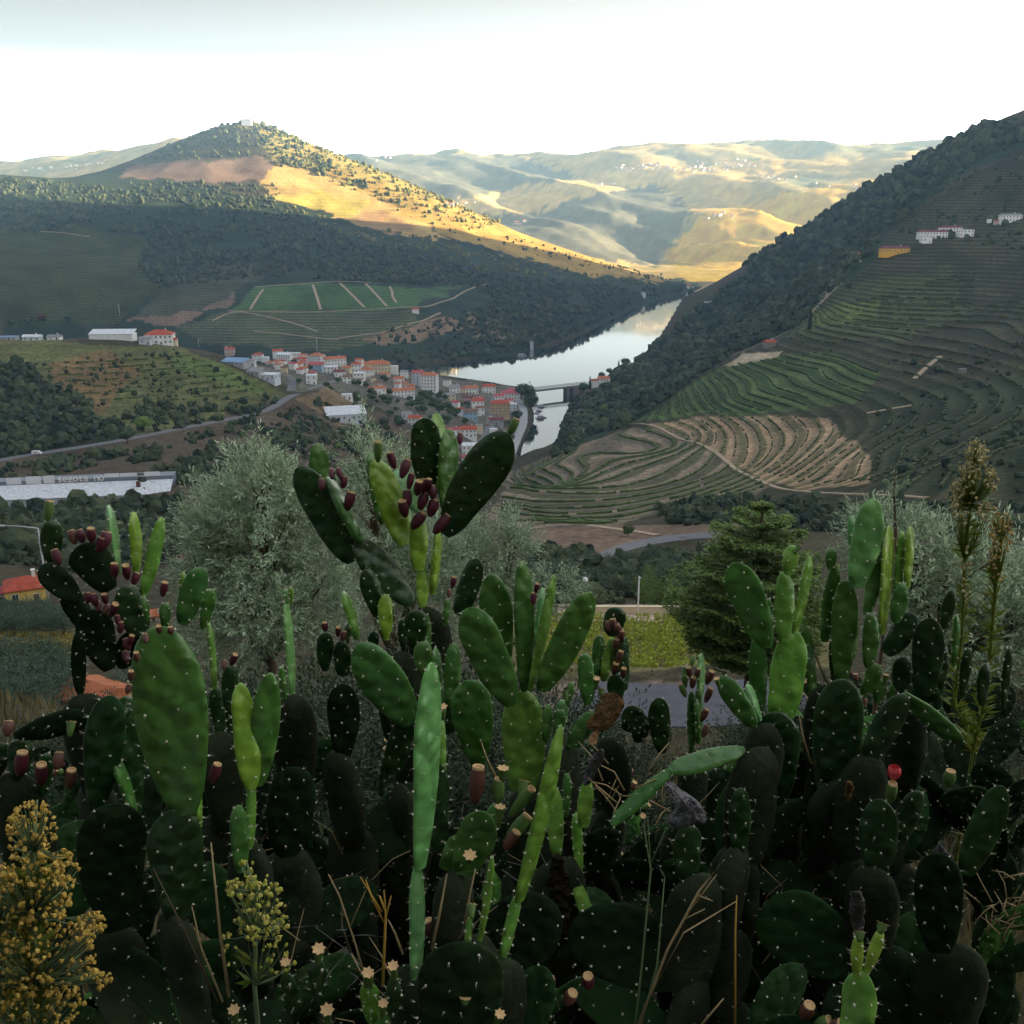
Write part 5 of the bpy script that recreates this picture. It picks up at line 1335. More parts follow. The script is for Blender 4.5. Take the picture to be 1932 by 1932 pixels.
# small vineyard rows
M_VY = leaf_mat('bright_vine_leaves', (0.19, 0.28, 0.022), (0.42, 0.44, 0.055), 0.35, 0.6)
for i, Y in enumerate(np.linspace(86, 120, 13)):
    x0, x1 = 0.0 * Y + 2.0, 0.235 * Y + 2
    n = int((x1 - x0) * 62); xs = RNG.uniform(x0, x1, n)
    keep = fbm(xs / 1.1 + i * 7.7, np.full(n, i * 3.1), 2) > -.12
    xs = xs[keep]; n = len(xs)
    ys = Y + RNG.normal(0, .30, n); zs = height(xs, ys) + RNG.beta(2, 1.6, n) * 1.35 + .1
    c0 = Vector((float((x0 + x1) / 2), float(Y), h1((x0 + x1) / 2, Y)))
    t = thing('vine_row', 'row of bright yellow green vines in the small vineyard above the road', 'vines', c0, 0, 'vine rows of the small vineyard')
    V, F = quads(np.stack([xs, ys, zs], 1) - np.array(c0), rnd_unit(n), rnd_unit(n), RNG.uniform(.22, .42, n), RNG.uniform(.18, .32, n))
    obj('leaves', mesh_np('leaves', V, F), [M_VY], t)
    mb = MB()
    for x in np.arange(x0 + .5, x1, 2.2):
        z = h1(x, Y) - c0.z; mb.tube([(x - c0.x, 0, z - .1), (x - c0.x + random.uniform(-.1, .1), .03, z + .9)], [.05, .03], 5)
    mb.build('stems', [M_BARK], t)
# golden strip of vines left
P = scatter([(-20,1195),(135,1195),(135,1240),(-20,1240)], 85, 130, 6000); n = len(P)
V, F = quads(P + np.stack([np.zeros(n), np.zeros(n), RNG.random(n) * .9], 1), rnd_unit(n), rnd_unit(n), RNG.uniform(.2, .4, n), RNG.uniform(.15, .3, n))
o = obj('yellow_vines', mesh_np('yellow_vines', V, F), [leaf_mat('autumn_vine_leaves', (0.13, 0.115, 0.018), (0.22, 0.17, 0.03), 0.3)]); o['kind'] = 'stuff'
# dry grass and weeds on the bank
n = 26000
Y = np.exp(RNG.uniform(math.log(2.0), math.log(70), n)); X = Y * RNG.uniform(-.62, .62, n); Z = height(X, Y)
k = ~((Y > 63) & (Y < 83)); X, Y, Z = X[k], Y[k], Z[k]; n = len(X)
hgt = RNG.uniform(.15, .55, n) * np.clip(Y / 14, .7, 1.6)
D = rnd_unit(n) * .35 + np.array([0, 0, 1.0])
V, F = quads(np.stack([X, Y, Z + hgt * .4], 1), D, rnd_unit(n), hgt, hgt * .09)
o = obj('dry_grass', mesh_np('dry_grass', V, F), [leaf_mat('dry_grass_blades', (0.085, 0.085, 0.035), (0.22, 0.18, 0.09), 0.2, 0.8)]); o['kind'] = 'stuff'

# dark bushes on the bank between the cacti and the road
M_BUSH = leaf_mat('bank_bush_leaves', (0.020, 0.042, 0.020), (0.055, 0.085, 0.040), 0.2, 0.6)
BM = [sprigs('crown', [(0, 0, .55, .75, .75, .6), (.5, .1, .4, .5, .5, .45), (-.5, -.1, .45, .5, .5, .45), (.1, .3, .8, .4, .4, .35)], 4200, 6, .042, .013) for _ in range(2)]
for i, (px, py, Y) in enumerate([(560,1290,15),(640,1300,12),(720,1290,14),(800,1300,11),(880,1300,13),(960,1310,12),(1040,1320,14),(470,1310,13),(390,1330,14),(300,1330,15),(230,1360,13),(120,1380,14),(30,1390,13),(560,1350,9),(700,1370,9),(860,1380,9),(1000,1390,10),(1120,1400,11),(1560,1330,12),(1640,1310,11),(1720,1310,12),(1800,1290,11),(1890,1290,12),(1500,1370,10),(1600,1400,9),(1750,1400,8),(1880,1400,8),(1440,1400,13)]):
    a, t_ = tanf(px, py); p = at(px, py, Y); g = h1(p.x, p.y); top = p.z - g
    b = thing('bush', 'dark leafy bush on the shaded bank behind the cacti', 'bush', (p.x, p.y, g), random.uniform(0, 6), 'bushes on the bank')
    s = max(.5, top / 1.15); b.scale = (max(s, 1.0), max(s, 1.0), s)
    mb = MB()
    for k in range(4): mb.tube([(0, 0, -.1), (math.cos(k * 1.6) * .3, math.sin(k * 1.6) * .3, .5)], [.04, .015], 5)
    mb.build('stems', [M_BARK], b); obj('crown', BM[i % 2], [M_BUSH], b)
# ------------------------------------------------------------------ prickly pears
def cactus_mat(k=1.0, old=False):
    m = bpy.data.materials.new('cactus_skin'); m.use_nodes = True
    nt = m.node_tree; b = nt.nodes['Principled BSDF']
    oi = nn(nt, 'ShaderNodeObjectInfo'); tc = nn(nt, 'ShaderNodeTexCoord')
    def nz(sc, d=4):
        n = nn(nt, 'ShaderNodeTexNoise'); n.inputs['Scale'].default_value = sc * k; n.inputs['Detail'].default_value = d; n.inputs['Roughness'].default_value = .6
        lk(nt, tc.outputs['Object'], n.inputs[0]); return n.outputs[0]
    n1, n2, n3 = nz(9), nz(40, 5), nz(15, 6)
    c = mixc(nt, 1.0, oi.outputs['Color'], ramp(nt, n1, [(.25, (.58, .70, .66)), (.75, (1.5, 1.3, 1.1))]), 'MULTIPLY')
    c = mixc(nt, 1.0, c, ramp(nt, n2, [(.3, .86), (.7, 1.13)]), 'MULTIPLY')
    # corky scars
    c = mixc(nt, ramp(nt, n3, [(.655, 0.0), (.70, 0.8)]), c, (.15, .105, .055))
    lk(nt, c, b.inputs['Base Color'])
    lk(nt, ramp(nt, n2, [(.3, .70 if old else .26), (.7, .90 if old else .46)]), b.inputs['Roughness'])
    b.inputs['Specular IOR Level'].default_value = .15 if old else .45
    if not old: b.inputs['Coat Weight'].default_value = .2; b.inputs['Coat Roughness'].default_value = .22
    b.inputs['Subsurface Weight'].default_value = .12
    b.inputs['Subsurface Radius'].default_value = (.006, .012, .003); b.inputs['Subsurface Scale'].default_value = 1.0
    vo = nn(nt, 'ShaderNodeTexVoronoi', feature='SMOOTH_F1'); vo.inputs['Scale'].default_value = 24 * k; vo.inputs['Smoothness'].default_value = .6
    lk(nt, tc.outputs['Object'], vo.inputs[0])
    bp0 = nn(nt, 'ShaderNodeBump'); bp0.inputs['Strength'].default_value = .6; bp0.inputs['Distance'].default_value = .022; bp0.invert = True
    lk(nt, vo.outputs['Distance'], bp0.inputs['Height'])
    bp = nn(nt, 'ShaderNodeBump'); bp.inputs['Strength'].default_value = .5; bp.inputs['Distance'].default_value = .006
    lk(nt, bp0.outputs[0], bp.inputs['Normal']); lk(nt, n1, bp.inputs['Height']); lk(nt, bp.outputs[0], b.inputs['Normal'])
    return m
M_CACT = cactus_mat()
M_CACTL = cactus_mat(.33, True)
M_CACTO = cactus_mat(1.0, True)  # rough old skin without sheen, so the shaded pads stay dark
M_AREO = mat('areole_wool', (0.62, 0.60, 0.46), 0.9, 0.1)
M_CORK = mat('corky_stem', (0.050, 0.040, 0.026), 0.95, 0.1, (14, 0.5), 0.8, 30)
M_STEM = mat('woody_joint', (0.020, 0.029, 0.014), 0.85, 0.15, (9, 0.6), 0.15, 40)
M_FRUIT = mat('ripe_fruit', (0.085, 0.012, 0.024), 0.45, 0.4, (25, 0.35), 0.2, 60)
M_FRUITB = mat('brownish_fruit', (0.11, 0.042, 0.030), 0.5, 0.4, (25, 0.35), 0.2, 60)
M_FRUITG = mat('green_fruit', (0.085, 0.165, 0.035), 0.5, 0.4, (25, 0.3), 0.2, 60)
M_CAP = mat('fruit_cap', (0.62, 0.42, 0.21), 0.85, 0.2, (40, 0.35), 0.4, 80)
M_PAPER = mat('dried_pad', (0.40, 0.23, 0.11), 0.9, 0.1, (22, 0.6), 0.8, 40)
M_GREYD = mat('dead_pad', (0.23, 0.22, 0.23), 0.9, 0.1, (22, 0.55), 0.8, 40)
M_PETAL = mat('pink_petals', (0.75, 0.10, 0.11), 0.5, 0.3, (30, 0.2))
GREENS = {'m': (.058, .168, .034), 'd': (.017, .055, .016), 'y': (.21, .36, .04), 'b': (.13, .33, .115), 'k': (.007, .021, .007), 'l': (.14, .31, .05)}  # light and shade put into the colour: pale greens lit, near-black greens shaded
def prof(s, neck, c=.60):
    s = np.asarray(s, float) ** (math.log(.6) / math.log(c))
    lo = np.sqrt(np.clip(1 - ((.60 - s) / .60) ** 2.0 * (1 - neck * neck), 0, 1))
    hi = np.sqrt(np.clip(1 - np.maximum((s - .60) / .40, 0) ** 2.3, 0, 1))
    return np.where(s < .60, lo, hi)
def pad_geo(L, Wd, T, neck=.34, bend=0.0, rings=17, seg=22, lump=.085, seed=0):
    s = (1 - np.cos(np.linspace(0, np.pi, rings))) / 2; s[-1] = .9995
    r = np.random.default_rng(seed)
    ph = r.uniform(0, 100, 2)
    w = prof(s, neck, float(r.uniform(.54, .68))) * Wd / 2
    tk = np.minimum(np.sqrt(prof(s, max(neck, .5))), 1) * T / 2
    tk = tk * np.where(s > .85, np.sqrt(np.clip(1 - ((s - .85) / .15) ** 2, .02, 1)), 1)
    th = np.linspace(0, 2 * np.pi, seg, endpoint=False)
    cx = np.sign(np.cos(th)) * np.abs(np.cos(th)) ** .9; cy = np.sign(np.sin(th)) * np.abs(np.sin(th)) ** .95
    S_, TH = np.meshgrid(s, th, indexing='ij')
    X = w[:, None] * cx[None]; Yv = tk[:, None] * cy[None]
    wob = 1 + lump * 2 * (vnoise(S_ * 4 + ph[0], np.cos(TH) * 2 + ph[1]) - .5)
    X = X * wob + Wd * .06 * (vnoise(S_ * 2.2 + ph[1], S_ * 0 + ph[0]) - .5)
    Yv = Yv * (1 + 3.0 * lump * (vnoise(S_ * 6 + ph[1], np.cos(TH) * 3 + ph[0]) - .5)) + bend * L * (S_ - .0) ** 2
    Z = S_ * L
    V = np.stack([X, Yv, Z], -1).reshape(-1, 3)
    i = (np.arange(rings - 1)[:, None] * seg + np.arange(seg)[None]).ravel(); j = (np.arange(rings - 1)[:, None] * seg + (np.arange(seg)[None] + 1) % seg).ravel()
    F = np.stack([i, j, j + seg, i + seg], 1).tolist() + [list(range(seg))[::-1], [(rings - 1) * seg + k for k in range(seg)]]
    return V, F, (s, w, tk, bend, Wd)
def pad_mesh(V, F):
    me = bpy.data.meshes.new('pad'); me.from_pydata(V.tolist(), [], F)
    me.polygons.foreach_set('use_smooth', [True] * len(F)); me.update(); return me
OCT = np.array([(1,0,0),(-1,0,0),(0,1,0),(0,-1,0),(0,0,1),(0,0,-1)], float)
OCTF = np.array([(0,2,4),(2,1,4),(1,3,4),(3,0,4),(2,0,5),(1,2,5),(3,1,5),(0,3,5)])
def areole_mesh(L, info, size, step, seed=0, spines=2, splen=1.0):
    s, w, tk, bend, Wd = info; r = np.random.default_rng(seed + 99)
    P, N = [], []
    nr = max(3, int(L * .9 / step))
    for side in (-1, 1):
        for k in range(nr):
            sv = (k + .6) / (nr + .2); wv = float(np.interp(sv, s, w)); tv = float(np.interp(sv, s, tk))
            nc = max(1, int(round(1.7 * wv / step)))
            for c in range(nc):
                xx = ((c + .5 + (.25 if k % 2 else -.25)) / nc * 2 - 1) * .86 + r.normal(0, .04)
                if abs(xx) > .93: continue
                P.append((xx * wv, side * tv * (1 - abs(xx) ** 2.2) ** .42 + bend * L * sv * sv, sv * L + r.normal(0, .08) * step)); N.append((.35 * xx, side, .1))
    for sd in (-1, 1):
        for sv in np.linspace(.3, .97, max(3, int(L * 1.0 / step))):
            wv = float(np.interp(sv, s, w)); P.append((sd * wv, bend * L * sv * sv, sv * L)); N.append((sd, 0, .4 if sv < .85 else 1.5))
    P = np.array(P); N = np.array(N); N /= np.linalg.norm(N, axis=1, keepdims=True)
    n = len(P); sz = size * r.uniform(.45, 1.4, n)
    V = OCT[None] * sz[:, None, None] + P[:, None, :] + N[:, None, :] * (sz * .25)[:, None, None]
    F = OCTF[None] + (np.arange(n) * 6)[:, None, None]
    Vs, Fs = [V.reshape(-1, 3)], [F.reshape(-1, 3)]; b = n * 6
    for q in range(spines):
        dv = N + .55 * rnd_unit(n); dv /= np.linalg.norm(dv, axis=1, keepdims=True)
        ln = size * splen * r.uniform(2.0, 4.2, n); e1 = np.cross(dv, rnd_unit(n)); e1 /= np.linalg.norm(e1, axis=1, keepdims=True) + 1e-9; e2 = np.cross(dv, e1)
        rr = size * .16
        tip = P + dv * ln[:, None]; a = P + e1 * rr; bq = P - e1 * rr * .5 + e2 * rr * .87; cq = P - e1 * rr * .5 - e2 * rr * .87
        Vs.append(np.stack([a, bq, cq, tip], 1).reshape(-1, 3))
        Fs.append((np.array([(0, 1, 3), (1, 2, 3), (2, 0, 3)])[None] + (np.arange(n) * 4)[:, None, None] + b).reshape(-1, 3)); b += n * 4
    return mesh_np('areoles', np.concatenate(Vs), np.concatenate(Fs))
_seed = [0]
def frame(axis, nrm):
    z = axis.normalized(); y = (nrm - z * nrm.dot(z)).normalized(); x = y.cross(z)
    return Matrix((x, y, z)).transposed()
EYE = Vector((0, 0, HCAM))
def place_pad(root, A, B, W_, T_, yaw, col, neck=.34, bend=0.0, lump=.085, mats=None, name='pad', areo=True, tint=None):
    ax = B - A; L = ax.length
    n0 = EYE - (A + B) / 2; z = ax.normalized(); n0 = (n0 - z * n0.dot(z)).normalized()
    n = n0 * math.cos(yaw) + z.cross(n0) * math.sin(yaw)
    _seed[0] += 1; sd = _seed[0]
    V, F, info = pad_geo(L, W_, T_, neck, bend, lump=lump, seed=sd)
    M3 = frame(ax, n)
    o = obj(name, pad_mesh(V, F), [mats or (M_CACTO if col == 'k' else M_CACT)], root)
    o.matrix_local = Matrix.Translation(A - root.location) @ M3.to_4x4()
    g = GREENS[col]; v = random.uniform(.88, 1.14)
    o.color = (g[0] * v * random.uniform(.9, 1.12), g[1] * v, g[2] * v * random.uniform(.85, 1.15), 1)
    if areo:
        mpp = (A.y + B.y) / 2 / FPX
        size = min(.0050, max(.0032, 1.55 * mpp)); step = max(.038, min(.066, L * .165))
        a = obj('areoles', areole_mesh(L, info, size, step, sd, 3, 1.35), [M_AREO], o); a['kind'] = 'stuff'
    return o
def fruit_mesh(m_, cap=True, star=False):
    mb = MB(); n = 10
    pr = [(0, .18), (.10, .29), (.28, .42), (.5, .50), (.72, .50), (.9, .43), (1.0, .36)] if not star else [(0, .2), (.3, .30), (.6, .38), (.85, .42), (1.0, .44)]
    vs = []; fs = []
    for z, r in pr:
        for k in range(n): a = 6.2832 * k / n; vs.append((r * math.cos(a), r * math.sin(a), z))
    for i in range(len(pr) - 1):
        for k in range(n): fs.append((i * n + k, i * n + (k + 1) % n, (i + 1) * n + (k + 1) % n, (i + 1) * n + k))
    fs.append(tuple(range(n))[::-1])
    mb.add(vs, fs, 0, True)
    me = mb.mesh('fruit')
    mc = MB()
    if star:    # withered flower scar with ragged tips
        vs = [(0, 0, .97)]; 
        for k in range(14):
            a = 6.2832 * k / 14; r = .60 if k % 2 == 0 else .42; vs.append((r * math.cos(a), r * math.sin(a), 1.03 if k % 2 == 0 else 1.0))
        for k in range(14): a = 6.2832 * k / 14; vs.append((.40 * math.cos(a), .40 * math.sin(a), .92))
        fs = [(0, 1 + k, 1 + (k + 1) % 14) for k in range(14)] + [(1 + (k + 1) % 14, 1 + k, 15 + k, 15 + (k + 1) % 14) for k in range(14)]
    else:       # sunken disc with a rim
        vs = []
        for z, r in ((.97, .40), (1.04, .385), (1.03, .30), (.97, .22)):
            for k in range(n): a = 6.2832 * k / n; vs.append((r * math.cos(a), r * math.sin(a), z))
        fs = []
        for i in range(3):
            for k in range(n): fs.append((i * n + k, i * n + (k + 1) % n, (i + 1) * n + (k + 1) % n, (i + 1) * n + k))
        fs.append(tuple(30 + k for k in range(n)))
    mc.add(vs, fs, 0, False)
    return me, mc.mesh('cap')
FR, FRC = fruit_mesh(None); FS, FSC = fruit_mesh(None, star=True)
for me in (FR, FS): me.materials.append(M_FRUIT)
for me in (FRC, FSC): me.materials.append(M_CAP)
FRm = {'r': FR.copy(), 'n': FR.copy(), 'g': FR.copy(), 's': FS.copy()}
for k, m_ in (('r', M_FRUIT), ('n', M_FRUITB), ('g', M_FRUITG), ('s', M_FRUITG)): FRm[k].materials[0] = m_
def place_fruit(root, A, B, wd, kind):
    o = obj('fruit' if kind != 's' else 'flower_bud', FRm[kind], None, root)
    L = (B - A).length; M3 = frame(B - A, Vector((random.uniform(-1, 1), -1, .3)))
    o.matrix_local = Matrix.Translation(A - root.location) @ M3.to_4x4() @ Matrix.Diagonal((wd, wd, L, 1))
    c = obj('fruit_cap', FSC if kind == 's' else FRC, None, o)
    return o
LIB = []
for k in range(7):
    V, F, info = pad_geo(1.0, (.50, .56, .62, .46, .54, .66, .42)[k], .085, .32, (.0, .05, -.06, .03, 0, .08, -.03)[k], 12, 16, .06, 300 + k)
    LIB.append((pad_mesh(V, F), areole_mesh(1.0, info, .0105, .18, 300 + k, 1)))
def lib_pad(t, A, n, L, cols):
    me, am = random.choice(LIB)
    o = obj('pad', me, [M_CACTL], t)
    nr = Vector((random.gauss(0, .7), -1, random.gauss(0, .3)))
    o.matrix_local = Matrix.Translation(A - t.location) @ frame(n, nr).to_4x4() @ Matrix.Diagonal((L, L, L, 1))
    g = GREENS[random.choice(cols)]; v = random.uniform(.75, 1.2); o.color = (g[0] * v, g[1] * v, g[2] * v, 1)
    a = obj('areoles', am, [M_AREO], o); a['kind'] = 'stuff'
    return o
def stem_chain(t, gp, A, w):
    # old woody joints one on another from the soil up
    hs = (A - gp).length; n = max(1, int(round(hs / .33))); d = (A - gp) / n
    for k in range(n):
        V, F, info = pad_geo(d.length * 1.16, random.uniform(.10, .15) + w * .5, .06 + w * .2, .62, random.uniform(-.06, .06), 11, 14, .10, 900 + _seed[0]); _seed[0] += 1
        o = obj('stem', pad_mesh(V, F), [M_STEM], t)
        ar = obj('areoles', areole_mesh(d.length * 1.16, info, .0028, .085, _seed[0], 2, 1.4), [M_AREO], o); ar['kind'] = 'stuff'
        q = gp + d * k - d.normalized() * .02 + Vector((random.uniform(-.02, .02), 0, -.06 if k == 0 else 0))
        o.matrix_local = Matrix.Translation(q - t.location) @ frame(d, Vector((random.gauss(0, .8), -1, 0))).to_4x4()
def plant(label, Y, pads, fruits=(), stem=None, group='prickly pears on the bank', gx=None, stemw=.10):
    """pads: (bx, by, tx, ty, width, yaw degrees, colour[, base depth offset, tip depth offset, neck, bend]) in picture units; stems reach the ground"""
    bx, by = stem if stem else (pads[0][0], pads[0][1])
    A = at(bx, by, Y); g = A - Vector((0, 0, 0)); gy = Y + .05
    gp = Vector((A.x + random.uniform(-.05, .05), A.y + .12, 0)); gp.z = h1(gp.x, gp.y)
    t = thing('prickly_pear', label, 'cactus', gp, 0, group)
    if A.z - gp.z > .15:
        stem_chain(t, gp, A, stemw)
        hs = A.z - gp.z
        for k in range(int(3 + hs * 3)):
            q = gp.lerp(A, random.uniform(.05, .8)); d = Vector((random.gauss(0, .8), random.uniform(-.1, .6), random.uniform(.4, 1))).normalized()
            lib_pad(t, q, d, random.uniform(.26, .40), 'dkkk')
    for p in pads:
        bx, by, tx, ty, w, yaw, col = p[:7]
        d0, d1, neck, bend = (list(p[7:]) + [0, 0, .34, 0][len(p) - 7:])[:4]
        Ln = math.hypot(tx - bx, ty - by) * Y / FPX          # lit pads lean back to the sky, dark ones nod forward
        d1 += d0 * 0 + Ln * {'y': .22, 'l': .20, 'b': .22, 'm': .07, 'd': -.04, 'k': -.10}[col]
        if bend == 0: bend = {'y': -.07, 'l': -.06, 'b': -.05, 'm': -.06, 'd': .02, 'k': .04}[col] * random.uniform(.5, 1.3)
        Ab, Bt = at(bx, by, Y + d0), at(tx, ty, Y + d1)
        mpp = (Ab.y + Bt.y) / 2 * 1.02 / FPX * math.hypot(1, .2)
        L = (Bt - Ab).length; wm = w * mpp; ya = math.radians(yaw)
        if abs(yaw) > 72: T_ = wm * .95; W_ = L * .46
        else:
            T_ = min(.046, max(.020, .19 * wm)) if w * 2 > 10 else .015
            W_ = max(wm * .6, (wm - T_ * abs(math.sin(ya))) / max(math.cos(ya), .34))
            W_ = min(W_, L * .95 + wm * .3)
        place_pad(t, Ab, Bt, W_, T_, ya, col, neck, bend)
    for f in fruits:
        fx, fy, w, kind = f[:4]; h = f[4] if len(f) > 4 else w * 1.45; lean = f[5] if len(f) > 5 else random.uniform(-.35, .35); dz = f[6] if len(f) > 6 else -.04
        A2 = at(fx - lean * h * .5, fy + h * .5, Y + dz); B2 = at(fx + lean * h * .5, fy - h * .5, Y + dz + random.uniform(-.015, .03))
        place_fruit(t, A2, B2, w * Y * 1.02 / FPX, kind)
    return t
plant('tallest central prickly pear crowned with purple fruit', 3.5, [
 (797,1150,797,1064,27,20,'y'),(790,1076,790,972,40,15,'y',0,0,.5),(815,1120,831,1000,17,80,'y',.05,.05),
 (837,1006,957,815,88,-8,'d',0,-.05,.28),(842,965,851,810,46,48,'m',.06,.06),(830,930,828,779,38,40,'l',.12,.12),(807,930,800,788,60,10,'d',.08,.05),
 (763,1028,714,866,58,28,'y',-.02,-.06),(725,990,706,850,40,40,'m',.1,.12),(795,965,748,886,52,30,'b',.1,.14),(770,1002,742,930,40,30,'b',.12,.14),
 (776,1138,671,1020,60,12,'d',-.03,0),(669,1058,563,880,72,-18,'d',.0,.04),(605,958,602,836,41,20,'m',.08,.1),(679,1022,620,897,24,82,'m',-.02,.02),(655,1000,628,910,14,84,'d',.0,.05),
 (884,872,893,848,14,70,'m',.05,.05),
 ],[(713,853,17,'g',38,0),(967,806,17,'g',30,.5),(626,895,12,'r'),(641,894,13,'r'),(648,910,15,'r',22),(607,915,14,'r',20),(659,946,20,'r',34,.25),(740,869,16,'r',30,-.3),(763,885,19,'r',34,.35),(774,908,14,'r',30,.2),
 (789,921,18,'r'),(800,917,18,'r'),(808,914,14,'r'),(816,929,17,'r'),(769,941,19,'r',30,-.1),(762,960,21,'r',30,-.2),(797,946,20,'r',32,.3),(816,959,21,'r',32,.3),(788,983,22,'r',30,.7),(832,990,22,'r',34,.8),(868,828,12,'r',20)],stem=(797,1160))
plant('clump of small pads at the foot of the tallest prickly pear', 3.3, [
 (715,1165,688,1073,40,10,'d'),(729,1208,728,1122,31,12,'y',-.05,-.05),(674,1205,653,1114,17,76,'l'),(785,1225,786,1150,47,5,'d',-.1,-.1),(762,1230,758,1165,24,30,'d'),(865,1160,902,1054,48,-15,'d',.1,.1),(838,1180,848,1130,20,60,'m'),(805,1240,806,1160,26,35,'m'),(640,1245,660,1170,20,76,'d',.1,.1),(700,1240,706,1190,26,20,'d'),(614,1265,612,1192,36,12,'d'),(648,1275,644,1208,38,-10,'d',.02,.02)],
 [(855,1099,12,'r',20,.2),(847,1120,10,'n'),(638,1192,12,'r'),(613,1183,13,'r',17),(648,1200,13,'n',18)],stem=(760,1240))
plant('fan of broad green pads on a thick stem in the centre', 2.9, [
 (987,1490,990,1305,90,8,'l',0,0,.62),(965,1330,882,1150,86,-14,'m',-.05,-.08,.3),(947,1270,929,1085,68,10,'m',.04,.02,.3),(991,1303,993,1061,48,40,'m',.0,.0),(1000,1302,1053,1086,28,66,'l',-.02,-.02),(1012,1225,1029,1110,27,50,'b',.1,.1),(1022,1303,1118,1124,70,28,'m',-.03,-.05,.28),
 (903,1445,888,1288,84,10,'m',.12,.1),(1017,1300,1035,1230,20,50,'d',.05,.05)],
 [(1006,1130,12,'r',22,.1),(1012,1110,10,'r',18)],stem=(987,1495),stemw=.13)
plant('broad leaning pad left of the central fan', 3.0, [
 (775,1366,675,1218,90,-12,'m',0,-.03,.3),(740,1460,765,1350,56,20,'d',.04,.02),(805,1280,796,1211,41,10,'m',.05,.05),(851,1334,857,1214,40,35,'m',.08,.08),(832,1325,824,1222,16,78,'m',.1,.1),(720,1500,735,1400,30,50,'d',.1,.1)],stem=(745,1500))
plant('tall slender pale green column of pads with white spine dots', 2.1, [
 (785,1845,793,1630,44,50,'b',0,0,.6),(792,1640,822,1252,64,52,'b',0,-.02,.42)],stem=(785,1850))
plant('leaning slender light green column right of the pale column', 2.15, [
 (947,1812,980,1690,36,60,'l',0,0,.6),(979,1700,1073,1375,44,58,'l',0,-.02,.5)],stem=(945,1820))
plant('small upright bud shoot between the two columns', 2.1, [(905,1775,937,1617,22,60,'l',0,0,.5),(880,1800,888,1730,22,40,'l')],[(890,1720,22,'s',26,0)],stem=(900,1790))
plant('lumpy banana shaped pad bearing cup shaped fruit', 2.25, [
 (872,1650,915,1528,84,6,'m',0,0,.5,.04),(845,1640,875,1580,60,10,'m',.02,0,.7),(827,1605,827,1438,50,12,'d',.06,.06),(836,1460,832,1340,27,45,'l',.12,.12,.6),(905,1600,940,1520,40,20,'m',.02,.02)],
 [(899,1482,33,'n',68,.1),(940,1493,26,'g',46,.05,-.03),(942,1540,22,'s',36,.1,-.06),(963,1586,26,'n',32,.7,-.06),(886,1620,26,'s',14,.1,-.1),(982,1515,24,'g',52,.8),(975,1565,30,'g',50,.8),(834,1345,24,'s',24,-.1,.1),(948,1462,24,'s',26,.1,-.02),(985,1490,24,'s',34,.2,0)],stem=(870,1660))
plant('big dark round pad at the bottom edge of the centre', 1.75, [(868,2010,858,1772,195,4,'k',0,.02,.5)],[(877,1890,26,'s',14,.1,-.03),(940,1922,24,'s',18,.4,-.02)],stem=(868,2010))
plant('stump of cut stems and old pads right of the central fan', 2.6, [
 (1100,1560,1111,1468,36,30,'l',0,0,.7),(1094,1650,1089,1535,30,45,'l',.02,.02,.5),(1137,1800,1083,1655,37,40,'l',-.05,-.05,.5),(1050,1618,1048,1488,42,25,'l',.0,.0,.4),(1068,1540,1072,1460,24,40,'m',.1,.1)],stem=(1055,1630),stemw=.16)
plant('prickly pear with a brown papery dried pad tip', 2.9, [(1075,1410,1122,1345,40,15,'m',0,0,.5),(1030,1400,1035,1330,30,50,'m'),(1050,1395,1060,1340,30,30,'m'),(1108,1325,1105,1235,36,20,'m',.1,.1),(1055,1380,1062,1320,30,30,'b',.1,.1),(1070,1330,1080,1288,22,40,'m')],[(1068,1315,14,'s',22),(1125,1290,14,'s',20),(1135,1310,14,'s',22)],stem=(1065,1420))
plant('bunch of small pads with brown fruit right of the central fan', 3.3, [
 (1155,1200,1162,1145,46,10,'d'),(1126,1280,1133,1200,30,35,'m'),(1138,1285,1158,1205,30,45,'l'),(1108,1330,1113,1250,34,20,'m'),(1165,1330,1160,1270,40,20,'d'),(1190,1380,1196,1330,50,10,'d'),(1205,1400,1210,1345,40,20,'d'),(1250,1420,1240,1315,48,15,'d'),(1215,1390,1222,1360,30,40,'d'),(1180,1300,1168,1195,38,35,'d',.03,.03)],
 [(1148,1182,15,'n',20),(1158,1178,15,'n',20),(1166,1188,16,'n',20),(1172,1200,16,'n',22),(1162,1215,15,'n',20),(1168,1240,15,'n',22),(1160,1262,15,'n',20),(1176,1270,14,'n',18)],stem=(1150,1400))
plant('small upright pads with round dark fruit in front of the road', 3.2, [
 (1305,1420,1307,1306,25,40,'m'),(1320,1325,1328,1234,13,78,'b'),(1318,1400,1322,1300,14,78,'m'),(1290,1300,1297,1255,12,78,'m')],
 [(1300,1268,13,'n',18),(1307,1288,14,'n',20),(1289,1303,13,'g',24,-.4),(1338,1279,15,'n',24,.4),(1336,1312,14,'n',26,.4),(1328,1350,14,'n',22,.5),(1307,1247,12,'g',18),(1330,1380,14,'n',22,.4),(1316,1270,12,'n',16)],stem=(1308,1430))
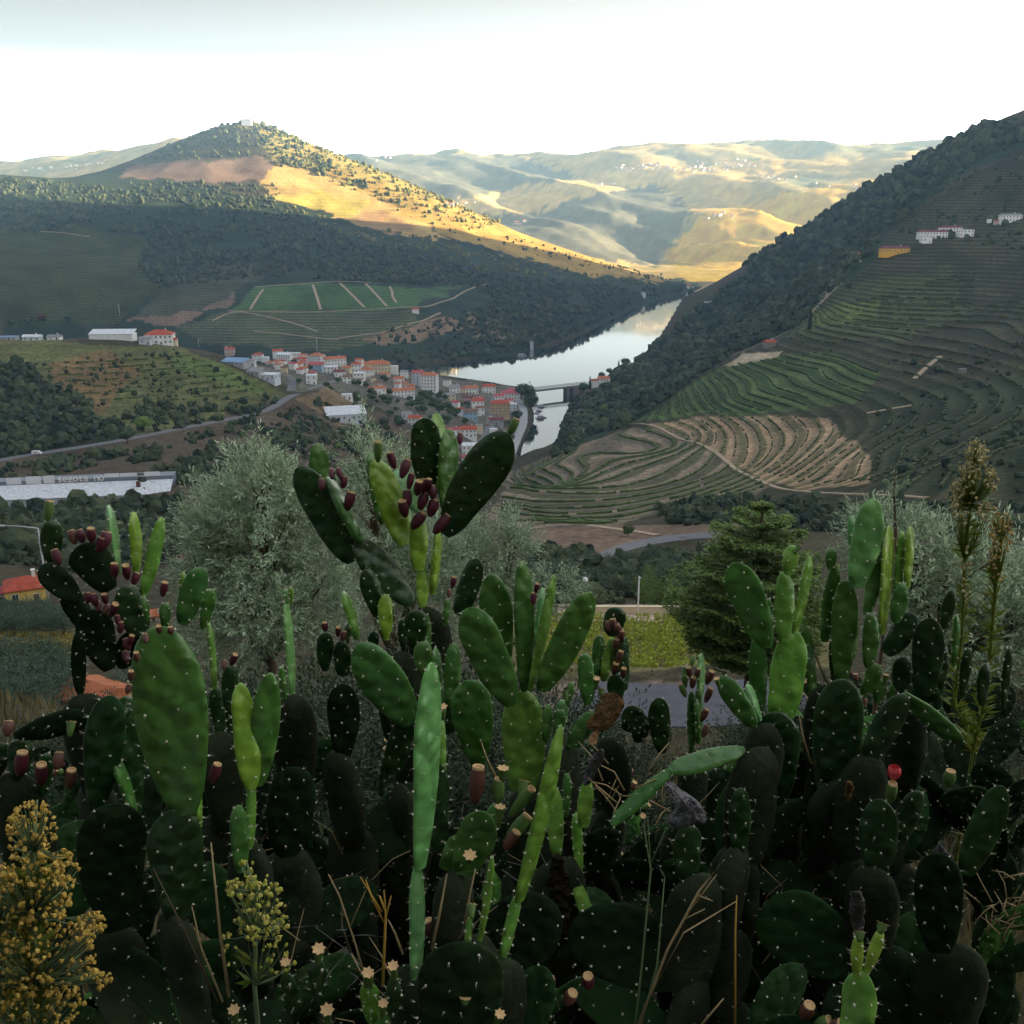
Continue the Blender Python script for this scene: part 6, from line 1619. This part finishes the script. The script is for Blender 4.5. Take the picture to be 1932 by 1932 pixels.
plant('tall right hand prickly pear with a curved left pad', 2.8, [
 (1452,1520,1462,1340,106,10,'d',0,0,.62),(1472,1355,1500,1190,72,14,'l',0,0,.62),(1430,1345,1431,1205,42,30,'m',.1,.1,.6),(1449,1222,1386,1066,68,-6,'m',-.02,-.04,.3),(1478,1212,1482,1078,43,25,'l',.0,.0,.4),(1499,1195,1533,1050,28,60,'l',.03,.03,.5),(1488,1085,1495,1028,34,20,'l',0,0,.4),(1456,1215,1450,1150,16,60,'m',.06,.06),(1455,1190,1452,1130,18,40,'m',.1,.1),(1535,1325,1524,1165,30,50,'m',.15,.15),(1500,1330,1515,1230,26,60,'d',.15,.15)],
 [(1503,1037,13,'s',16,.5)],stem=(1455,1530),stemw=.15)
plant('long drooping pads reaching left from the right hand cactus', 2.6, [(1405,1415,1262,1452,48,20,'m',0,-.05,.35,-.04),(1266,1452,1148,1555,38,25,'m',-.05,-.1,.4)],stem=(1420,1430))
plant('broad dark pad right of the scarred trunk', 2.7, [(1575,1470,1586,1278,102,6,'d',0,0,.4)],stem=(1575,1480))
plant('leaf like dark pad beside the road gap', 2.75, [(1424,1370,1361,1278,48,-10,'m',0,0,.3),(1432,1360,1412,1290,18,76,'b',.02,.02)],[(1355,1290,12,'s',20,-.3)],stem=(1428,1375))
plant('crown of upright pale green pads at the top right', 2.9, [
 (1588,1290,1600,1100,54,22,'m',0,0,.5),(1617,1108,1651,942,60,22,'b',.0,-.02,.34),(1612,1070,1611,972,26,50,'b',.05,.05),(1635,1160,1676,995,40,42,'b',.02,.02,.4),(1663,1195,1687,992,16,80,'y',.02,.02),(1690,1160,1709,1002,28,55,'l',.06,.06),(1711,1110,1722,994,23,55,'y',.06,.06),(1690,1175,1704,1100,34,25,'m',0,0),
 (1638,1260,1646,1156,38,30,'m',-.03,-.03),(1608,1240,1612,1130,20,76,'l',.05,.05),(1556,1210,1581,1070,38,38,'m',.05,.05),(1567,1075,1568,1034,26,20,'m',.05,.05,.4),(1575,1290,1570,1200,26,50,'d',.1,.1)],
 [(1582,1075,10,'s',14)],stem=(1590,1300))
plant('cluster of dark pads right of the pale crown', 3.0, [
 (1673,1235,1724,1156,50,-10,'d'),(1746,1312,1753,1164,62,8,'d',-.05,-.05),(1781,1190,1796,1112,30,30,'d',.1,.1),(1799,1256,1809,1160,21,55,'m'),(1815,1315,1826,1222,27,35,'d'),(1893,1332,1902,1218,24,50,'d'),(1700,1315,1703,1238,42,15,'d'),(1628,1315,1656,1253,34,20,'m'),(1655,1326,1663,1282,30,20,'m'),(1675,1320,1701,1276,24,40,'m'),(1730,1300,1735,1230,34,25,'d',.1,.1),(1775,1300,1780,1220,30,40,'d',.1,.1),(1852,1330,1858,1250,30,40,'d',.1,.1)],
 [(1670,1283,13,'s',20,.2)],stem=(1730,1330))
plant('arching pair of pads bent like an elbow on the right', 2.6, [(1640,1430,1706,1308,62,25,'d',0,0,.5),(1704,1310,1812,1395,46,35,'m',0,0,.5,.08)],stem=(1640,1440))
plant('dark pad with a single coral pink flower', 2.4, [(1655,1645,1657,1505,78,6,'d',0,0,.4),(1700,1590,1731,1490,48,25,'d',.02,.02)],[(1682,1496,23,'g',34,.15)],stem=(1660,1650))
plant('leaning dark pads at the lower right edge', 2.3, [(1822,1650,1891,1480,66,12,'d',0,0,.4),(1772,1795,1770,1605,100,5,'k',-.05,-.05,.5)],stem=(1790,1800))
plant('low plant with two bright green budding pads at the lower right', 1.9, [(1610,1980,1626,1835,82,10,'l',0,0,.6),(1615,1842,1621,1770,33,20,'y',0,0,.5),(1634,1835,1665,1757,33,25,'y',.02,.02,.5)],[(1622,1768,26,'s',20,0),(1663,1752,26,'s',20,.3)],stem=(1612,1980))
plant('narrow dark pad left of the scarred trunk', 2.5, [(1395,1610,1396,1485,50,10,'d')],stem=(1395,1610))
plant('largest glossy green pad standing in the left foreground', 2.2, [
 (340,1730,328,1525,114,4,'d',0,0,.6),(349,1536,297,1192,148,-6,'m',0,-.03,.34),(376,1560,372,1480,18,78,'l',.05,.05)],
 [(275,1205,12,'n',16),(300,1188,12,'n',14),(322,1190,12,'n',14),(258,1240,14,'n',18),(247,1275,14,'n',18),(242,1300,13,'n',18),(405,1460,24,'r',36,.3,.1)],stem=(340,1740))
plant('dull green pair of pads left of the largest pad', 2.3, [
 (183,1530,203,1308,80,14,'d',0,0,.34),(258,1545,231,1313,64,24,'d',.08,.08,.34),(254,1542,223,1420,22,78,'m',.03,.03),(225,1750,205,1508,140,6,'k',-.05,-.05,.5)],stem=(215,1760))
plant('pair of spotted pads, one light and one dark, on a short stem', 2.45, [
 (472,1600,478,1474,28,40,'l',0,0,.6),(474,1490,457,1291,55,14,'y',0,0,.3),(488,1482,512,1273,60,12,'m',.04,.04,.3),(455,1645,451,1522,44,20,'m',-.04,-.04,.5),(537,1318,533,1258,20,45,'m',.1,.1)],stem=(470,1610))
plant('dark round pad behind the spotted pair', 2.6, [(545,1610,553,1443,102,6,'k',0,0,.5)],stem=(545,1620))
plant('dark oval pad in the thicket left of the centre', 2.9, [(650,1425,646,1288,68,6,'k',0,0,.45)],stem=(650,1430))
plant('edge on column of pads with two budding tips', 3.0, [(551,1310,546,1130,25,66,'b',0,0,.6),(543,1140,538,1112,13,60,'b'),(548,1138,550,1108,13,60,'l')],stem=(551,1320))
plant('thin upright pad in front of the olive', 2.9, [(405,1300,400,1174,19,72,'l',0,0,.5),(420,1395,403,1295,34,25,'d',.05,.05),(440,1400,432,1300,30,30,'d',.1,.1),(430,1335,436,1254,36,15,'d')],[(440,1245,14,'r',20,.4),(423,1255,12,'n',16)],stem=(410,1400))
plant('horizontal dark pad at the left edge', 2.4, [(30,1390,168,1348,58,20,'k'),(40,1475,34,1392,54,20,'d'),(-20,1480,0,1400,60,10,'d'),(80,1500,85,1420,40,30,'d')],
 [(40,1442,28,'r',44,.1,-.1),(78,1462,26,'r',38,.0,-.1),(110,1436,22,'n',32,.1,-.1),(133,1470,24,'n',34,.1,-.1),(15,1375,22,'n',28,.1,-.1),(133,1376,20,'s',28,.1,-.1)],stem=(30,1480))
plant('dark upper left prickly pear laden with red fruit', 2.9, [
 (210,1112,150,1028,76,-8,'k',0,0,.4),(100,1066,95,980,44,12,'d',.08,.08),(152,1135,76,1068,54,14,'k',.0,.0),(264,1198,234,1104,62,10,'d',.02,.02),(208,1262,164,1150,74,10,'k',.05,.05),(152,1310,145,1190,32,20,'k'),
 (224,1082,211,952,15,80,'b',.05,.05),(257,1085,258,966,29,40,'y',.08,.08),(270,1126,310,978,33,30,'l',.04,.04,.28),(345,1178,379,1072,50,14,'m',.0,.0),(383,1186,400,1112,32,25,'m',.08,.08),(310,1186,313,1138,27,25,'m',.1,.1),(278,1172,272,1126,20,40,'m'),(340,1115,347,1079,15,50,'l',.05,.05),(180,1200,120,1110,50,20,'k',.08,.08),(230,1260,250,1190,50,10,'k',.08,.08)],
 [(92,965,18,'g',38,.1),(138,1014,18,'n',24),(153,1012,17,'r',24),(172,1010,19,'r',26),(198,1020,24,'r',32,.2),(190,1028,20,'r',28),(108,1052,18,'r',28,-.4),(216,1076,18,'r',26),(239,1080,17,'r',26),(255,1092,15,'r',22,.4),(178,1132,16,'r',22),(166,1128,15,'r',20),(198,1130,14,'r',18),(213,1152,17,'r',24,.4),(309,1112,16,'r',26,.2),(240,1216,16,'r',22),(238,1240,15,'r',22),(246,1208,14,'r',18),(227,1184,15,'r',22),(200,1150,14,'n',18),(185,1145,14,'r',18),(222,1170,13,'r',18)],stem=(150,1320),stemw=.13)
# coral flower petals
fl = at(1686, 1464, 2.36); fw = 2.36 / FPX
ft = thing('cactus_flower', 'single coral pink flower opening on the dark right hand pad', 'flower', fl - Vector((0, 0, 8 * fw)))
for k in range(9):
    a = k * .698; mb = MB(); vs = []; fs = []
    for i in range(6):
        s = i / 5; r = (4.2 + 9 * math.sin(s * 2.4) * (.85 if k % 2 else 1.0)) * fw; z = s * 31 * fw; wv = (3.0 + 5.0 * math.sin(min(1, s * 1.15) * 3.0)) * fw
        for q in (-1, 0, 1): vs.append((math.cos(a) * r - math.sin(a) * wv * q, math.sin(a) * r + math.cos(a) * wv * q, z))
    for i in range(5):
        for q in (0, 1): fs.append((i * 3 + q, i * 3 + q + 1, i * 3 + q + 4, i * 3 + q + 3))
    mb.add(vs, fs, 0, True); mb.build('petal', [M_PETAL], ft)
# dried papery pad and grey dead pads
def dead(label, Y, b, t, w, m_, curl=.25, name='dried_pad'):
    A, B = at(*b, Y), at(*t, Y - .05); L = (B - A).length; wm = w * Y / FPX
    o_ = thing(name, label, 'dried cactus pad', A, 0, 'dead pads')
    V, F, _ = pad_geo(L, wm, .012, .5, curl, 16, 16, .16, _seed[0] + 500); _seed[0] += 1
    V[:, 1] += .35 * wm * (vnoise(V[:, 0] / wm * 3 + 9, V[:, 2] / wm * 2.4 + _seed[0]) - .5); V[:, 0] *= 1 + .6 * (vnoise(V[:, 2] / wm * 3, V[:, 0] / wm * 2 + 70) - .5)
    n = EYE - A; p = obj('pad_skin', pad_mesh(V, F), [m_], o_); p.matrix_local = frame(B - A, n).to_4x4()
    return o_
dead('brown papery dried pad tip pointing up right of the central fan', 2.88, (1112, 1372), (1186, 1306), 52, M_PAPER)
dead('torn brown strip hanging under the papery pad tip', 2.86, (1128, 1378), (1112, 1410), 18, M_PAPER)
dead('grey withered stalk rising from the cut stump', 2.58, (1104, 1478), (1146, 1395), 26, M_GREYD)
dead('brown rotten trunk piece below the stump pads', 2.58, (1060, 1760), (1050, 1605), 44, M_CORK, .02)
dead('curled grey dead pad on a stump under the drooping pads', 2.4, (1262, 1552), (1330, 1512), 52, M_GREYD, .5)
dead('second curled grey dead pad folded over the first', 2.42, (1325, 1548), (1282, 1505), 40, M_GREYD, -.5)
dead('pale withered scrap hanging between dark pads on the right', 2.5, (1600, 1510), (1605, 1455), 16, M_PAPER)
dead('grey dead pad heap on the lower right trunk', 2.35, (1765, 1615), (1800, 1600), 46, M_GREYD, .3)
dead('shrivelled grey pad dangling at the lower right', 2.3, (1620, 1760), (1612, 1650), 34, M_GREYD, .2)
plant('brown rimmed stump pad under the curled dead pads', 2.4, [(1300,1660,1297,1556,62,8,'d',0,0,.6)],stem=(1300,1665))
# ------------------------------------------------------------------ the thicket between and behind
ENV = np.array([(0,1300),(60,1420),(150,1330),(240,1330),(300,1300),(420,1360),(560,1340),(640,1290),(700,1230),(860,1190),(960,1330),(1090,1260),(1180,1240),(1230,1330),(1290,1400),(1390,1440),(1440,1330),(1520,1250),(1640,1230),(1760,1200),(1860,1230),(1932,1240)], float)
def grow(t, A, axis, L, depth, left):
    n = axis.normalized()
    B = A + n * L
    px, py = proj(np.array(B))
    if py < np.interp(px, ENV[:, 0], ENV[:, 1]) or left[0] <= 0: return
    left[0] -= 1
    lib_pad(t, A, n, L, 'ddmkkk')
    if depth <= 0: 
        if random.random() < .55:
            for _ in range(random.randint(1, 3)):
                q = A + n * L * random.uniform(.86, .99) + Vector((random.gauss(0, .1) * L, random.gauss(0, .04), 0))
                place_fruit(t, q, q + (n + Vector((random.gauss(0, .3), random.gauss(0, .3), .5))).normalized() * .055, .038, random.choice('nnrgs'))
        return
    for _ in range(random.choice((1, 2, 2, 3))):
        d = (n + Vector((random.gauss(0, .55), random.gauss(0, .5), random.gauss(.1, .25)))).normalized()
        if d.z < .1: d.z = .3
        grow(t, A + n * L * random.uniform(.86, .95), d, L * random.uniform(.75, 1.0), depth - 1, left)
nfill = 0
random.seed(21)
for i in range(220):
    if nfill >= 84: break
    Y = random.uniform(2.0, 3.0) if i % 4 == 0 else random.uniform(2.7, 6.6); X = Y * random.uniform(-.66, .66)
    g = Vector((X, Y, h1(X, Y)))
    px, py = proj(np.array(g + Vector((0, 0, .5))))
    if py < np.interp(px, ENV[:, 0], ENV[:, 1]) + (20 if Y > 2.7 else 420): continue
    t = thing('prickly_pear', 'dark green prickly pear crowded in the shaded thicket', 'cactus', g, 0, 'thicket prickly pears')
    hs = random.uniform(.3, .9); tip = Vector((random.uniform(-.1, .1), random.uniform(-.1, .1), hs))
    stem_chain(t, g, g + tip, .07)
    grow(t, g + tip, Vector((random.gauss(0, .3), random.gauss(0, .3), 1)), random.uniform(.28, .40), 3 if Y > 2.7 else 1, [13 if Y > 2.7 else 4])
    for _ in range(3): lib_pad(t, g + tip * random.uniform(.1, .7), Vector((random.gauss(0, .7), random.gauss(0, .5), .8)).normalized(), random.uniform(.24, .36), 'dkkk'); nfill += 1
# ------------------------------------------------------------------ stalks and flowering weeds
M_STRAW = mat('dry_straw', (0.36, 0.27, 0.14), 0.8, 0.2, (20, 0.2)); M_STALKG = mat('green_stalk', (0.13, 0.19, 0.09), 0.7, 0.2); M_STALKY = mat('yellow_stalk', (0.50, 0.30, 0.06), 0.7, 0.2)
def stalk(label, Y, pts, r, m_, twigs=()):
    P = [at(x, y, Y) for x, y in pts]; t = thing('dry_stalk', label, 'dry stalk', P[0], 0, 'dry grass stalks')
    mb = MB(); mb.tube([p - P[0] for p in P], [r] + [r * .8] * (len(P) - 2) + [r * .4], 6); mb.build('stem', [m_], t)
    for tw in twigs:
        mb = MB(); mb.tube([at(x, y, Y) - P[0] for x, y in tw], [r * .6] * (len(tw) - 1) + [r * .25], 5); mb.build('twig', [m_], t)
stalk('long pale stalk slanting up right across the dark lower centre', 1.9, [(1205,1932),(1260,1790),(1320,1680),(1366,1622)], .0035, M_STRAW, [[(1318,1690),(1345,1700)],[(1290,1735),(1330,1715)],[(1300,1720),(1352,1650)]])
stalk('pale green stalk rising left of the long slanting stalk', 1.9, [(1195,1960),(1210,1830),(1228,1640),(1214,1555)], .003, M_STALKG, [[(1230,1625),(1258,1560)],[(1228,1640),(1222,1540)]])
stalk('second green stalk leaning right at the lower centre', 1.95, [(1210,1932),(1240,1820),(1254,1655)], .003, M_STALKG, [[(1254,1655),(1246,1640)]])
stalk('thin straw crossing behind the slanting stalk', 2.0, [(1215,1900),(1290,1760),(1390,1700)], .0025, M_STRAW)
stalk('broken straw at the bottom edge of the centre right', 1.8, [(1325,1932),(1365,1884)], .003, M_STRAW)
stalk('vertical ochre stalk under the scarred trunk', 2.1, [(1387,1940),(1387,1760),(1390,1690)], .0034, M_STALKY)
stalk('tall straw stalk left of the flowering weed', 2.0, [(432,1880),(415,1760),(398,1590)], .0042, M_STRAW)
stalk('thin dark stalk leaning left under the big pad', 2.0, [(410,1890),(350,1760),(290,1640)], .0028, M_BARK)
stalk('long thin straw in the lower left dark', 1.95, [(420,1890),(380,1790),(362,1710)], .0028, M_STRAW)
stalk('orange branching straw beside the pale column', 2.0, [(722,1860),(726,1770),(728,1720),(716,1690)], .0042, M_STALKY, [[(728,1730),(738,1690)],[(724,1740),(700,1690),(690,1660)],[(720,1720),(680,1655)],[(728,1720),(724,1680)]])
stalk('white straw behind the pale column', 2.0, [(815,1790),(830,1720),(843,1650)], .0042, M_STRAW)
stalk('pale straw under the banana shaped pad', 2.1, [(878,1740),(886,1690),(897,1640)], .0036, M_STRAW)
stalk('thin straw pointing up at the cup fruit', 2.3, [(935,1465),(918,1430),(908,1400)], .003, M_STRAW)
stalk('pair of straws below the papery pad', 2.5, [(760,1800),(745,1760),(732,1735)], .004, M_STRAW)
stalk('grey straw beside the orange straw', 2.1, [(690,1850),(670,1780),(640,1690),(620,1650)], .003, M_STRAW, [[(660,1750),(690,1680)]])
stalk('leaning straw in the dark right of the green trunk', 2.7, [(1530,1440),(1515,1390),(1508,1350)], .004, M_STRAW)
stalk('twin dry stems behind the dark pad on the right', 3.0, [(1565,1300),(1548,1260),(1535,1230)], .005, M_STRAW, [[(1560,1290),(1540,1235)]])
def weed(label, Y, base, heads, npx, size, m_, stemm, leaves=0, leafm=None, ysp=.12, group='flowering weeds'):
    """upright weed: main stem, side branches, many small seed heads"""
    A = at(*base[0], Y); g = Vector((A.x, A.y, h1(A.x, A.y))); t = thing('flowering_weed', label, 'weed', g, 0, group)
    main = [at(x, y, Y) for x, y in base]
    mb = MB(); mb.tube([(0, 0, -.1)] + [p - g for p in main], [.006] * (len(main)) + [.002], 6); mb.build('stem', [stemm], t)
    Vs, Fs = [], []; bb = MB(); BV, BF = ICO0
    for (cx, cy, rx, ry, n) in heads:
        for _ in range(n):
            a = random.uniform(0, 6.28); q = random.random() ** .55
            hx, hy = cx + math.cos(a) * rx * q, cy + math.sin(a) * ry * q
            p = at(hx, hy, Y + random.gauss(0, ysp)); s = size * Y / FPX * random.uniform(.6, 1.2)
            Vs.append(BV * (1 + 1.1 * (RNG.random((12, 1)) - .5)) * s * np.array([1, 1, 1.15]) + np.array(p - g)); Fs.append(BF + 12 * len(Fs))
            if random.random() < .5:
                k = min(range(len(main)), key=lambda i: abs(base[i][1] - (hy + 40)) + abs(base[i][0] - hx) * .4)
                bb.tube([main[k] - g, (main[k].lerp(p, .6) - g) - Vector((0, 0, .01)), p - g], [.0022, .0015, .0009], 4, 0, True, False)
    bb.build('branches', [stemm], t)
    h = obj('flower_heads', mesh_np('flower_heads', np.concatenate(Vs), np.concatenate(Fs)), [m_], t); h['kind'] = 'stuff'
    if leaves:
        Cs, Ds = [], []
        for _ in range(leaves):
            k = random.random() ** 1.2 * (len(main) - 1.01) * .66; i = int(k); p = main[i].lerp(main[i + 1], k - i) - g
            d = Vector((random.gauss(0, 1), random.gauss(0, .6), random.uniform(.2, 1.2))).normalized(); Cs.append(tuple(p + d * .03)); Ds.append(tuple(d))
        V, F = quads(np.array(Cs), np.array(Ds), rnd_unit(leaves), RNG.uniform(.04, .08, leaves), RNG.uniform(.008, .014, leaves))
        obj('leaves', mesh_np('leaves', V, F), [leafm], t)
M_HEADY = leaf_mat('yellow_heads', (0.36, 0.24, 0.035), (0.62, 0.42, 0.10), 0.2, 0.8); M_HEADG = leaf_mat('greenish_heads', (0.30, 0.34, 0.04), (0.60, 0.52, 0.14), 0.2, 0.8); M_HEADT = leaf_mat('tan_heads', (0.42, 0.36, 0.16), (0.66, 0.58, 0.32), 0.2, 0.8)
M_WL = leaf_mat('weed_leaves', (0.10, 0.17, 0.02), (0.20, 0.22, 0.03), 0.3)
weed('bushy yellow seed head weed filling the lower left corner', 1.7, [(60,1960),(65,1850),(60,1720),(62,1600),(70,1510)], [(60,1570,48,60,130),(60,1680,80,75,230),(80,1800,105,85,280),(60,1890,100,65,220),(172,1745,28,26,50),(190,1845,20,22,26),(110,1640,40,40,70)], 0, 5.2, M_HEADY, M_STALKG, 260, M_WL, .08)
weed('second stem of the yellow weed at the left edge', 1.75, [(10,1960),(5,1850),(0,1750),(8,1640)], [(8,1720,40,90,130),(0,1850,50,80,120)], 0, 5.2, M_HEADY, M_STALKG, 120, M_WL, .08)
weed('small yellow green flowering weed below the spotted pair', 2.0, [(480,1860),(482,1760),(478,1680),(465,1625)], [(478,1675,52,26,80),(495,1735,52,52,110),(465,1635,14,16,8),(430,1790,14,30,10),(520,1800,40,40,22)], 0, 5, M_HEADG, M_STALKG, 20, M_WL, .06)
weed('tall weed stalk with tan plume rising over the right hand olive', 3.4, [(1845,1420),(1800,1330),(1815,1190),(1820,1060),(1830,950),(1838,870),(1842,835)], [(1842,855,24,28,110),(1838,890,30,22,90),(1808,925,16,22,70),(1872,905,12,26,60),(1815,975,14,22,50),(1800,955,10,20,24),(1862,965,20,20,60),(1835,930,10,40,40),(1822,1090,10,60,50)], 0, 2.7, M_HEADT, M_WL, 190, M_WL, .05)
weed('shorter ochre weed stalk right of the tall plume', 3.3, [(1835,1420),(1855,1330),(1868,1230),(1878,1110),(1890,1010),(1895,975)], [(1890,1005,24,40,130),(1880,1060,16,40,60)], 0, 2.6, leaf_mat('ochre_heads', (0.38, 0.26, 0.08), (0.56, 0.40, 0.15), 0.2, 0.8), M_WL, 200, M_WL, .05)
# withered flower cups scattered low in front
for i, (x, y, w) in enumerate(((445,1905,26),(618,1905,30),(722,1893,22),(600,1790,28),(690,1835,26),(745,1822,24),(540,1815,22),(1625,1868,18),(700,1838,20))):
    A = at(x, y + 26, 1.95); B = at(x + random.uniform(-4, 4), y, 1.93)
    g = Vector((A.x, A.y, A.z - .25)); t = thing('withered_bud', 'spent star shaped flower cup low in the dark foreground', 'flower bud', g, 0, 'spent flower cups')
    place_pad(t, at(x + random.uniform(-14, 14), y + 95, 1.97), at(x, y + 20, 1.955), random.uniform(.030, .046), .016, random.uniform(-.6, .6), random.choice('mld'))
    place_fruit(t, A, B, w * 1.95 / FPX, 's')
for k in range(16):
    x, y = random.uniform(160, 1880), random.uniform(1480, 1860); Yt = 3.6 - (y - 1400) / 460 * 1.5
    c = at(x, y, Yt); g = Vector((c.x, c.y, h1(c.x, c.y)))
    t = thing('dry_twigs', 'sparse dead twigs and dry stems caught between the shaded pads', 'twigs', g, 0, 'dead twigs in the thicket')
    for j in range(9):
        a = c - g + Vector((random.gauss(0, .07), random.gauss(0, .06), random.uniform(-.25, .05))); d = Vector((random.gauss(0, .7), random.gauss(0, .4), random.uniform(-.2, 1))).normalized() * random.uniform(.08, .24)
        mb = MB(); mb.tube([a, a + d * .5 + Vector((random.gauss(0, .02), 0, .01)), a + d], [.0022, .0018, .0008], 5); mb.build('twig', [random.choice((M_STRAW, M_BARK, M_GREYD))], t)
# tangle of bare twigs at the lower right
for (x, y, n) in ((1890, 1690, 26), (1150, 1480, 14), (1280, 1560, 10)):
    c = at(x, y, 2.6); g = Vector((c.x, c.y, h1(c.x, c.y))); t = thing('dry_twigs', {1890: 'tangle of bare grey twigs at the lower right edge', 1150: 'bare white twigs behind the cut stump', 1280: 'few bare twigs under the drooping pads'}[x], 'twigs', g)
    for k in range(n):
        a = c - g + Vector((random.gauss(0, .05), random.gauss(0, .05), random.uniform(-.12, .05))); d = Vector((random.gauss(0, .6), random.gauss(0, .4), random.uniform(.1, 1))).normalized() * random.uniform(.05, .14)
        mb = MB(); mb.tube([a, a + d * .5 + Vector((random.gauss(0, .012), 0, .01)), a + d], [.0025, .002, .001], 5); mb.build('twig', [M_STRAW], t)
# ------------------------------------------------------------------ air
def haze_box():
    mb = MB(); mb.box((0, 4600, 402), (30000, 11000, 934))
    m = bpy.data.materials.new('haze'); m.use_nodes = True
    nt = m.node_tree; nt.nodes.clear()
    v = nn(nt, 'ShaderNodeVolumePrincipled')
    v.inputs['Color'].default_value = (0.40, 0.67, 1.0, 1)
    v.inputs['Density'].default_value = HAZE_DENSITY
    v.inputs['Anisotropy'].default_value = 0.2
    o = nn(nt, 'ShaderNodeOutputMaterial'); lk(nt, v.outputs[0], o.inputs['Volume'])
    h = mb.build('haze', [m]); h['kind'] = 'stuff'
    return h
haze_box()
